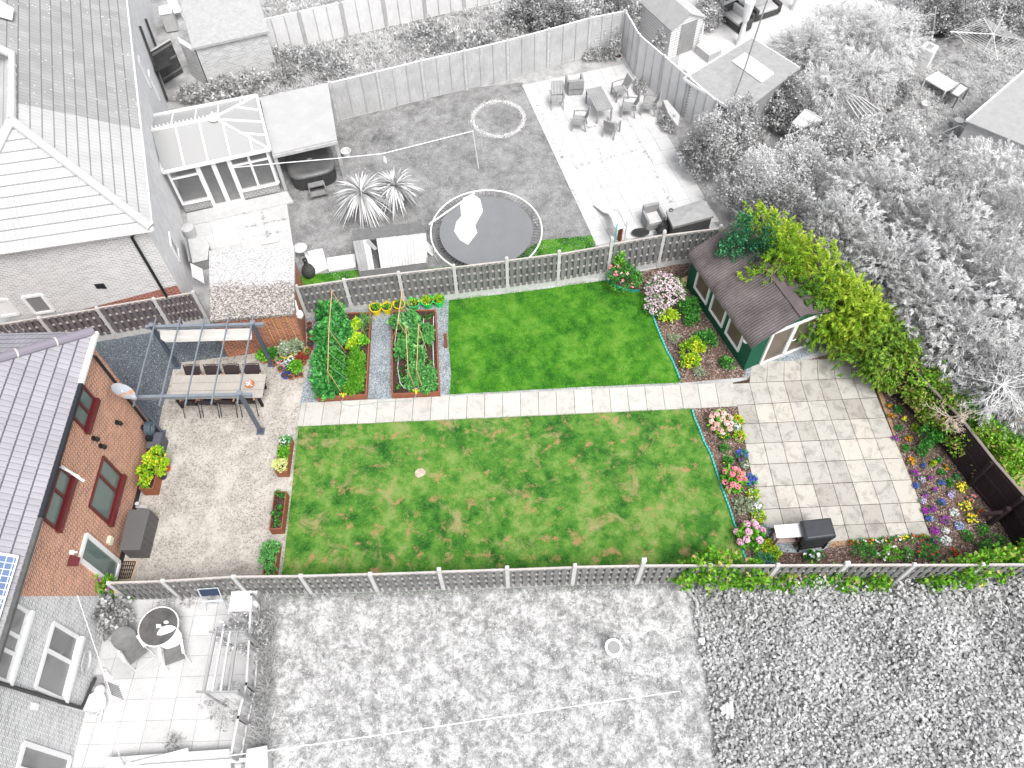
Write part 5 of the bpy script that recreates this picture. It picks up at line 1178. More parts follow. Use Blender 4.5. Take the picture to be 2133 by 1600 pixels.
# ---- barbecue and side table on the gravel patch
bb = [g(1666,1085,1.05), g(1731,1078,1.05), g(1743,1119,1.05), g(1677,1127,1.05)]; cbb = sum(bb, Vector((0,0,0)))/4
t = thing('barbecue', 'barbecue under a black cover on the gravel patch at the patio corner', 'barbecue', (cbb.x,cbb.y,0))
M_cov = plain('cover_black', (.035,.038,.045), .2, 5, .45, .5, bmp=.2)
m = MB(); q_ = [cbb+(p-cbb)*.9 for p in bb]; top_ = [tuple(cbb+(p-cbb)*.86+Vector((0,0,.08))) for p in bb]; base_ = [Z(cbb+(p-cbb)*.80,.34) for p in bb]
vs = [tuple(p) for p in base_]+[tuple(p) for p in bb]+top_; fs = [(i,(i+1)%4,4+(i+1)%4,4+i) for i in range(4)]+[(4+i,4+(i+1)%4,8+(i+1)%4,8+i) for i in range(4)]+[(8,9,10,11)]
fs = [f[::-1] for f in fs]; m.add(vs, fs); m.build('cover', M_cov, t, bevel=.03)
for p in bb: m = MB(); q2 = cbb+(p-cbb)*.82; m.beam(Z(q2,0), Z(q2,.5), .04, .04); m.build('leg', M_blackm, t)
m = MB(); m.prism([cbb+(p-cbb)*.8 for p in bb], .12, .3); m.build('base_cabinet', plain('cabinet_dark', (.03,.03,.03), .3), t)
ws = [g(1612,1094.5,.85), g(1668,1090,.85), g(1675,1118,.85), g(1618,1121,.85)]; cws = sum(ws, Vector((0,0,0)))/4
t = thing('side_table', 'white topped side table next to the covered barbecue', 'table', (cws.x,cws.y,0))
m = MB(); m.prism(ws, .83, .86); m.build('table_top', M_whitep, t, bevel=.006)
for i, p in enumerate(ws):
    m = MB(); q2 = cws+(p-cws)*.8; q3 = cws+(p-cws)*.86; m.beam(Z(q3,0), Z(q2,.83), .05, .05); m.build('leg', plain('leg_brown', (.16,.08,.06), .2), t)
m = MB(); m.prism([cws+(p-cws)*.78 for p in ws], .3, .33); m.build('shelf', plain('shelf_pinkish', (.34,.24,.22), .2), t)
# ================================================================== FLOWER BEDS
# scalloped plastic edging
M_edge = plain('edging_teal', (.02,.36,.33), .2, 10, .5, .4)
def edging(label, px):
    P_ = [g(*p) for p in px]; m = MB(); pts = []
    for i in range(len(P_)-1):
        L = (P_[i+1]-P_[i]).length; k = max(2, int(L/.06)); pts += [P_[i].lerp(P_[i+1], j/k) for j in range(k)]
    vs = []; 
    for i, p in enumerate(pts):
        q_ = pts[min(i+1, len(pts)-1)]; o = pts[max(i-1,0)]; d = (q_-o).normalized(); n_ = Vector((-d.y,d.x,0)); h = .10 if i % 2 else .07; w_ = .03 if i % 2 else .022
        vs += [p-n_*w_, p-n_*w_+Vector((0,0,h)), p+n_*w_+Vector((0,0,h)), p+n_*w_]
    fs = [(i*4+k, i*4+k+1, i*4+5+k, i*4+4+k) for i in range(len(pts)-1) for k in range(3)]
    m.add(vs, fs); tag(m.build('lawn_edging', M_edge), label, 'edging')
edging('teal plastic edging curving under the rose bush', [(1261,579),(1270,590),(1283,598),(1303,605),(1322,608),(1335,607)])
edging('teal plastic edging between the far lawn and the summerhouse bed', [(1346,617),(1352,634),(1358,655),(1366,678),(1376,703),(1389,733),(1400,752),(1410,776),(1417,795)])
edging('teal plastic edging between the worn lawn and the hydrangea bed', [(1441,854),(1446,872),(1456,895),(1466,922),(1480,948),(1488,972),(1498,1003),(1509,1034),(1519,1060),(1529,1093),(1540,1123),(1547,1150),(1553,1168)])
# big plants of the summerhouse bed
plant('rose_bush', 'green rose bush with one large pink bloom by the slatted fence', (1300,575), 1.15, (.62,.5), 240, 8, .08, .05, L_mid, fl=[(P_pink,7,.10),(P_pale,9,.05)])
plant('climbing_shoot', 'upright yellow green shoot against the slatted fence above the rose bush', (1288,545), 1.5, (.18,.14), 60, 8, .08, .05, L_bright)
plant('flowering_shrub', 'large airy shrub covered in pale mauve flowers beside the lawn edging', (1385,606), 1.1, (.72,.68), 330, 6, .06, .035, L_mid, fl=[(P_mau,620,.045)])
plant('flowering_shrub', 'lower mauve flowered branch at the bottom of the airy shrub', (1368,640), .6, (.42,.32), 120, 6, .06, .035, L_mid, fl=[(P_mau,200,.045)])
plant('leafy_plant', 'bright yellow green leafy plant below the mauve flowered shrub', (1393,656), .5, (.3,.2), 70, 8, .09, .05, L_lime)
plant('leafy_plant', 'mid green ferny plant next to the top summerhouse window', (1434,638), .6, (.34,.32), 110, 8, .11, .04, L_mid)
plant('leafy_plant', 'mid green plant below the ferny plant near the summerhouse wall', (1441,664), .45, (.24,.2), 60, 8, .1, .04, L_mid)
plant('leafy_plant', 'small grey green cushion plant near the lawn edging, upper of two', (1403,703), .25, (.22,.18), 60, 8, .06, .025, L_silver)
plant('leafy_plant', 'small grey green cushion plant near the path, lower of two', (1457,775), .25, (.18,.17), 50, 8, .06, .025, L_silver)
plant('leafy_plant', 'finger leaved green plant right of the yellow spotted shrub', (1468,706), .5, (.38,.26), 70, 9, .15, .04, L_mid)
plant('spotted_shrub', 'yellow spotted shrub, ring of leafy stems in the summerhouse bed, upper part', (1445,722), .6, (.42,.26), 110, 8, .10, .06, L_yg)
plant('spotted_shrub', 'yellow spotted shrub, lower stems in the summerhouse bed', (1438,750), .5, (.34,.16), 70, 8, .10, .06, L_yg)
plant('leafy_plant', 'small green plant nearest the summerhouse front corner', (1515,754), .4, (.22,.22), 45, 8, .09, .05, L_mid)
m = MB(); a, b_ = g(1424,582,.15), g(1431,590,.15); m.beam(a, b_, .25, .25); tag(m.build('timber_block', plain('timber_tan', (.55,.38,.20), .1)), 'tan timber block at the back corner of the summerhouse', 'timber block')
# hydrangeas
def hydrangea(label, px, r_, nf, sz, pm, z=.62, leafn=70):
    c = g(px[0], px[1], z*.7); t = thing('hydrangea', label, 'hydrangea', (c.x,c.y,0))
    bush(t, (c.x,c.y,z*.3), (r_*.95,r_*.95,z*.55), leafn, 7, .12, .08, L_bright)
    d = rng.normal(size=(nf*6,3)); d = unit(d); d = d[d[:,2] > .15]
    pk = []
    for q_ in d:
        if all(np.linalg.norm(q_-w_) > 1.9*sz/r_ for w_ in pk): pk.append(q_)
        if len(pk) >= nf: break
    for q_ in pk:
        cc = (c.x+q_[0]*r_, c.y+q_[1]*r_, z*.35+q_[2]*z*.6); P_, D_ = shell(cc, (sz,sz,sz*.8), 90, -.4, .1, .05)
        leafmesh('flower_head', P_-D_*sz*.1, unit(np.cross(D_, rng.normal(size=P_.shape)))+D_*.25, sz*.6, sz*.55, rng.random(len(P_))*.5+rng.random()*.5, pm, t)
hydrangea('hydrangea with many pale pink heads next to the path', (1503,875), .38, 22, .085, P_pale)
hydrangea('hydrangea with deep pink heads in the middle of the bed beside the patio', (1530,994), .36, 20, .085, P_pink)
hydrangea('hydrangea with sparse lilac pink heads near the barbecue', (1566,1110), .42, 9, .10, petal('lilac_pink', (.72,.36,.52), (.90,.60,.74)), leafn=60)
for nm, lab, x, y, r_, mt, fl in (('primrose','small green clump with yellow flowers below the pale pink hydrangea',1508,906,.16,L_mid,[(P_yel,9,.06)]),('leafy_plant','small plain green clump between the two yellow flowered clumps',1510,933,.12,L_mid,None),('primrose','small green clump with yellow flowers above the deep pink hydrangea',1516,960,.15,L_mid,[(P_yel,5,.05)]),('lavender','grey green tufted plant between the pink hydrangeas',1549,1052,.28,L_silver,None),('lavender','blue green lavender clump beside the bottom fence',1590,1165,.26,L_bluegr,[(P_blue,14,.03)]),
    ('flower_clump','white and pale blue flower clump beside the pale pink hydrangea',1530,888,.20,L_silver,[(P_lblue,16,.04),(P_whi,26,.045)]),('flower_clump','royal blue flower clump at the patio edge, upper',1546,946,.17,L_dark,[(P_blue,60,.04)]),('flower_clump','magenta flower clump just below the upper royal blue clump',1548,955,.12,L_dark,[(P_pur,46,.04)]),('flower_clump','royal blue flower clump beside the deep pink hydrangea',1562,998,.20,L_dark,[(P_blue,80,.045)]),('flower_clump','white flower clump beside the grey green tufted plant',1576,1054,.16,L_silver,[(P_whi,60,.045)]),('flower_clump','pale blue flower clump at the patio corner near the side table',1592,1106,.17,L_bluegr,[(P_lblue,50,.045)]),('flower_clump','small white flower clump below the upper royal blue clump',1552,966,.10,L_silver,[(P_whi,18,.035)]),('flower_clump','low yellow orange creeping clump at the patio edge near the path',1536,876,.2,L_yg,[(P_ora,12,.035)]),('flower_clump','low orange creeping clump below the pale blue one at the patio edge',1541,908,.18,L_yg,[(P_ora,14,.035),(P_lblue,8,.03)]),('flower_clump','low white creeping clump at the patio edge below the deep pink hydrangea',1568,1030,.2,L_yg,[(P_whi,26,.03)]),('flower_clump','low yellow and blue creeping clump at the patio edge above the lilac hydrangea',1580,1075,.22,L_yg,[(P_yel,12,.035),(P_lblue,12,.03)]),('flower_clump','yellow flowered clump near the bottom fence below the lilac hydrangea',1597,1135,.2,L_yg,[(P_yel,18,.04)]),('flower_clump','deep blue flower clump at the foot of the bottom fence',1603,1166,.2,L_dark,[(P_blue,30,.04)]),
    ('leafy_plant','low leafy edging beside the lavender at the bottom of the hydrangea bed',1612,1150,.2,L_yg,None)):
    plant(nm, lab, (x,y), .26 if fl else .3, (r_,r_), int(30+r_*150), 7, .07, .035, mt, fl=fl)
# bedding in the corner bed: coordinates in the survey crop (1590,800) x3.93
def cpx(x, y): return (1590+x/3.93, 800+y/3.93)
bed = {'purple': (P_pur, L_dark, 45, [(1080,445,.13),(1245,730,.17),(1370,765,.09),(1405,870,.11),(1330,905,.14),(1330,1040,.18),(1390,1020,.15),(1490,1115,.19),(1405,1200,.19),(1300,725,.0)]),
       'lilac': (P_lil, L_bluegr, 40, [(1303,782,.14),(1305,957,.14),(1545,905,.17)]),
       'blue': (P_blue, L_dark, 42, [(1313,668,.10),(1252,830,.13),(1460,810,.13),(1460,968,.15),(1350,1097,.11)]),
       'pale blue': (P_lblue, L_bluegr, 44, [(1607,1160,.19),(1383,1103,.09)]),
       'white': (P_whi, L_silver, 50, [(1560,1050,.19),(1490,1200,.15),(1495,1280,.23)]),
       'yellow': (P_yel, L_mid, 12, [(1628,840,.26),(1658,1003,.25),(1710,1095,.26),(1155,290,.12)]),
       'orange': (P_ora, L_mid, 8, [(1025,177,.12),(1047,260,.13),(1195,445,.14),(1210,627,.19),(1512,682,.11)]),
       'red': (P_red, L_mid, 7, [(1775,1040,.20),(1575,1375,.19)]), 'pink': (P_pink, L_mid, 9, [(1705,935,.21)])}
for colr, (pm, lm, nf, lst) in bed.items():
    lst = sorted([q_ for q_ in lst if q_[2] > 0], key=lambda q_: q_[1])
    for i, (x, y, r_) in enumerate(lst):
        pos = ORD[i]+' from the top of the bed by the black fence' if len(lst) > 1 else 'in the bed by the black fence'
        plant('flower_clump', '%s flower clump, %s' % (colr, pos), cpx(x,y), .16, (r_*.72,r_*.66), int(10+r_*60), 6, .045, .025, lm, cat='flowers', group=colr+' clumps in the bed by the black fence' if len(lst) > 1 else None, fl=[(pm, int(nf*.8*(r_/.16)**1.5)+5, .036 if nf > 20 else .05)])
gl = [(1110,205,.16),(1250,360,.14),(1110,355,.11),(1160,525,.13),(1395,650,.1),(1460,725,.1),(1530,812,.12),(1440,620,.07),(1800,1190,.24),(1675,1247,.22),(1585,762,.08)]
for i, (x, y, r_) in enumerate(sorted(gl, key=lambda q_: q_[1])):
    plant('green_clump', 'plain green leafy clump, %s from the top of the bed by the black fence' % ORD[i], cpx(x,y), .18, (r_*.8,r_*.8), int(10+r_*120), 7, .065, .035, (L_mid, L_dark, L_yg)[i%3 if i < 8 else 0], cat='plant', group='green clumps in the bed by the black fence')
plant('leafy_shrub', 'tall dark green shrub with upright stems against the black fence, left stem', cpx(1340,420), .8, (.15,.34), 50, 8, .09, .05, L_mid)
plant('leafy_shrub', 'tall dark green shrub against the black fence, right stem', cpx(1420,440), .8, (.15,.32), 46, 8, .09, .05, L_mid)
plant('leafy_shrub', 'low dark green shrub at the foot of the tall shrub by the black fence', cpx(1305,530), .4, (.22,.18), 32, 8, .09, .05, L_mid)
for lab, x, y, rx, ry, z, mt, fl in (('spiky green lily clump under the patio edge', 850,1370,.5,.3,.55,L_mid,None),('pale green rose bush with white blooms by the bottom fence',1050,1385,.48,.3,.6,L_bright,[(P_whi,6,.09)]),('leafy green plant with red blooms by the bottom fence',1350,1375,.42,.32,.5,L_mid,[(P_red,8,.05)]),('small green plant with white blooms by the bottom fence',1185,1385,.2,.25,.4,L_mid,[(P_whi,3,.06)]),('rose with white blooms growing behind the barbecue',410,1400,.4,.2,.6,L_mid,[(P_whi,7,.08)]),('tall leafy climber top at the corner of the black fence',1920,1290,.25,.4,.9,L_mid,None),('leafy green plant beside the leafy climber in the bottom corner',1810,1325,.24,.28,.6,L_mid,None),('purple tipped leafy plant right of the flower strip',1400,1290,.2,.12,.4,L_dark,[(P_pur,16,.045)])):
    plant('border_plant', lab, cpx(x,y), z*.8, (rx*.72,ry*.72), int(16+rx*70), 7, .11 if 'lily' in lab else .08, .03 if 'lily' in lab else .045, mt, fl=fl)
for i, x in enumerate((735,800,870,950,1020,1090,1160,1230,1300)):
    y = 1300-(x-735)*.085; fm = (P_red,P_whi,P_red,P_whi,P_pink,P_pink,P_yel,P_red,P_red)[i]
    plant('edging_flower', 'low mixed flower clump along the bottom patio edge, %s from the barbecue' % ORD[i], cpx(x,y), .18, (.15,.09), 20, 7, .06, .03, L_mid, cat='flowers', group='flower strip along the bottom patio edge', fl=[(fm, 5, .05), (P_whi if i % 2 else P_yel, 2, .05)])
# scattered bark chips for relief
ch_p = []
for poly_ in ([(1345,615),(1440,560),(1552,780),(1425,795)], [(1446,858),(1533,850),(1600,1120),(1560,1160)], [(1830,850),(1860,840),(2100,1150),(1940,1180),(1940,1112)], [(1610,1140),(1940,1120),(2060,1170),(1620,1195)]):
    ch_p.append(scatter([tuple(g(*p)) for p in poly_], 2600))
ch_p = np.concatenate(ch_p); C_ = np.concatenate([ch_p, np.full((len(ch_p),1), .012)], 1)+rng.normal(size=(len(ch_p),3))*np.array([0,0,.004])
D_ = rng.normal(size=(len(C_),3))*np.array([1,1,.25])
leafmesh('bark_chips', C_, D_, .06, .028, rng.random(len(C_)), leafmat('bark_chip', [(0, (.05,.03,.025)), (.6, (.16,.10,.08)), (.9, (.34,.25,.20)), (1, (.6,.5,.44))], .9), kind='stuff')['category'] = 'mulch'
tag(bpy.data.objects['bark_chips'], 'brown bark chips scattered over the flower beds')
# grass blades
def blades(name, poly, n, L, W, mat, label, z=.02, cat='grass'):
    p = scatter([tuple(g(*q_)) for q_ in poly], n); C_ = np.concatenate([p, np.full((n,1), z)], 1); D_ = rng.normal(size=(n,3))*.55+np.array([0,0,1.])
    o = leafmesh(name, C_, D_, L*1.0, W, rng.random(n), mat, kind='stuff'); return tag(o, label, cat)
G_a = leafmat('grass_blade', [(0, (.03,.18,.015)), (.5, (.08,.34,.02)), (1, (.20,.48,.06))], .8, .1)
G_b = leafmat('grass_blade_worn', [(0, (.05,.19,.02)), (.5, (.12,.33,.035)), (.85, (.28,.40,.11)), (1, (.48,.42,.20))], .8, .1)
G_g = leafmat('grass_blade_grey', [(0, .3), (.6, .5), (1, .8)], .8, .1); G_w = leafmat('grass_blade_pale', [(0, .36), (.5, .66), (1, .9)], .8, .1)
blades('grass_blades', LAWN1, 26000, .05, .012, G_a, 'short bright green grass of the far lawn')
blades('grass_blades', LAWN2, 26000, .045, .012, G_b, 'short worn green grass of the near lawn')
blades('grass_blades', [(600,400),(700,255),(1085,178),(1240,510),(1262,560),(1058,596),(840,630),(630,560)], 30000, .05, .014, G_g, 'short grey grass round the trampoline')
blades('grass_blades', [(550,1242),(1100,1228),(1430,1218),(1500,1620),(540,1620)], 13000, .09, .016, G_w, 'pale dry grass of the lower neighbour')

def edge_grass(px, n, mat, L, wob, label):
    P_ = [g(*p) for p in px]; seg = [(b-a).length for a, b in zip(P_[:-1], P_[1:])]; tot = sum(seg); out = []
    for i, (a, b) in enumerate(zip(P_[:-1], P_[1:])):
        k = int(n*seg[i]/tot); u = rng.random(k)[:,None]; base = np.array(a)+u*np.array(b-a); dens = .5+.5*np.sin(base[:,0]*3.1+base[:,1]*2.3)
        base = base[rng.random(k) < dens*.9+.1]; out.append(base+rng.normal(size=base.shape)*np.array([wob,wob,0]))
    C_ = np.concatenate(out); C_[:,2] = .02; k = len(C_)
    tag(leafmesh('edge_grass', C_, rng.normal(size=(k,3))*.7+np.array([0,0,.8]), L*rng.uniform(.5,1.2,k), .012, rng.random(k), mat, kind='stuff'), label, 'grass')
edge_grass([(937,822),(1180,808),(1417,797)], 1500, G_a, .09, .03, 'ragged grass edge of the far lawn along the path')
edge_grass([(934,628),(935,700),(940,780),(937,822)], 700, G_a, .09, .03, 'ragged grass edge of the far lawn along the gravel')
edge_grass([(936,626),(1100,608),(1262,584)], 900, G_a, .1, .03, 'ragged grass at the foot of the slatted fence')
edge_grass([(621,890),(1030,872),(1441,853)], 2000, G_b, .08, .03, 'ragged grass edge of the near lawn along the path')
edge_grass([(621,890),(606,1040),(590,1180),(576,1236)], 900, G_b, .09, .03, 'ragged grass edge of the near lawn along the concrete')
edge_grass([(1446,870),(1480,945),(1520,1060),(1553,1180)], 1000, G_b, .08, .04, 'ragged grass edge along the teal edging')
edge_grass([(1088,176),(1165,330),(1242,508)], 900, G_g, .08, .03, 'ragged grey grass edge along the pale patio')
# ================================================================== NEIGHBOURS' THINGS (pale greys as in the photograph)
GW = M_white; G8 = plain('grey_80', .64, .08, 5, .7); G6 = plain('grey_60', .50, .12, 6, .8); G4 = plain('grey_40', .28, .15, 6, .8); G3 = plain('grey_30', .16, .2, 6, .7); G2 = plain('grey_20', .07, .25, 6, .6); G1 = plain('grey_10', .03, .3, 6, .6)
W_g = wood('timber_grey_mid', .42, .24, dark=.8); W_p = wood('timber_grey_pale', .68, .42, dark=.8)
# trampoline
tc = g(1013,480,.62); tr_ = (g(1129,480,.62)-tc).length; o = thing('trampoline', 'round trampoline with grey mat and white frame beyond the slatted fence', 'trampoline', (tc.x,tc.y,0))
Lb('jumping_mat', plain('mat_grey', (.20,.205,.215), .06, 2, .8, .2, fine=.1), o, lambda m: m.lathe((0,0,.60), [(tr_*.84,0),(tr_*.84,.012)], 56))
Lb('frame_ring', GW, o, lambda m: m.tube([(tr_*math.cos(t), tr_*math.sin(t), .62) for t in np.linspace(0, 2*math.pi, 57)[:-1]], .032, 8, True))
def springs(m):
    for k in range(84):
        t = 2*math.pi*k/84; m.beam((tr_*.835*math.cos(t), tr_*.835*math.sin(t), .61), (tr_*.99*math.cos(t), tr_*.99*math.sin(t), .62), .016)
o_ = Lb('springs', G3, o, springs); o_['kind'] = 'stuff'
for k in range(6):
    t = 2*math.pi*(k+.4)/6; Lb('leg', G6, o, lambda m: m.tube([(tr_*math.cos(t-.12), tr_*math.sin(t-.12), .6), (tr_*math.cos(t-.12)*1.0, tr_*math.sin(t-.12), .03), (tr_*math.cos(t+.12), tr_*math.sin(t+.12), .03), (tr_*math.cos(t+.12), tr_*math.sin(t+.12), .6)], .025))
m = MB(); m.tube([g(893,468,.68), g(988,402,.68)], .035, 8); tag(m.build('net_pole', GW), 'white pole lying across the left edge of the trampoline', 'pole')
def cloth(name, label, cat, px, z, hgt, mat, n=26, seed=3, thick=.0, parent=None):
    P_ = [g(x, y, z) for x, y in px]; c = sum(P_, Vector((0,0,0)))/len(P_); rs_ = np.random.default_rng(seed); ph = rs_.uniform(0, 6, 8)
    m = MB(); K_ = len(P_); vs = [tuple(c+Vector((0,0,hgt)))]; rr = 7
    for j in range(1, rr+1):
        for i in range(n):
            u = i/n*K_; a = P_[int(u)%K_]; b_ = P_[(int(u)+1)%K_]; e = a.lerp(b_, u-int(u)); f = j/rr; p = c.lerp(e, f)
            h = hgt*(1-f**3) + math.sin(i*1.7+ph[0]+j)*hgt*.22*(1-f*.7) + math.sin(i*.9-j*1.3+ph[1])*hgt*.25*(1-f*.6)
            vs.append((p.x, p.y, z+max(.004, h) if j < rr else z+.004))
    fs = [(0, 1+i, 1+(i+1)%n) for i in range(n)] + [(1+(j-1)*n+i, 1+j*n+i, 1+j*n+(i+1)%n, 1+(j-1)*n+(i+1)%n) for j in range(1, rr) for i in range(n)]
    m.add(vs, fs); o_ = m.build(name, mat, parent, smooth=True)
    if parent is None: tag(o_, label, cat)
    return o_
cloth('white_sheet', 'crumpled white sheet lying on the trampoline mat', 'sheet', [(965,412),(985,404),(1000,415),(1006,440),(996,458),(990,470),(994,485),(975,510),(958,500),(946,482),(950,462),(960,450),(958,430)], .615, .16, GW)
# hutch with broken boards
hw = thing('hutch', 'dilapidated boarded hutch with dark felt top and broken slats behind the slatted fence', 'hutch', g(815,580))
a_, b_, c_, d_ = g(735,503,.95), g(888,486,.95), g(877,461,.85), g(733,480,.85)
m = MB(); m.slab([d_, a_, b_, c_][::1], .03); m.build('felt_top', G3, hw)
nb = 22
for k in range(nb):
    if 5 <= k <= 6: continue
    t0, t1 = k/nb, (k+.94)/nb; ft = g(748,566,.5); fr_ = g(891,547,.5)
    m = MB(); p = [a_.lerp(b_, t0), a_.lerp(b_, t1), ft.lerp(fr_, t1), ft.lerp(fr_, t0)]; p = [q_+Vector((0,0,random.uniform(0,.03))) for q_ in p]; m.slab(p[::-1], .02); m.build('slat', W_p if k > 2 else W_g, hw)
m = MB(); ft = g(748,566,.48); fr_ = g(891,547,.48); quadwall(m, ft, fr_, 0, .48, .04); m.build('front_wall', W_g, hw)
m = MB(); quadwall(m, fr_, Z(c_,0), 0, .6, .04); quadwall(m, Z(d_,0), ft, 0, .6, .04); m.build('side_wall', W_g, hw)
m = MB(); m.beam(g(765,500,.98), g(783,520,.80), .14, .02); m.build('loose_board', W_g, hw)
m = MB(); m.slab([g(885,500,.4), g(908,522,.05), g(900,535,.02), g(884,520,.3)], .03); tag(m.build('leaning_board', G8), 'pale board leaning beside the dilapidated hutch', 'board')
# slabs and chiminea
for lab, px in (('pale square slab lying behind the slatted fence, left of two', [(633,528),(672,520),(684,560),(655,573)]), ('pale long slab lying behind the slatted fence, right of two', [(681,540),(740,531),(742,558),(686,567)])):
    m = MB(); m.prism([g(*p) for p in px], .01, .07); tag(m.build('paving_slab', GW), lab, 'slab', None)
m = MB(); m.lathe(g(646,575), [(.10,0),(.22,.12),(.26,.3),(.2,.5),(.08,.66),(.07,.9),(.10,.92)], 18); tag(m.build('chiminea', G2, smooth=True), 'dark bulb shaped chiminea behind the garage corner', 'chiminea')
m = MB(); m.box(-.35,.35,-.25,.25,.45,.48); 
t = thing('small_table', 'small grey table beside the pale roof behind the garage', 'table', g(632,535)); Lb('table_top', G6, t, lambda m: m.lathe((0,0,.5), [(.26,0),(.26,.02)], 16))
for k in range(3): Lb('leg', G4, t, lambda m: m.tube([(.15*math.cos(k*2.1), .15*math.sin(k*2.1), .5), (.24*math.cos(k*2.1), .24*math.sin(k*2.1), 0)], .015))
# cordylines
M_cord = leafmat('cordyline_blade', [(0, .18), (.4, .42), (1, .85)], .6)
def spiky(name, label, px, z, r_, n, mat, trunk=True, cat='palm', w_=.065):
    c = g(px[0], px[1], z); t = thing(name, label, cat, (c.x, c.y, 0)); off = rootloc(t)
    if trunk: m = MB(); m.tube([Z(c,0), Z(c,z*.5)+Vector((.04,0,0)), Z(c,z)], [.10,.08,.07], 8); m.build('trunk', G4, t)
    d = unit(rng.normal(size=(n*2,3))); d = d[d[:,2] > -.35][:n]; n = len(d); seg = 5
    side = unit(np.cross(d, np.array([0,0,1.])+rng.normal(size=(n,3))*.05)); L = r_*rng.uniform(.75, 1.1, n)
    vs = np.empty((n, seg+1, 2, 3)); 
    for s_ in range(seg+1):
        u = s_/seg; w2 = w_*(1-u**2)*(.5+u*2 if u < .25 else 1)*.5+.002
        p = np.array([0,0,z]) + d*(L*u)[:,None]; p[:,2] -= (u**2)*L*.45
        vs[:,s_,0] = p-side*w2; vs[:,s_,1] = p+side*w2
    base_ = np.arange(n)[:,None]*(seg+1)*2; fs = []
    for s_ in range(seg): fs.append(base_+np.array([s_*2, s_*2+1, s_*2+3, s_*2+2]))
    fs = np.concatenate(fs); me = bpy.data.meshes.new('leaves'); me.vertices.add(n*(seg+1)*2); me.vertices.foreach_set('co', vs.astype('f').ravel())
    me.loops.add(len(fs)*4); me.loops.foreach_set('vertex_index', fs.astype('i').ravel()); me.polygons.add(len(fs)); me.polygons.foreach_set('loop_start', np.arange(0,len(fs)*4,4,dtype='i')); me.polygons.foreach_set('loop_total', np.full(len(fs),4,'i')); me.update(calc_edges=True)
    at = me.attributes.new('v','FLOAT','FACE'); at.data.foreach_set('value', np.tile(rng.random(n), seg).astype('f')); me.materials.append(mat)
    o_ = bpy.data.objects.new('leaves', me); COL.objects.link(o_); o_.parent = t; return t
spiky('cordyline', 'large spiky cordyline on the grey lawn, left of two', (752,402), 1.15, 1.3, 230, M_cord)
spiky('cordyline', 'spiky cordyline on the grey lawn, right of two', (822,388), 1.1, 1.1, 190, M_cord)
plant('dead_twiggy_plant', 'dark twiggy clump on the grey lawn above the cordylines', (797,285), .35, (.4,.3), 40, 7, .16, .012, leafmat('twig_grey', [(0,.08),(1,.3)]))
# ring of dead grass
t_ = rng.uniform(0, 2*math.pi, 2600); rr = 1.12+rng.normal(size=2600)*.06; c = g(1038,248); C_ = np.stack([c.x+rr*np.cos(t_), c.y+rr*np.sin(t_), np.full(2600,.01)],1)
tag(leafmesh('dead_grass_ring', C_, rng.normal(size=(2600,3))*.6+np.array([0,0,.8]), .06, .03, rng.random(2600)*.5+.5, G_w, kind='stuff'), 'pale ring of dry grass left on the grey lawn', 'grass')
# washing line with prop
t = thing('washing_line', 'white washing line sagging from the conservatory to a pole on the grey lawn', 'washing line', g(997,352))
P_ = [g(478,350,2.2), g(570,341,2.1), g(700,330,1.9), g(797,320,1.75), g(985,273,1.9)]; m = MB(); m.tube(P_, .018, 5); m.build('line', GW, t)
m = MB(); m.tube([g(997,352,0), g(985,273,1.9)], .022, 6); m.build('pole', G8, t)
m = MB(); p = g(799,324,1.7); m.slab([p, p+Vector((.1,0,-.15)), p+Vector((.08,0,-.42)), p+Vector((-.05,0,-.3))], .01); tag(m.build('hanging_cloth', GW), 'small white cloth hanging from the washing line', 'cloth')
m = MB(); m.lathe(g(722,323,0), [(.16,0),(.2,.22),(.22,.23),(.18,.22),(.15,.03),(.01,.03)], 18); tag(m.build('washing_basket', G8), 'white rimmed bowl on the grey lawn beside the shelter', 'bowl')
# ---------- furniture on the pale patio
TT = [g(1219.7,187,.72), g(1252,179,.72), g(1277.5,225,.72), g(1244.5,233,.72)]; ct = sum(TT, Vector((0,0,0)))/4; tuv = ((TT[1]+TT[2])/2-(TT[0]+TT[3])/2).normalized()
lu = (TT[3]-TT[0]); rzT = math.atan2(lu.y, lu.x); Lt = lu.length; Wt = (TT[1]-TT[0]).length
tb = thing('garden_table', 'grey slatted garden table among seven chairs on the pale patio', 'table', (ct.x,ct.y,0), rzT)
for k in range(7): Lb('slat', W_g, tb, lambda m: m.box(-Lt/2, Lt/2, -Wt/2+k*Wt/7+.004, -Wt/2+(k+1)*Wt/7-.004, .70, .725))
for sx in (-1,1):
    for sy in (-1,1): Lb('leg', W_g, tb, lambda m: m.box(sx*(Lt/2-.05)-.03, sx*(Lt/2-.05)+.03, sy*(Wt/2-.05)-.03, sy*(Wt/2-.05)+.03, 0, .70))
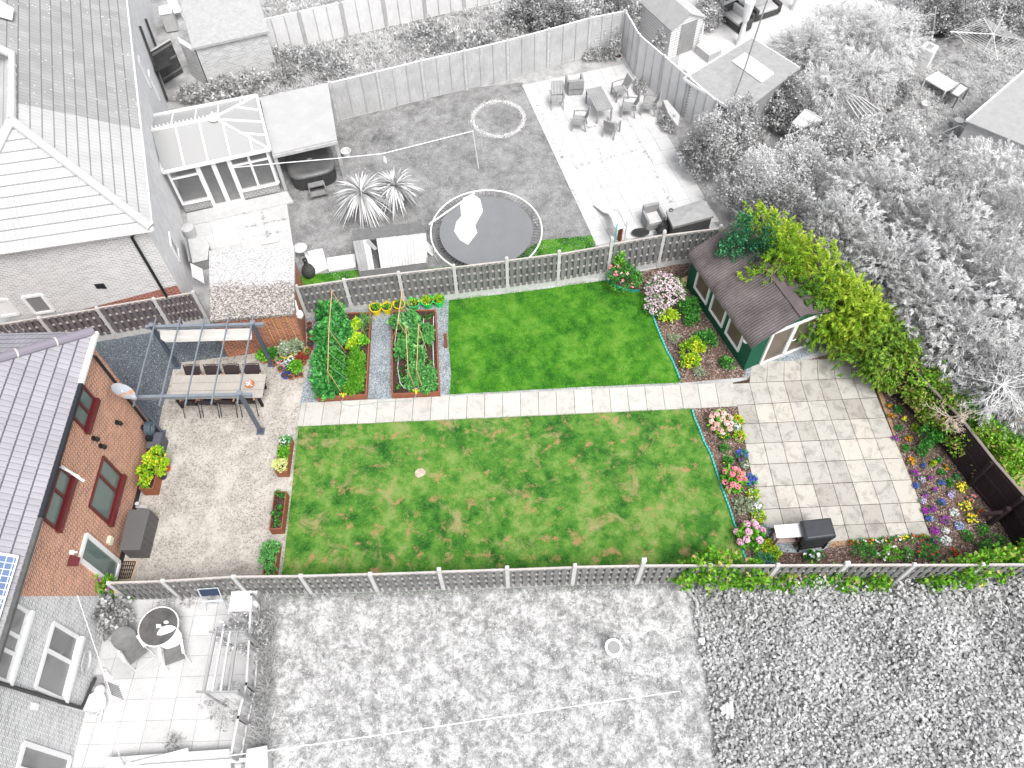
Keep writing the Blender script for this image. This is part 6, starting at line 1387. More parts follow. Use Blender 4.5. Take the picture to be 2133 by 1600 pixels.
def armchair(name, label, group):
    t = thing(name, label, 'chair', group=group)
    Lb('seat', W_g, t, lambda m: m.slab([(-.24,-.22,.44),(.24,-.22,.44),(.25,.26,.46),(-.25,.26,.46)], .04))
    Lb('backrest', W_g, t, lambda m: m.slab([(-.23,-.24,.5),(.23,-.24,.5),(.25,-.42,.98),(-.25,-.42,.98)], .03))
    for s_ in (-1,1):
        Lb('armrest', G4, t, lambda m: m.tube([(s_*.28,.26,.64),(s_*.28,.05,.68),(s_*.26,-.30,.70)], .025, 6))
        Lb('leg', G4, t, lambda m: m.beam((s_*.28,.28,0), (s_*.28,.26,.64), .05, .05))
        Lb('leg', G4, t, lambda m: m.beam((s_*.25,-.32,0), (s_*.25,-.22,.46), .05, .05))
    Lb('seat_frame', G4, t, lambda m: m.tube([(-.27,.27,.40),(.27,.27,.40),(.25,-.22,.40),(-.25,-.22,.40),(-.27,.27,.40)], .02, 5))
    return t
ac = armchair('garden_armchair', '', 'wooden armchairs on the pale patio'); fst = True
for x, y, face, lab in ((1290,203,200,'wooden armchair at the upper right corner of the slatted table, angled towards it'),(1308,238,170,'wooden armchair right of the slatted table, nearer of the right pair'),(1350,234,165,'wooden armchair farthest right beside the pale panel fence'),(1206,266,170,'wooden armchair at the lower left of the slatted table, facing left'),(1272,280,62,'wooden armchair at the bottom of the slatted table seen from behind')):
    c = g(x, y); rz_ = R(face-90)
    if fst: ac.location = c; ac.rotation_euler = (0,0,rz_); ac['label'] = lab; fst = False
    else: dup(ac, c, rz_, lab)
fc = thing('slatted_chair', 'upright folding slatted chair at the left of the pale patio', 'chair', g(1160,222), R(182))
for k in range(8): x = -.22+k*.063; Lb('slat', G4, fc, lambda m: m.slab([(x-.02,-.2,.5),(x+.02,-.2,.5),(x+.02,-.36,1.08),(x-.02,-.36,1.08)], .02)); Lb('slat', G4, fc, lambda m: m.box(x-.02, x+.02, -.2, .25, .43, .45))
for s_ in (-1,1): Lb('leg', G4, fc, lambda m: m.beam((s_*.27,.3,0), (s_*.27,-.25,.62), .04)); Lb('leg', G4, fc, lambda m: m.beam((s_*.25,-.32,0), (s_*.25,.25,.46), .04)); Lb('armrest', G4, fc, lambda m: m.box(s_*.29-.03, s_*.29+.03, -.3, .28, .63, .66))
Lb('crossbar', G4, fc, lambda m: m.box(-.26,.26,-.22,-.18,.44,.5))
def cube_chair(label, px, rz_, mat=G4, sc=1):
    t = thing('wicker_armchair', label, 'armchair', g(*px), R(rz_))
    Lb('base', mat, t, lambda m: m.box(-.33*sc,.33*sc,-.33*sc,.33*sc,.04,.38*sc), bevel=.03)
    Lb('backrest', mat, t, lambda m: m.box(-.33*sc,.33*sc,-.38*sc,-.25*sc,.381*sc,.82*sc), bevel=.03)
    for s_ in (-1,1): Lb('armrest', mat, t, lambda m: m.box(s_*.33*sc-.05, s_*.33*sc+.05, -.249*sc, .34*sc, .1, .66*sc), bevel=.03)
    Lb('cushion', G6, t, lambda m: m.box(-.27*sc,.27*sc,-.25*sc,.31*sc,.385*sc,.45*sc), bevel=.03)
cube_chair('grey wicker armchair seen from behind at the top of the pale patio', (1196,190), 5)
cube_chair('grey wicker armchair at the bottom of the pale patio next to the covered barbecue', (1357,468), 195)
# covered barbecue, slide, pipes
cb = thing('covered_grill', 'large grill under a grey cover at the bottom right of the pale patio', 'barbecue', g(1445,480))
P_ = [g(1388,440,.95), g(1468,414,.95), g(1487,450,.95), g(1402,473,.95)]; cc = sum(P_, Vector((0,0,0)))/4
m = MB(); m.prism([cc+(p-cc)*.93 for p in P_], .30, .93); m.build('cover_skirt', G2, cb)
m = MB(); c2 = cc+Vector((0,0,.10)); 
for i in range(4): m.add([P_[i], P_[(i+1)%4], c2], [(0,1,2)]); m.add([P_[i], P_[(i+1)%4], P_[(i+1)%4]-Vector((0,0,.12)), P_[i]-Vector((0,0,.12))], [(3,2,1,0)])
m.build('cover_top', plain('cover_grey', .30, .15, 5, .4, .5, bmp=.4), cb)
m = MB(); m.prism([cc+(p-cc)*.97 for p in P_], .05, .26); m.build('cabinet', plain('cabinet_maroon', (.10,.02,.025), .2), cb)
sl_ = thing('slide', 'white plastic garden slide at the bottom edge of the pale patio', 'slide', g(1275,480))
cl = [(g(1237,428,.08)), g(1258,444,.22), g(1268,447,.45), g(1275,458,.75), g(1279,470,1.0), g(1284,480,1.1)]; sd_v = (g(1262,420)-g(1237,428)).normalized()
m = MB()
for a, b_ in zip(cl[:-1], cl[1:]): m.slab([a, b_, b_+sd_v*.42, a+sd_v*.42][::-1], .02)
m.build('chute', M_whitep, sl_)
for s_ in (0,.42): m = MB(); m.tube([p+sd_v*s_+Vector((0,0,.05)) for p in cl], .035, 6); m.build('side_rail', GW, sl_)
for s_ in (0,.42): m = MB(); p = cl[-1]+sd_v*s_; m.tube([p+Vector((0,0,.35)), Z(p,0)], .03, 6); m.build('ladder_post', plain('ladder_turquoise', (.2,.6,.55), .1) if s_ == 0 else GW, sl_)
for lab, px, h_, mt in (('rusty brown pipe standing behind the slatted fence by the slide', (1290,500), .95, plain('pipe_rust', (.20,.07,.03), .3)), ('dark flue pipe standing beside the covered grill', (1390,475), 1.0, G2)):
    m = MB(); m.lathe(g(*px), [(.09,0),(.09,h_),(.07,h_),(.07,h_-.05)], 12); tag(m.build('flue_pipe', mt), lab, 'pipe')
cloth('black_sheet', 'black plastic heap between the flue pipe and the covered grill', 'plastic sheet', [(1365,478),(1382,462),(1404,470),(1402,482),(1370,488)], .3, .3, G1, seed=5)
m = MB(); m.lathe(g(1334,486,.1), [(.2,0),(.26,.07),(.27,.07),(.05,.05)], 14, 1.3, .8); tag(m.build('black_tray', G1), 'shallow black tray on the ground behind the slatted fence', 'tray')
m = MB(); m.prism([g(1377,230), g(1386,230), g(1412,262), g(1408,284), g(1390,262)], .0, .55); tag(m.build('timber_board', W_p), 'pale board edging a bed between the patio and the panel fence', 'board')
pot((1288,116), .17, .22, G8, 'pale round flower pot in the top corner of the pale patio')
for i, (lab, px, z, rad, mt) in enumerate((('dark climber in the corner of the panel fences',(1281,85),1.6,(.22,.2),0),('ivy clump climbing the pale shed wall beside the panel fence',(1373,85),1.5,(.22,.2),0),('low plants in the top corner bed beside the pale patio',(1255,105),.4,(.7,.35),1),('grassy weeds along the foot of the pale panel fence, upper',(1330,175),.25,(.35,.6),1),('grassy weeds along the foot of the pale panel fence, lower',(1395,245),.35,(.4,.55),1))):
    pass
# ---------- bottom left patio
gt = thing('glass_table', 'round dark glass table with white rim on the lower left patio', 'table', g(329,1330))
c = g(330,1305,.72); off_ = c-Vector(gt.location); rt_ = .56
Lb('glass_top', plain('glass_dark', .10, .35, 3, .15, .6), gt, lambda m: m.lathe((off_.x,off_.y,.715), [(rt_,0),(rt_,.012)], 36))
Lb('rim', GW, gt, lambda m: m.tube([(off_.x+rt_*math.cos(t), off_.y+rt_*math.sin(t), .72) for t in np.linspace(0,2*math.pi,37)[:-1]], .022, 6, True))
for k in range(4): Lb('leg', GW, gt, lambda m: m.tube([(off_.x+.45*math.cos(k*1.57+.7), off_.y+.45*math.sin(k*1.57+.7), .7), (off_.x+.5*math.cos(k*1.57+.7), off_.y+.5*math.sin(k*1.57+.7), 0)], .018))
cloth('paper_scrap', 'small white cloth on the round glass table', 'cloth', [(325,1300),(335,1300),(337,1307),(326,1309)], .73, .03, GW)
m = MB(); m.lathe(g(347,1297,.73), [(.05,0),(.05,.05)], 12, 1.4, .9); tag(m.build('ashtray', GW), 'small white oval dish near the rim of the glass table', 'dish')
def lounger(label, px, rz_, cm):
    t = thing('lounge_chair', label, 'chair', g(*px), R(rz_))
    Lb('seat', G3, t, lambda m: m.slab([(-.27,-.25,.38),(.27,-.25,.38),(.27,.32,.44),(-.27,.32,.44)], .02))
    def cus(m):
        n = 18; vs = []; 
        for j, f in enumerate((0,.55,.9,1.0)):
            for k in range(n): a = 2*math.pi*k/n; vs.append((.33*f*math.cos(a), -.38+.27*f*math.sin(a), .60-.24*f*math.sin(a)+.07*(1-f**3)))
        m.add(vs, [(j*n+k, (j+1)*n+k, (j+1)*n+(k+1)%n, j*n+(k+1)%n) for j in range(3) for k in range(n)])
        m.add([(.33*math.cos(2*math.pi*k/n), -.38+.27*math.sin(2*math.pi*k/n), .60-.24*math.sin(2*math.pi*k/n)-.06) for k in range(n)], [tuple(range(n))[::-1]])
    Lb('padded_backrest', cm, t, cus, smooth=True)
    for s_ in (-1,1): Lb('armrest', GW, t, lambda m: m.box(s_*.31-.035, s_*.31+.035, -.2, .22, .58, .61)); Lb('leg', G8, t, lambda m: m.tube([(s_*.31,.2,.58),(s_*.31,.38,0),(s_*.31,-.3,0),(s_*.31,-.18,.58)], .015))
    Lb('crossbar', G8, t, lambda m: m.tube([(-.31,.38,.01),(.31,.38,.01)], .015))
lounger('lounge chair with dark padded back, left of the round glass table', (290,1362), 222, G3)
lounger('lounge chair with white padded back, right of the round glass table', (372,1365), 200, GW)
fs_ = thing('folding_stool', 'folded chair with dark seat leaning on the bottom fence', 'chair', g(453,1262), R(3))
Lb('seat', plain('seat_navy', (.03,.045,.09), .2), fs_, lambda m: m.slab([(-.27,.1,.62),(.27,.1,.62),(.27,.2,.95),(-.27,.2,.95)], .05), bevel=.02)
Lb('frame', plain('frame_pale_blue', (.60,.66,.72), .1), fs_, lambda m: m.tube([(-.29,-.15,0),(-.29,.2,.98),(.29,.2,.98),(.29,-.15,0)], .016).tube([(-.27,.2,0),(-.27,0,.5),(.27,0,.5),(.27,.2,0)], .014).tube([(-.29,.0,.42),(.29,.0,.42)], .014))
wt_ = thing('small_table', 'small white square table at the top of the trellis on the lower left patio', 'table', g(515,1262)); Lb('table_top', GW, wt_, lambda m: m.box(-.38,.38,-.3,.32,.42,.46), bevel=.01)
for sx in (-1,1):
    for sy in (-1,1): Lb('leg', GW, wt_, lambda m: m.box(sx*.33-.03, sx*.33+.03, sy*.27-.03, sy*.27+.03, 0, .42))
for i, (x, y, r_) in enumerate(((532,1247,.10),(533,1262,.11),(521,1277,.12),(512,1287,.07))):
    m = MB(); m.lathe(g(x,y,.46 if i < 2 else 0), [(r_*.6,0),(r_,r_*.8),(r_*.8,r_*1.5),(r_*.9,r_*1.7),(r_*.6,r_*1.6)], 14); tag(m.build('ornament_pot', G8 if i < 3 else G4), ('white ornamental pot on the small white table, upper', 'white ornamental pot on the small white table, lower', 'white ornamental pot on the paving below the small white table', 'small grey ornamental pot on the paving left of the white pots')[i], 'pot')
# garden arch with trellis sides
ar = thing('garden_arch', 'wooden garden arch of four long bars with trellis sides on the lower left patio', 'arch', g(490,1420))
zt = 1.9; tl, tr2, br2, bl = g(450,1315,zt), g(495,1315,zt), g(477,1440,zt), g(425,1440,zt)
for k in range(4): m = MB(); m.beam(tl.lerp(tr2,k/3), bl.lerp(br2,k/3), .05, .06); m.build('roof_bar', G6 if k % 3 else W_g, ar)
for (A_, B_), sgn in (((tl,tr2),1),((bl,br2),-1)):
    e0, e1_ = A_.lerp(B_,.0)-(B_-A_)*.35, B_.copy(); e0.z = e1_.z = zt-.06
    m = MB(); m.beam(e0, e1_+(B_-A_)*.35, .05, .07); m.build('cross_beam', W_g, ar)
    for e in (A_, B_+(B_-A_)*.3): m = MB(); m.beam(Z(e,0), Z(e,zt-.1), .07, .07); m.build('post', W_g, ar)
    m = MB(); X = B_+(B_-A_)*.3
    for z in np.arange(.3, 1.8, .14): m.beam(Z(A_,z), Z(X,z), .02, .02)
    for f in np.linspace(.15,.85,4): m.beam(Z(A_.lerp(X,f),.2), Z(A_.lerp(X,f),1.8), .02, .02)
    m.build('trellis_side', W_p, ar)
# low trellis fence line between patio and lawn
T0, T1, T2, T3 = g(538,1243), g(537,1440), g(533,1450), g(505,1590)
tf = thing('trellis_fence', 'low grey trellis fence dividing the lower left patio from the pale lawn', 'fence', g(530,1420)); pts_ = [g(545,1262), g(541,1352), g(536,1443), g(520,1510), g(506,1588)]
for p in pts_: m = MB(); m.beam(p, p+Vector((0,0,1.1)), .08, .08, up=(0,1,0)); m.build('post', W_g, tf)
for a, b_ in zip(pts_[:-1], pts_[1:]):
    m = MB(); d = (b_-a)
    m.beam(a+Vector((0,0,1.08)), b_+Vector((0,0,1.08)), .06, .04); m.beam(a+Vector((0,0,.25)), b_+Vector((0,0,.25)), .05, .04)
    k = int(d.length/.28)
    for i in range(k+1): p = a.lerp(b_, i/k); m.beam(p+Vector((0,0,.2)), p+Vector((0,0,1.07)), .12, .015, up=(1,0,0))
    m.build('trellis_panel', W_p, tf)
# line with washing, broom, bath, hose etc.
t = thing('washing_line', 'white washing line from the pale house across the lower left patio', 'washing line', g(250,1560)); m = MB(); m.tube([onB(157,1240)+Vector((.05,0,0)), g(212,1390,2.0), g(232,1450,1.9), g(247,1570,1.9)], .012, 5); m.build('line', GW, t); m = MB(); m.tube([g(262,1600,0), g(247,1570,1.9)], .02, 6); m.build('pole', G6, t)
cloth('hanging_cloth', 'crumpled white cloth hanging on the washing line of the lower left patio', 'cloth', [(212,1388),(226,1393),(236,1412),(228,1420),(220,1410)], 1.7, .15, GW, seed=8)
m = MB()
for k in range(7): a = g(221+k*1.6, 1420+k*4.2, 1.75); m.beam(a, a+Vector((.28,-.10,-.2)), .03, .02)
a = g(220,1418,1.76); m.beam(a, g(232,1450,1.76), .03, .02); tag(m.build('peg_hanger', G3), 'dark striped airer hanging below the white cloth on the line', 'airer')
bt = g(198,1466,.2); m = MB(); m.M = Matrix.Translation(Z(bt,0)) @ Matrix.Rotation(R(25),4,'Z'); rsq(m, 0, 0, [(.2,0),(.28,.22),(.31,.23),(.27,.2),(.2,.05),(.02,.05)], 24, .8); tag(m.build('plastic_tub', GW, smooth=False), 'white oval plastic tub beside the wall of the pale house', 'tub')
m = MB(); m.lathe(g(205,1436,.25), [(.05,-.25),(.13,-.2),(.15,-.05),(.10,0)], 12); tag(m.build('watering_pot', G8), 'small white pot between the drain and the oval tub', 'pot')
m = MB(); m.prism([g(193,1408), g(215,1406), g(220,1428), g(198,1432)], .005, .05); tag(m.build('drain_tray', G4), 'dark grey square drain at the foot of the pale house wall', 'drain')
m = MB(); m.tube([g(100,1462,1.9), g(205,1490,.1)], .018, 6); m.beam(g(213,1480,.05), g(207,1505,.05), .1, .08); tag(m.build('broom', G6), 'broom leaning from the pale house wall onto the patio', 'broom')
hc = g(178,1378,.9); m = MB()
for k in range(4): m.tube([hc+Vector((.05*k*.2, .26*math.cos(t)*(1+.06*k), .2*math.sin(t)*(1+.06*k))) for t in np.linspace(0,2*math.pi,21)[:-1]], .012, 5, True)
tag(m.build('coiled_hose', G6), 'grey hose coiled on a hook on the pale house wall', 'hose')
bn = thing('storage_bin', 'pale plastic storage bin at the bottom edge beside the pale lawn', 'storage bin', g(536,1600)); P_ = [g(513,1560,.6), g(556,1552,.6), g(558,1625,.6), g(508,1630,.6)]; cc = sum(P_, Vector((0,0,0)))/4
m = MB(); m.prism([cc+(p-cc)*.9 for p in P_], 0, .52); m.build('body', G6, bn, bevel=.02)
m = MB(); m.prism(P_, .52, .6); m.build('lid', G8, bn, bevel=.03)
m = MB(); m.prism([cc+(p-cc)*.62 for p in P_], .6, .615); m.build('lid_panel', G6, bn)
wb = thing('low_wall', 'low pale rendered wall at the bottom of the lower left patio', 'wall', g(350,1600)); m = MB(); m.prism([g(222,1578,.4), g(478,1560,.4), g(482,1620,.4), g(215,1640,.4)], 0, .4); m.build('wall_top', plain('render_white', .62, .12, 4, .9, fine=.25), wb)
m = MB(); m.beam(g(275,1600,.46), g(512,1583,.46), .10, .06); tag(m.build('white_plank', GW), 'long white plank lying on the low pale wall, lower of two', 'plank')
m = MB(); m.beam(g(270,1594,.47), g(392,1562,.47), .09, .05); tag(m.build('white_plank', GW), 'shorter white plank lying slanted on the low pale wall', 'plank')
# on the pale lawn
sp_ = thing('tall_planter', 'white tall round pot with grey top standing on the pale lawn', 'pot', g(1272,1366)); c = g(1280.5,1343,.62); off_ = c-Vector(sp_.location)
Lb('pot_body', GW, sp_, lambda m: m.lathe((off_.x*.5,off_.y*.5,0), [(.17,0),(.19,.3),(.24,.6),(.25,.64),(.18,.64),(.18,.6)], 24)); Lb('soil', G4, sp_, lambda m: m.lathe((off_.x*.5,off_.y*.5,.602), [(.172,0),(.17,.03)], 20))
t = thing('washing_line', 'long white washing line crossing the pale lawn near the bottom edge', 'washing line', g(1415,1437)); m = MB(); m.tube([g(470,1575,1.2), g(556,1564,1.1), g(800,1530,.9), g(1065,1490,.7), g(1415,1440,.5)], .014, 5); m.build('line', GW, t); m = MB(); m.tube([g(1418,1445,0), g(1415,1440,.5)], .02); m.build('peg', G8, t)
pal = thing('pallet', 'pale broken pallet lying at the edge of the ground ivy', 'pallet', g(1515,1482))
for k, (a, b_) in enumerate((((1501,1478),(1518,1466)),((1503,1488),(1520,1475)),((1512,1496),(1524,1488)),((1523,1460),(1525,1498)),((1515,1468),(1517,1492)))): m = MB(); m.beam(g(*a, .5+.02*(k > 2)), g(*b_, .5+.02*(k > 2)), .10, .02); m.build('plank', W_p, pal)
m = MB(); m.tube([g(1433,1228,.1), g(1440,1240,.15), g(1450,1246,.15), g(1457,1285,.15), g(1462,1318,.15)], .06, 6); tag(m.build('border_pipe', G6), 'pale pipe edging between the pale lawn and the ground ivy', 'pipe')
for i, (x, y) in enumerate(((1463,1303),(1461,1336))): m = MB(); m.cbox(g(x,y,.12), .16, .14, .24); m.cbox(g(x,y,.25)+Vector((.02,.02,0)), .10, .12, .05); tag(m.build('stone_block', GW), 'white stone block at the edge of the ground ivy, %s of two' % ('upper','lower')[i], 'stone')
# beside the pale house and conservatory
bs = thing('wicker_bench', 'grey wicker storage seat beside the pale house wall', 'seat', g(415,530)); 
P_ = [g(390,498,.55), g(425,492,.55), g(436,510,.55), g(432,540,.55), g(398,548,.55)]; cc = sum(P_, Vector((0,0,0)))/5
m = MB(); m.prism([cc+(p-cc)*.94 for p in P_], 0, .5); m.build('base', G4, bs, bevel=.02)
m = MB(); m.prism(P_, .5, .55); m.build('seat', G6, bs, bevel=.02)
m = MB(); m.slab([g(388,500,.55), g(398,550,.55), g(393,545,1.0), g(383,495,1.0)], .06); m.build('backrest', G4, bs)
m = MB(); P_ = [g(397,549,.8), g(422,562,.8), g(427,592,.8), g(402,578,.8)]; m.slab(P_, .04); tag(m.build('white_board', G8), 'white board propped between the pale house and the garage', 'board')
m = MB(); m.lathe(g(390,474,.5), [(.22,-.5),(.24,-.1),(.24,0),(.05,.04)], 14); tag(m.build('dustbin', G6), 'grey dustbin at the corner of the pale house', 'dustbin')
m = MB(); m.lathe(g(513,437,.2), [(.1,-.2),(.13,-.02),(.14,0),(.1,0),(.09,-.08)], 14); tag(m.build('step_pot', G8), 'small round pot on the step in front of the conservatory', 'pot')
m = MB(); a = g(545,505,.12); b_ = g(580,497,.12); m.tube([a, b_], .12, 10); tag(m.build('white_roll', GW), 'white rolled up mat lying behind the garage roof', 'roll')
m = MB(); m.prism([g(455,520,.1), g(480,513,.1), g(482,522,.1), g(457,529,.1)], .03, .12); tag(m.build('grey_block', G6), 'flat grey block lying behind the garage roof', 'block')
# ---------- brick outbuilding, pillar and gate
ob = thing('brick_outbuilding', 'flat roofed pale brick outbuilding at the top behind the pale house', 'outbuilding', g(490,170)); oh = 1.95
O0, O1 = g(437,180), g(557,152); od = (O1-O0).normalized(); on = Vector((-od.y,od.x,0)); O1 = O0+od*3.1; dp = on*3.4
M_brO = brick('brick_outbuilding', .42, .62, .72, var=.3)
m = MB(); 
for a, b_ in ((O0,O1),(O1,O1+dp),(O1+dp,O0+dp),(O0+dp,O0)): m.poly([Z(a,0), Z(b_,0), Z(b_,oh), Z(a,oh)])
m.build('wall', M_brO, ob)
m = MB(); q_ = [O0-od*.12-on*.12, O1+od*.12-on*.12, O1+od*.12+dp+on*.1, O0-od*.12+dp+on*.1]; m.prism(q_, oh, oh+.13); m.build('roof_slab', plain('roof_concrete_pale', .45, .14, 6, .9, fine=.2), ob, bevel=.01)
pw = thing('brick_pillar', 'pale brick gate pillar between the black gate and the outbuilding', 'pillar', g(395,165)); p0 = g(402,160); 
m = MB(); q_ = [p0, O0-od*.05, O0-od*.05+on*.4, p0+on*.4]; m.prism(q_, 0, 1.7); m.build('pillar', M_brO, pw); m = MB(); m.prism(q_, 1.7, 1.78); m.build('coping', G8, pw)
ga = thing('timber_gate', 'dark boarded gate beside the pale house at the top left', 'gate', g(365,170)); a, b_ = g(343,177), g(383,152); 
m = MB(); d = (b_-a).normalized(); L = (b_-a).length
for k in range(8): c = a+d*(k+.5)*L/8; m.beam(Z(c,.05), Z(c,1.7), L/8-.012, .025, up=Vector((-d.y,d.x,0)))
m.build('boards', G2, ga)
for z in (.3,.95,1.55): m = MB(); m.beam(Z(a,z)-on*.03, Z(b_,z)-on*.03, .04, .09); m.build('rail', G3, ga)
m = MB(); m.beam(Z(a,1.73), Z(b_,1.73), .07, .04); m.build('cap', G6, ga)
m = MB(); a = g(330,140); b_ = g(350,100); m.prism([g(318,110,1.5), g(352,110,1.5), g(356,135,1.5), g(322,150,1.5)], 1.44, 1.5); t_ = tag(m.build('black_tarpaulin', G1), 'black flat cover over the passage behind the dark gate', 'cover')
# bits at the very top left
for lab, px, kind_ in (('white plastic chair among clutter at the top left', (372,38), 0), ('grey wheelie bin among clutter at the top left', (360,60), 1), ('round white tub among clutter at the top left', (366,22), 2)):
    c = g(*px)
    if kind_ == 0:
        t = thing('plastic_chair', lab, 'chair', c, R(200)); Lb('seat', GW, t, lambda m: m.slab([(-.24,-.22,.42),(.24,-.22,.42),(.24,.24,.44),(-.24,.24,.44)], .03)); Lb('backrest', GW, t, lambda m: m.slab([(-.23,-.24,.42),(.23,-.24,.42),(.2,-.36,.86),(-.2,-.36,.86)], .03))
        for sx in (-1,1):
            for sy in (-1,1): Lb('leg', GW, t, lambda m: m.beam((sx*.22,sy*.2,.42),(sx*.26,sy*.26,0), .04))
    elif kind_ == 1:
        t = thing('wheelie_bin', lab, 'bin', c, R(15)); Lb('body', G6, t, lambda m: m.box(-.28,.28,-.33,.33,.05,.95), bevel=.04); Lb('lid', G8, t, lambda m: m.box(-.3,.3,-.36,.36,.95,1.02), bevel=.03)
    else: m = MB(); m.lathe(c+Vector((0,0,.3)), [(.02,-.3),(.2,-.1),(.22,0),(.02,.05)], 14); tag(m.build('paddling_pool', GW), lab, 'lid')
# ---------- top right garden
s2 = thing('garden_shed', 'pale lapped timber shed with grey felt roof behind the panel fence', 'shed', g(1400,120))
A0, A1 = g(1322,62), g(1392,128); sdv = (A1-A0).normalized(); snv = Vector((-sdv.y,sdv.x,0)); snv = snv if snv.x > 0 else -snv; Lw = 2.6; Ww = 1.75
A1 = A0+sdv*Lw; B0_, B1_ = A0+snv*Ww, A1+snv*Ww; sh_, sr_ = 1.6, 2.05; mA, mB = (A0+B0_)/2, (A1+B1_)/2
M_lapS = brick('shed_boards', .76, .80, .35, w_=6, h_=.13, var=.15)
m = MB(); m.poly([Z(A0,0),Z(A1,0),Z(A1,sh_),Z(A0,sh_)]); m.poly([Z(A1,0),Z(B1_,0),Z(B1_,sh_),Z(mB,sr_),Z(A1,sh_)]); m.poly([Z(B1_,0),Z(B0_,0),Z(B0_,sh_),Z(B1_,sh_)]); m.poly([Z(B0_,0),Z(A0,0),Z(A0,sh_),Z(mA,sr_),Z(B0_,sh_)]); m.build('wall', M_lapS, s2)
felt = plain('felt_grey', .32, .1, 3, .9, fine=.12); e_ = .1
m = MB(); m.slab([Z(A1-snv*e_+sdv*e_, sh_-.03), Z(mB+sdv*e_, sr_+.03), Z(mA-sdv*e_, sr_+.03), Z(A0-snv*e_-sdv*e_, sh_-.03)], .03); m.build('roof', felt, s2)
m = MB(); m.slab([Z(mB+sdv*e_, sr_+.031), Z(B1_+snv*e_+sdv*e_, sh_-.03), Z(B0_+snv*e_-sdv*e_, sh_-.03), Z(mA-sdv*e_, sr_+.031)], .03); m.build('roof', plain('felt_pale2', .5, .08, 3, .9, fine=.1), s2)
m = MB(); q_ = lambda u, z, o_=.02: Z(A1.lerp(B1_, u)+sdv*o_, z); m.poly([q_(.3,.05),q_(.8,.05),q_(.8,1.6),q_(.3,1.6)]); m.build('door', W_g, s2)
# flat mono-pitch roofed shed with two framed panels on it
fz = 1.9; FR = [g(1424,164,fz), g(1565,79,fz+.1), g(1666,142,fz+.1), g(1540,240,fz)]; s3 = thing('flat_roofed_shed', 'flat grey roofed shed with white framed panels lying on it, top right', 'shed', Z(sum(FR,Vector((0,0,0)))/4, 0))
m = MB(); m.slab([FR[0],FR[3],FR[2],FR[1]], .08); m.build('roof', plain('roof_sheet_grey', .34, .14, 4, .8, fine=.15), s3)
m = MB(); cc = sum(FR, Vector((0,0,0)))/4; q_ = [Z(cc+(p-cc)*.94, 0) for p in FR]
for a, b_ in zip(q_, q_[1:]+q_[:1]): m.poly([Z(a,0), Z(b_,0), Z(b_,fz-.09), Z(a,fz-.09)])
m.build('wall', W_g, s3)
m = MB()
for a, b_ in ((FR[0],FR[1]),(FR[1],FR[2]),(FR[0],FR[3])): m.beam(a+Vector((0,0,-.02)), b_+Vector((0,0,-.02)), .04, .12)
m.build('roof_edge', GW, s3)
pz = fz+.1; pp_ = [g(1526,128,pz), g(1552,111,pz), g(1611,153,pz), g(1586,171,pz)]
fp_ = thing('old_window', 'two pane white framed window lying on the flat grey shed roof', 'window frame', sum(pp_,Vector((0,0,0)))/4)
m = MB(); 
for i in range(4): m.beam(pp_[i], pp_[(i+1)%4], .05, .05)
m.beam(pp_[0].lerp(pp_[3],.5), pp_[1].lerp(pp_[2],.5), .05, .045); m.build('frame', GW, fp_); m = MB(); m.slab([p-Vector((0,0,.0)) for p in pp_[::-1]], .01); m.build('pane', G8, fp_)
m = MB(); m.tube([g(1530,200,2.1), g(1552,140,2.6), g(1605,-20,3.9)], .03, 6); tag(m.build('tall_pole', G3), 'tall dark thin pole leaning above the flat grey shed roof', 'pole')
m = MB(); m.tube([g(1455,108,0), g(1466,50,1.3)], .04, 6); tag(m.build('white_post', GW), 'white post standing beside the pale timber shed door', 'post')
m = MB(); m.lathe(g(1418,153,.35), [(.2,-.35),(.27,0),(.29,.01),(.24,0),(.2,-.2)], 14); tag(m.build('water_tub', G4), 'dark round tub between the panel fence and the flat roofed shed', 'tub')
m = MB(); m.prism([g(1447,110), g(1470,96), g(1500,120), g(1474,132)], 0, .4); tag(m.build('brick_planter', G6), 'grey square planter full of weeds beside the shed', 'planter')
# gazebo with sofas
gz = thing('gazebo', 'white canopy gazebo with tied curtains at the top edge', 'gazebo', g(1560,60)); gzh = 2.2
gp4 = [g(1462,52), g(1545,85), g(1640,30), g(1560,-20)]
m = MB(); apx = sum(gp4, Vector((0,0,0)))/4
top4 = [Z(g(1456,46),gzh), Z(g(1540,94),gzh), Z(g(1655,20),gzh), Z(g(1570,-45),gzh)]; apx = sum(top4, Vector((0,0,0)))/4+Vector((0,0,.6))
for i in range(4): m.add([top4[i], top4[(i+1)%4], apx], [(0,1,2)])
m.build('canopy', GW, gz)
for p, b0_ in ((top4[0], g(1457,40)), (top4[1], g(1542,88)), (top4[2], g(1650,30))):
    m = MB(); q_ = Vector((p.x,p.y,0)); m.tube([Vector((p.x,p.y,gzh)), Vector((p.x,p.y,1.3)), Vector((p.x,p.y,1.15)), Vector((p.x,p.y,.3)), Vector((p.x,p.y,0))], [.24,.14,.09,.16,.2], 10); m.build('curtain', GW, gz)
def sofa(label, px, rz_, L=1.5):
    t = thing('rattan_sofa', label, 'sofa', g(*px), R(rz_)); Lb('base', G2, t, lambda m: m.box(-L/2,L/2,-.38,.38,.05,.32)); Lb('backrest', G2, t, lambda m: m.box(-L/2,L/2,-.45,-.3,.33,.75))
    for s_ in (-1,1): Lb('armrest', G2, t, lambda m: m.box(s_*L/2-.08, s_*L/2+.08, -.29, .38, .1, .58))
    Lb('cushion', G6, t, lambda m: m.box(-L/2+.1,L/2-.1,-.28,.36,.325,.45), bevel=.03); Lb('back_cushion', G8, t, lambda m: m.box(-L/2+.12,L/2-.12,-.28,-.12,.455,.8), bevel=.04)
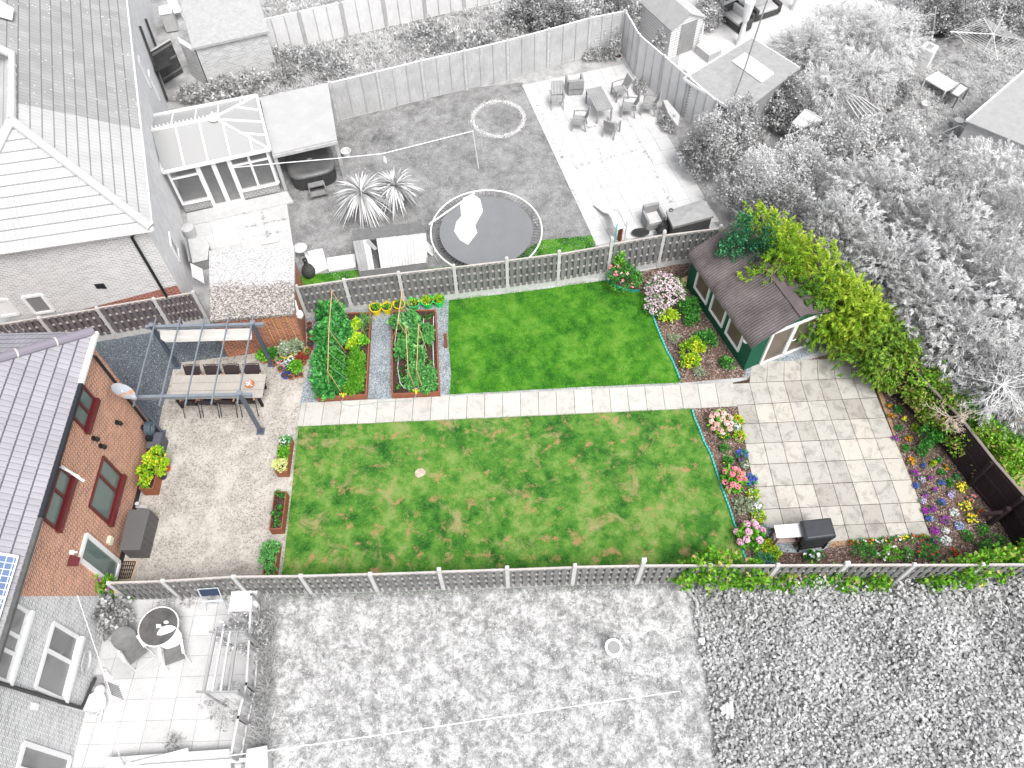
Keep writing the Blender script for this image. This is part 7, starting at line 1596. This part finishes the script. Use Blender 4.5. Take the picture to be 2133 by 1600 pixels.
sofa('dark rattan sofa seen from behind, left under the gazebo', (1492,36), 32, 1.7)
sofa('dark rattan sofa with pale cushions, middle under the gazebo', (1532,52), 122, 1.3)
sofa('dark rattan sofa at the right side of the gazebo', (1588,30), 205, 1.3)
m = MB()
for k in range(5): m.cbox(g(1535,22)+Vector((0,0,.1+.13*k)), .9-.04*k, .7, .11)
tag(m.build('cushion_stack', G8, bevel=.02), 'stack of pale cushions in the middle of the gazebo seating', 'cushions')
# rotary dryer
rd_ = thing('rotary_dryer', 'white rotary clothes dryer with strung arms at the top right corner', 'clothes dryer', g(2047,112)); cpx_ = g(2047,112)
top_ = Vector((cpx_.x, cpx_.y, 1.9)); Lb('pole', GW, rd_, lambda m: m.tube([(0,0,0),(0,0,1.95)], .03, 8)); tips = [g(1979,66,1.75), g(2078,124,1.6), g(2140,86,1.75), g(2049,38,1.9)]
hub_ = cpx_+Vector((0,0,.9))
for tp in tips: m = MB(); m.tube([hub_+Vector((0,0,.1)), tp], .02, 6); m.build('arm', GW, rd_)
for k in range(7):
    f = .35+.65*k/6; m = MB(); q_ = [(hub_+Vector((0,0,.1))).lerp(tp, f) for tp in tips]; m.tube(q_, .008, 4, True); m.build('line', GW, rd_)
# garden swing chairs, table, washing machine, frames
for lab, px, rz_ in (('padded garden recliner behind the rotary dryer', (2030,48), 188), ('padded garden recliner left of the rotary dryer', (1992,78), 250)):
    t = thing('recliner', lab, 'chair', g(*px), R(rz_))
    Lb('seat_pad', G6, t, lambda m: m.slab([(-.27,-.25,.42),(.27,-.25,.42),(.27,.35,.46),(-.27,.35,.46)], .09), bevel=.03); Lb('back_pad', G6, t, lambda m: m.slab([(-.27,-.27,.46),(.27,-.27,.46),(.27,-.55,1.05),(-.27,-.55,1.05)], .09), bevel=.03)
    for s_ in (-1,1): Lb('frame_side', GW, t, lambda m: m.tube([(s_*.31,.4,0),(s_*.31,-.3,.62),(s_*.31,.3,.64)], .02)); Lb('leg', GW, t, lambda m: m.tube([(s_*.31,-.5,0),(s_*.31,.2,.5)], .02))
t = thing('round_table', 'white round table under the rotary dryer', 'table', g(2040,75)); Lb('table_top', GW, t, lambda m: m.lathe((0,0,.68), [(.38,0),(.38,.03)], 20)); Lb('leg', GW, t, lambda m: m.tube([(0,0,0),(0,0,.68)], .04))
wmA = [g(1920,105,.85), g(1932,103.5,.85), g(1947,120,.85), g(1934,124,.85)]; cc = g(1921,132); wm = thing('washing_machine', 'white discarded washing machine on the rough ground at the top right', 'washing machine', cc, R(-40))
Lb('cabinet', GW, wm, lambda m: m.box(-.3,.3,-.3,.3,0,.85), bevel=.01); Lb('top_recess', G4, wm, lambda m: m.box(-.14,.14,-.2,.2,.851,.86)); Lb('panel_seam', G4, wm, lambda m: m.box(-.301,.301,-.303,-.3,.42,.43))
def frame_(name, label, px4, z, nb_=2, mat=GW, glass=True, cat='frame'):
    P_ = [g(x, y, z) for x, y in px4]; t = thing(name, label, cat, Z(sum(P_,Vector((0,0,0)))/4, 0)); m = MB()
    for i in range(4): m.beam(P_[i], P_[(i+1)%4], .05, .06)
    for k in range(1, nb_+1): m.beam(P_[0].lerp(P_[1],k/(nb_+1)), P_[3].lerp(P_[2],k/(nb_+1)), .04, .05)
    m.build('frame', mat, t)
    if glass: m = MB(); m.slab(P_[::-1], .01); m.build('pane', G6, t)
    for p in P_: m = MB(); m.beam(Z(p,0), Z(p,z-.031), .05, .05); m.build('leg', mat, t)
frame_('cold_frame', 'white glazed cold frame on the rough ground at the top right', [(1928,165),(1953,151),(1998,178),(1970,190)], .4)
frame_('raised_tray', 'dark edged tray beside the white cold frame', [(1980,195),(2000,173),(2018,184),(1996,203)], .6, 0, G3, True, 'tray')
frame_('slatted_pallet', 'tilted slatted timber frame in the bushes, upper right', [(1752,192),(1796,205),(1838,235),(1790,250)], 1.3, 4, W_p, False)
frame_('greenhouse_panel', 'broken greenhouse frame poking out of the bushes', [(1650,257),(1678,228),(1715,250),(1672,265)], 1.6, 1, W_p, True)
m = MB(); m.lathe(g(1999,250,.4), [(.14,-.4),(.19,0),(.2,0),(.16,-.02)], 14); tag(m.build('terracotta_pot', G6), 'round grey pot beside the far right pale roof', 'pot')
m = MB(); m.lathe(g(1929,215,.25), [(.16,-.25),(.2,0),(.17,0),(.1,-.1)], 14); tag(m.build('bucket', G6), 'grey bucket beside the tray at the top right', 'bucket')
frz = 2.0; RR = [g(2012,252,frz), g(2133,148,frz), g(2260,200,frz), g(2200,330,frz)]; s4 = thing('flat_roofed_shed', 'large flat grey roofed building at the right edge', 'outbuilding', Z(sum(RR,Vector((0,0,0)))/4,0)); m = MB(); m.slab([RR[0],RR[3],RR[2],RR[1]], .08); m.build('roof', plain('roof_sheet_mid', .36, .1, 3, .8, fine=.15), s4)
m = MB(); m.beam(RR[0], RR[1], .06, .1); m.build('roof_edge', GW, s4)
cc = sum(RR, Vector((0,0,0)))/4; q_ = [Z(cc+(p-cc)*.95, 0) for p in RR]; m = MB()
for a, b_ in zip(q_, q_[1:]+q_[:1]): m.poly([Z(a,0), Z(b_,0), Z(b_,frz-.09), Z(a,frz-.09)])
m.build('wall', G6, s4)
frame_('sand_box', 'square timber framed bed beside the far right building', [(1962,278),(1998,262),(2030,276),(2005,298)], .35, 0, W_p, False, 'planter')
m = MB(); m.lathe(g(1955,72,.0), [(.28,0),(.3,.1),(.28,.16),(.14,.16),(.12,.05)], 20); tag(m.build('tyre', G1), 'black tyre on the ground left of the recliners', 'tyre')
# ================================================================== TREES AND FOLIAGE MASSES
F_green = leafmat('conifer_green', [(0, (.06,.16,.015)), (.35, (.16,.33,.02)), (.7, (.33,.52,.035)), (1, (.58,.70,.09))], .7, trans=.25)
F_greend = leafmat('conifer_dark', [(0, (.03,.10,.015)), (.5, (.10,.24,.025)), (1, (.28,.44,.05))], .7)
F_ivy = leafmat('ivy_green', [(0, (.05,.18,.015)), (.5, (.15,.40,.025)), (.8, (.30,.56,.05)), (.9, (.50,.48,.16)), (1, (.50,.34,.16))], .6, trans=.2)
F_teal = leafmat('shrub_deep_green', [(0, (.01,.07,.035)), (.6, (.03,.17,.07)), (1, (.10,.32,.14))], .5)
F_gc = leafmat('conifer_grey', [(0, .34), (.4, .55), (.75, .76), (1, .90)], .9, .1, trans=.38); F_gl = leafmat('conifer_pale', [(0, .42), (.4, .66), (1, .92)], .9, .1, trans=.38)
F_gd = leafmat('shrub_grey', [(0, .22), (.5, .50), (.9, .78), (1, .9)], .9, .1, trans=.35); F_gi = leafmat('ground_ivy', [(0, .40), (.5, .56), (.9, .68), (1, .85)], .9, .1, trans=.3)
F_twig = plain('bare_twig', .8, .15, 8, .9); F_twigb = plain('twig_tan', (.42,.32,.22), .2, 8, .9)
def twigs(parent, c, r_, n, mat, name='bare_twig', rad=.014, up=.5, depth=3):
    def br_(m, p, d, L, k, rd):
        pts = [p]; 
        for i in range(3): d = (d+Vector(rng.normal(size=3))*.28).normalized(); p = p+d*L/3; pts.append(p)
        m.tube(pts, [rd, rd*.85, rd*.7, rd*.5], 4)
        if k > 0:
            for i in range(3): br_(m, pts[rng.integers(1,4)], (d+Vector(rng.normal(size=3))*.75).normalized(), L*.62, k-1, rd*.62)
    for i in range(n):
        m = MB(); d = Vector(rng.normal(size=3)); d.z = abs(d.z)*up; br_(m, Vector(c), d.normalized(), r_, depth, rad); m.build(name, mat, parent)
def trunk(parent, c, h, mat, r_=.09, n=5):
    m = MB(); m.tube([Vector((c[0],c[1],0)), Vector((c[0]+.05,c[1],h*.45)), Vector((c[0],c[1]+.05,h*.8))], [r_, r_*.7, r_*.35], 7)
    for k in range(n):
        z = h*(.25+.5*k/n); a = rng.uniform(0,6.28); m.tube([Vector((c[0],c[1],z)), Vector((c[0]+math.cos(a)*h*.22, c[1]+math.sin(a)*h*.22, z+h*.12))], [r_*.5, r_*.15], 5)
    m.build('trunk', mat, parent)
M_bark = plain('bark_brown', (.10,.07,.05), .3, 10, .95); M_barkg = plain('bark_grey', .25, .3, 10, .95)
CLIP = None
def conifer(label, px, z, rad, n, mat, L=.20, W=.045, nl=18, den=1.9, clip=None, name='conifer', tw=None, bark=None, cat='tree', leaf=None, group=None):
    """px: picture point of the crown centre at height z*.8"""
    if leaf is None: L *= .62; W *= .72; nl = int(nl*1.5); n = int(n*den)
    else: L *= .85; W *= .85; n = int(n*1.25)
    c = g(px[0], px[1], z*.75); t = thing(name, label, cat, (c.x,c.y,0), group=group); trunk(t, (c.x,c.y), z*.8, bark or M_bark)
    P_, D_ = shell((c.x,c.y,z*.35), (rad[0],rad[1],z*.65), n, -.25, .35, .22)
    P2, D2 = shell((c.x,c.y,z*.3), (rad[0]*.72,rad[1]*.72,z*.5), n//3, -.1, .5, .2)
    P_ = np.concatenate([P_,P2]); D_ = np.concatenate([D_,D2])
    if clip is not None:
        k = clip(P_); P_, D_ = P_[k], D_[k]
    v0 = np.clip(.5+.35*np.sin(P_[:,0]*2.1+P_[:,1]*1.3)+rng.normal(size=len(P_))*.22, 0, 1)
    a = fronds(P_, D_, nl, L, W, v0=v0) if leaf is None else clumps(P_, D_, nl, L*.8, L*.75, W*2.2, v0=v0)
    if clip is not None: k = clip(a[0]); a = tuple(x[k] for x in a)
    leafmesh('crown', a[0], a[1], a[2], a[3], a[4], mat, t)
    if tw: twigs(t, (c.x, c.y, z*.55), z*.28, tw, F_twig if mat in (F_gc, F_gl) else F_twigb)
    return t
# dividing line of the garden hedge: a vertical face from (1690,432) to (2140,925) at 3 m
q0, q1 = g(1655,430,3.0), g(2130,912,2.2); dq = (q1-q0).normalized(); nq = Vector((dq.y,-dq.x,0)); nq = nq if nq.x < 0 else -nq
def clipG(P_): return (P_[:,0]-q0.x)*nq.x + (P_[:,1]-q0.y)*nq.y > -.02
def clipR(P_): return (P_[:,0]-q0.x)*nq.x + (P_[:,1]-q0.y)*nq.y < .25
GH = 'green conifers of the hedge behind the summerhouse'
conifer('yellow green conifer at the top left of the hedge beside the slatted fence', (1585,478), 3.2, (1.0,.75), 190, F_green, clip=clipG, group=GH)
conifer('bright conifer above the summerhouse ridge', (1640,515), 3.4, (1.2,1.0), 290, F_green, clip=clipG, tw=3, group=GH)
conifer('large bright conifer drooping over the summerhouse roof', (1622,560), 3.3, (1.0,.8), 260, F_green, clip=clipG, tw=2, group=GH)
conifer('conifer with tan twigs right of the one over the roof', (1725,570), 3.2, (1.05,1.0), 220, F_green, clip=clipG, tw=4, group=GH)
conifer('darker conifer at the summerhouse front gable', (1690,618), 2.9, (.75,.6), 170, F_greend, clip=clipG, group=GH)
conifer('shaggy conifer right of the summerhouse doors', (1762,626), 3.0, (.85,.7), 230, F_green, L=.24, clip=clipG, group=GH)
conifer('shaggy bright conifer hanging over the patio corner', (1812,656), 2.9, (.75,.62), 210, F_green, L=.25, clip=clipG, group=GH)
conifer('dark conifer between the shaggy conifers and the grey trees', (1840,690), 2.8, (.95,.9), 170, F_greend, clip=clipG, group=GH)
conifer('dark low conifer behind the shaggy bright one', (1870,722), 2.5, (.8,.7), 160, F_greend, clip=clipG, tw=2, group=GH)
conifer('deep green round shrub on the back corner of the summerhouse roof', (1540,495), 3.9, (.62,.45), 200, F_teal, L=.12, W=.035, nl=16, clip=clipG, name='leafy_shrub', leaf=1)
conifer('deep green shrub on the rear slope of the summerhouse roof', (1585,515), 3.7, (.45,.35), 120, F_teal, L=.12, W=.035, nl=16, clip=clipG, name='leafy_shrub', leaf=1)
conifer('green bramble over the black fence, upper', (1905,748), 2.1, (.75,.6), 230, F_ivy, L=.12, W=.05, nl=16, name='bramble', leaf=1, clip=clipG, cat='shrub')
conifer('green bramble over the black fence, second', (1955,792), 2.1, (.75,.65), 260, F_ivy, L=.12, W=.05, nl=16, name='bramble', leaf=1, clip=clipG, cat='shrub')
conifer('green bramble over the black fence, third', (2008,842), 2.0, (.8,.7), 300, F_ivy, L=.12, W=.05, nl=16, name='bramble', leaf=1, clip=clipG, tw=2, cat='shrub')
conifer('green bramble over the black fence, fourth', (2062,888), 2.0, (.8,.75), 300, F_ivy, L=.12, W=.05, nl=16, name='bramble', leaf=1, clip=clipG, cat='shrub')
conifer('green bramble at the right edge above the black fence cap', (2115,938), 2.0, (.75,.75), 260, F_ivy, L=.12, W=.05, nl=16, name='bramble', leaf=1, cat='shrub')
t = thing('bare_branch', 'pale bare twiggy branch hanging over the black fence', 'branch', Z(g(1990,850,2.2),0)); twigs(t, g(1978,868,1.9), .5, 8, plain('twig_pale', (.62,.52,.44), .2, 8, .9), up=-.1, rad=.018)
# undergrowth under the conifers at the patio corner
plant('undergrowth', 'low brown twiggy undergrowth at the patio corner beneath the conifers', (1830,770), .5, (.6,.5), 70, 7, .16, .02, leafmat('dead_twigs', [(0, (.06,.035,.02)), (.7, (.22,.12,.07)), (1, (.40,.28,.18))], .9))
# grey trees
GT = 'pale grey conifers right of the hedge'
for lab, x, y, z, rx, ry, n, mt, L, tw_ in (
    ('grey conifer touching the top of the hedge line',1760,470,3.6,1.5,1.3,330,F_gc,.22,3),
    ('pale wispy conifer above the hedge line',1820,390,3.6,1.6,1.4,380,F_gl,.24,4),
    ('grey conifer in the upper middle of the grove',1930,370,3.8,1.7,1.4,400,F_gc,.24,0),
    ('pale conifer at the upper right of the grove',2070,360,4.0,1.7,1.5,400,F_gl,.24,3),
    ('grey conifer at the right edge, upper',2150,450,4.2,1.6,1.5,330,F_gc,.24,0),
    ('tall grey conifer in the middle of the grove',1970,480,4.2,1.7,1.5,430,F_gc,.25,3),
    ('grey conifer just beyond the hedge, upper',1860,540,3.8,1.4,1.3,330,F_gc,.22,5),
    ('grey conifer just beyond the hedge, middle',1930,620,3.8,1.4,1.3,330,F_gc,.22,3),
    ('grey conifer in the right middle of the grove',2060,570,4.2,1.7,1.5,420,F_gc,.25,0),
    ('pale conifer just beyond the hedge, lower',2010,690,3.8,1.4,1.3,330,F_gl,.24,3),
    ('grey conifer at the right edge, lower',2130,640,4.3,1.6,1.5,380,F_gc,.25,0),
    ('grey conifer at the lower end of the grove',2070,790,3.4,1.1,1.1,260,F_gc,.22,3),
    ('grey conifer at the lower right edge of the grove',2150,800,3.6,1.4,1.3,300,F_gc,.22,0)):
    conifer(lab, (x,y), z, (rx,ry), n, mt, L=L, clip=clipR, tw=tw_ or None, bark=M_barkg, group=GT)
t = thing('bare_branch', 'tangle of white bare branches at the right edge of the grove', 'branch', Z(g(2090,790,3.5),0)); twigs(t, g(2090,800,3.3), .85, 16, F_twig, up=.25, rad=.014)
for lab, x, y, z, rx, ry, n, mt, L in (
    ('dense grey leafy shrub at the right end of the panel fence',1475,290,2.2,.9,.9,190,F_gd,.13),
    ('large round grey leafy shrub right of the pale patio',1530,250,2.6,1.3,1.1,330,F_gd,.13),
    ('pale rounded shrub below the large grey shrub',1590,345,2.5,1.05,.95,300,F_gl,.10),
    ('grey leafy shrub beside the covered grill',1475,390,2.2,.85,1.0,220,F_gd,.13),
    ('grey leafy shrub above the hedge top',1555,420,2.6,1.0,.8,240,F_gd,.13),
    ('pale shrub between the round shrub and the conifers',1670,330,2.8,1.3,1.2,330,F_gl,.12),
    ('grey shrub above the hedge line on the left',1650,420,3.0,1.2,.9,280,F_gd,.13),
    ('dark grey shrub beside the flat shed roof',1660,200,2.0,1.0,1.0,230,F_gd,.14),
    ('grey shrub behind the broken greenhouse frame',1740,280,2.2,1.2,1.0,260,F_gc,.14),
    ('pale shrub below the timber frame',1860,270,1.6,1.3,.9,260,F_gl,.16),
    ('grey shrub below the washing machine',1862,180,1.2,.8,.6,130,F_gd,.14)):
    conifer(lab, (x,y), z, (rx,ry), n, mt, L=L, W=.05, nl=16, name='leafy_shrub', leaf=1, clip=clipR, bark=M_barkg, cat='shrub')
for lab, x, y, z, rx, ry, n, mt in (
    ('pale wispy willow like shrub at the top right, left part',1690,90,2.0,1.3,1.5,240,F_gl),
    ('pale wispy willow like shrub at the top right, middle part',1770,60,2.4,1.6,1.6,330,F_gl),
    ('pale wispy willow like shrub at the top right, right part',1850,60,2.4,1.5,1.6,300,F_gl),
    ('grey wispy shrub below the willow like shrubs',1800,150,1.9,1.7,1.1,290,F_gc),
    ('grey wispy shrub left of the timber frame',1720,180,1.9,1.1,1.0,200,F_gc)):
    conifer(lab, (x,y), z, (rx,ry), n, mt, L=.34, W=.03, nl=16, name='wispy_shrub', bark=M_barkg, cat='shrub')
for i, (x, y, z, rx, ry) in enumerate(((1170,20,2.2,1.2,.7),(1230,12,2.4,1.2,.8),(1290,-5,2.4,1.0,.8),(1100,5,1.6,1.1,.6))):
    conifer('dark grey leafy bush behind the panel fence, %s from the right' % ORD[(2,1,0,3)[i]], (x,y), z, (rx,ry), 220, F_gd, L=.14, W=.05, nl=16, name='leafy_bush', leaf=1, bark=M_barkg, cat='bush')
for i, (x, y, z, rx, ry) in enumerate(((1990,10,2.0,1.3,.8),(2060,-5,2.2,1.4,.8),(2125,10,2.2,1.2,.9),(1930,-5,2.0,1.2,.8),(1480,10,1.5,.6,.5))):
    conifer('dark grey bush along the top right edge, %s from the left' % ORD[(2,3,4,1,0)[i]], (x,y), z, (rx,ry), 200, F_gd, L=.14, W=.05, nl=16, name='leafy_bush', leaf=1, bark=M_barkg, cat='bush')
spiky('spiky_palm', 'spiky grey palm behind the pale timber shed', (1412,5), 1.2, .7, 110, M_cord, False)
m = MB(); m.beam(g(1940,85,0), g(1948,15,2.2), .1, .1); tag(m.build('timber_stake', W_g), 'grey timber stake standing beside the wispy shrubs at the top right', 'stake')
# overgrown strip: dark broad leafed weeds and pale long grass
WG = 'weed clumps in the overgrown strip'
for i, (x, y, rx, ry, z, mt, L, nl) in enumerate(((400,195,.7,.5,.6,F_gd,.16,8),(470,180,.8,.6,.7,F_gd,.17,8),(520,165,.7,.5,.7,F_gd,.17,8),(610,120,.9,.8,.8,F_gd,.15,8),(660,115,1.0,.9,.8,F_gd,.15,8),(700,140,.8,.6,.6,F_gd,.15,8),(590,150,.7,.6,.6,F_gd,.15,8),(880,75,1.1,.8,.7,F_gd,.15,8),(940,95,1.0,.7,.8,F_gd,.15,8),(1000,85,1.0,.8,.8,F_gd,.15,8),(560,115,.5,.5,.6,F_gd,.15,8),(1060,50,.9,.7,.6,F_gd,.14,8),(900,55,.7,.5,.6,F_gd,.14,8))):
    plant('weed_clump', 'dark leafy weed clump in the overgrown strip behind the panel fence, %s from the left' % ORD[sorted([400,470,520,610,660,700,590,880,940,1000,560,1060,900]).index(x)], (x,y), z, (rx,ry), int(110*rx), nl, L, L*.5, mt, cat='weeds', group=WG)
def tufts(name, label, poly_px, n, L, W, mat, z=.02, lean=.6, nb=14, cat='grass'):
    p = scatter([tuple(g(*q_)) for q_ in poly_px], n); C_ = np.repeat(np.concatenate([p, np.full((n,1), z)], 1), nb, 0)+rng.normal(size=(n*nb,3))*np.array([.05,.05,0])
    D_ = rng.normal(size=(n*nb,3))*lean+np.array([0,0,1.]); v = np.repeat(rng.random(n), nb)*.6+rng.random(n*nb)*.4
    o = leafmesh(name, C_, D_, L*rng.uniform(.5,1.2,n*nb), W, v, mat, kind='stuff'); return tag(o, label, cat)
G_lg = leafmat('long_grass_pale', [(0, .30), (.5, .62), (1, .92)], .9)
tufts('long_grass', 'pale long grass of the overgrown strip behind the panel fence', [(540,200),(560,120),(870,50),(1270,-40),(1280,90),(960,180),(700,245)], 1700, .45, .02, G_lg, nb=16, lean=.8)
tufts('long_grass', 'rough pale grass beyond the far panel fence', [(545,60),(560,-60),(1000,-60),(880,-5)], 1200, .2, .025, G_lg)
tufts('long_grass', 'rough grass of the top right garden', [(1850,190),(2000,110),(2133,60),(2133,150),(2000,260),(1900,270)], 900, .14, .02, G_w)
tufts('long_grass', 'rough grass along the foot of the bottom fence on the neighbour side', [(545,1236),(1420,1211),(1420,1222),(545,1250)], 420, .22, .014, leafmat('fence_foot_grass', [(0, (.10,.20,.05)), (.4, .35), (1, .75)], .9), lean=.7)
tufts('long_grass', 'tall grey grass beside the trellis fence', [(548,1250),(575,1250),(570,1400),(560,1590),(525,1590),(545,1420)], 260, .42, .02, F_gc, lean=.6)
# plants of the lower left patio
plant('leafy_bush', 'dark grey round leafed bush against the pale house wall and bottom fence', (222,1275), .9, (.62,.75), 190, 8, .14, .10, F_gd)
plant('leafy_bush', 'green and orange leafed climber where the bottom fence meets the house', (215,1222), 1.35, (.42,.3), 120, 8, .10, .06, F_ivy, fl=[(P_ora,7,.05),(P_pur,3,.06)])
plant('leafy_bush', 'green low climber along the left end of the bottom fence', (248,1236), .7, (.5,.16), 70, 8, .10, .06, F_ivy)
plant('flowering_bush', 'grey small leafed bush at the top of the garden arch', (497,1318), 1.2, (.75,.5), 150, 8, .07, .035, F_gd, fl=[(P_whi,60,.04)])
plant('flowering_bush', 'grey small leafed bush at the bottom of the garden arch', (480,1470), 1.0, (.7,.6), 170, 8, .07, .03, F_gd)
plant('leafy_bush', 'grey bush right of the garden arch beside the trellis fence', (530,1330), .8, (.35,.7), 120, 8, .08, .035, F_gd)
plant('weed_clump', 'small dark weed growing in the paving near the bottom edge', (361,1548), .3, (.17,.2), 26, 8, .12, .012, leafmat('weed_dark', [(0,.05),(1,.3)]), cat='weed')
plant('low_plants', 'low dark weeds along the foot of the bottom fence, lower left patio', (390,1251), .2, (1.2,.12), 60, 7, .09, .03, F_gd, cat='weeds')
for lab, px, z, rad in (('dark climber in the corner of the two panel fences',(1281,88),1.6,(.24,.22)),('dark ivy clump climbing the pale timber shed wall',(1373,88),1.5,(.24,.22)),('low leafy plants in the top corner bed of the pale patio',(1245,112),.45,(.7,.3)),('weeds along the foot of the pale panel fence, upper',(1333,180),.25,(.25,.5)),('leafy plants at the lower end of the pale panel fence',(1392,250),.5,(.35,.6))):
    plant('corner_plant', lab, px, z, rad, int(60+rad[0]*rad[1]*500), 8, .10, .05, F_gd)
# ivy over the right half of the bottom fence
for i, (x, y, rx, z) in enumerate(((1440,1192,.45,1.7),(1495,1182,.7,2.0),(1560,1194,.6,1.5),(1625,1206,.6,.95),(1690,1207,.55,.95),(1750,1207,.6,.95),(1820,1206,.5,.9),(1950,1203,.5,1.0),(2020,1184,.7,1.75),(2085,1168,.8,1.85),(2130,1160,.7,1.9))):
    plant('fence_ivy', 'bright green ivy on the outer face of the bottom fence, %s from its left end' % ORD[i], (x,y), z, (rx,.38 if i != 1 else .55), int(150*rx), 9, .12, .10, F_ivy, cat='ivy', group='ivy on the bottom fence')
# ground ivy field
gi = [tuple(g(*q_)) for q_ in ((1440,1214),(1600,1207),(2133,1192),(2260,1190),(2300,1660),(1508,1660),(1496,1560),(1478,1420),(1462,1330))]
p = scatter(gi, 11000); zz = .30+.16*np.sin(p[:,0]*1.7+np.sin(p[:,1]*1.3))+.12*np.sin(p[:,1]*2.3+p[:,0])+.09*rng.normal(size=len(p)); zz = np.maximum(zz, .03)
edge = np.minimum(1, np.maximum(.15, (p[:,0]-g(1470,1400).x+.2)*.9)); P_ = np.stack([p[:,0],p[:,1],zz*edge+.05],1)
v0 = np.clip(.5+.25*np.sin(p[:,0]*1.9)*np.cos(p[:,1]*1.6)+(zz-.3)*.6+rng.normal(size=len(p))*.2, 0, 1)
a = clumps(P_, np.tile(np.array([0,0,.2]), (len(P_),1)), 8, .10, .10, .09, up=.12, out=.2, v0=v0, zj=.38)
tag(leafmesh('ground_ivy', a[0], a[1], a[2], a[3], a[4], F_gi, kind='stuff'), 'dense pale grey ground ivy filling the lower right corner', 'ground cover')
tufts('long_grass', 'long pale grass blades growing through the ground ivy', [(1560,1260),(2100,1240),(2120,1580),(1640,1580)], 60, .5, .022, G_lg, z=.3, lean=.8, nb=12)
p = scatter(gi, 26); C_ = np.stack([p[:,0],p[:,1],np.full(26,.75)],1)
a = clumps(C_, np.tile(np.array([0,0,1.]),(26,1)), 8, .02, .07, .06, v0=np.ones(26)); tag(leafmesh('bindweed_flowers', a[0], a[1], a[2], a[3], a[4], P_whi, kind='stuff'), 'small white bindweed flowers dotted over the ground ivy', 'flowers')

# weeds in the joints of the pale patios
jw = []
for (ax, ay, bx, by, n) in ((1118,215,1172,330,26),(1150,225,1205,355,14),(1205,345,1330,312,22),(1245,300,1262,360,12),(1330,290,1365,350,10),(1300,240,1400,430,26),(1210,270,1300,250,12),(1180,400,1340,375,10),(500,478,600,455,20),(545,440,560,500,16),(500,500,600,480,16)):
    a, b_ = g(ax,ay,.03), g(bx,by,.03); u = rng.random(n)[:,None]; jw.append(np.array(a)+u*np.array(b_-a)+rng.normal(size=(n,3))*np.array([.02,.02,0]))
jw = np.concatenate(jw); a = clumps(jw, np.tile(np.array([0,0,1.]),(len(jw),1)), 7, .03, .05, .02)
tag(leafmesh('joint_weeds', a[0], a[1], a[2], a[3], a[4], leafmat('joint_weed', [(0,.05),(1,.3)]), kind='stuff'), 'small dark weeds growing in the joints of the pale patios', 'weeds')

tufts('grass_tufts', 'small darker grass tufts dotted over the pale lawn', [(556,1245),(1100,1232),(1425,1222),(1490,1620),(548,1620)], 1500, .09, .014, leafmat('tuft_grey', [(0,.18),(1,.5)], .9, .1), nb=12, lean=1.0)
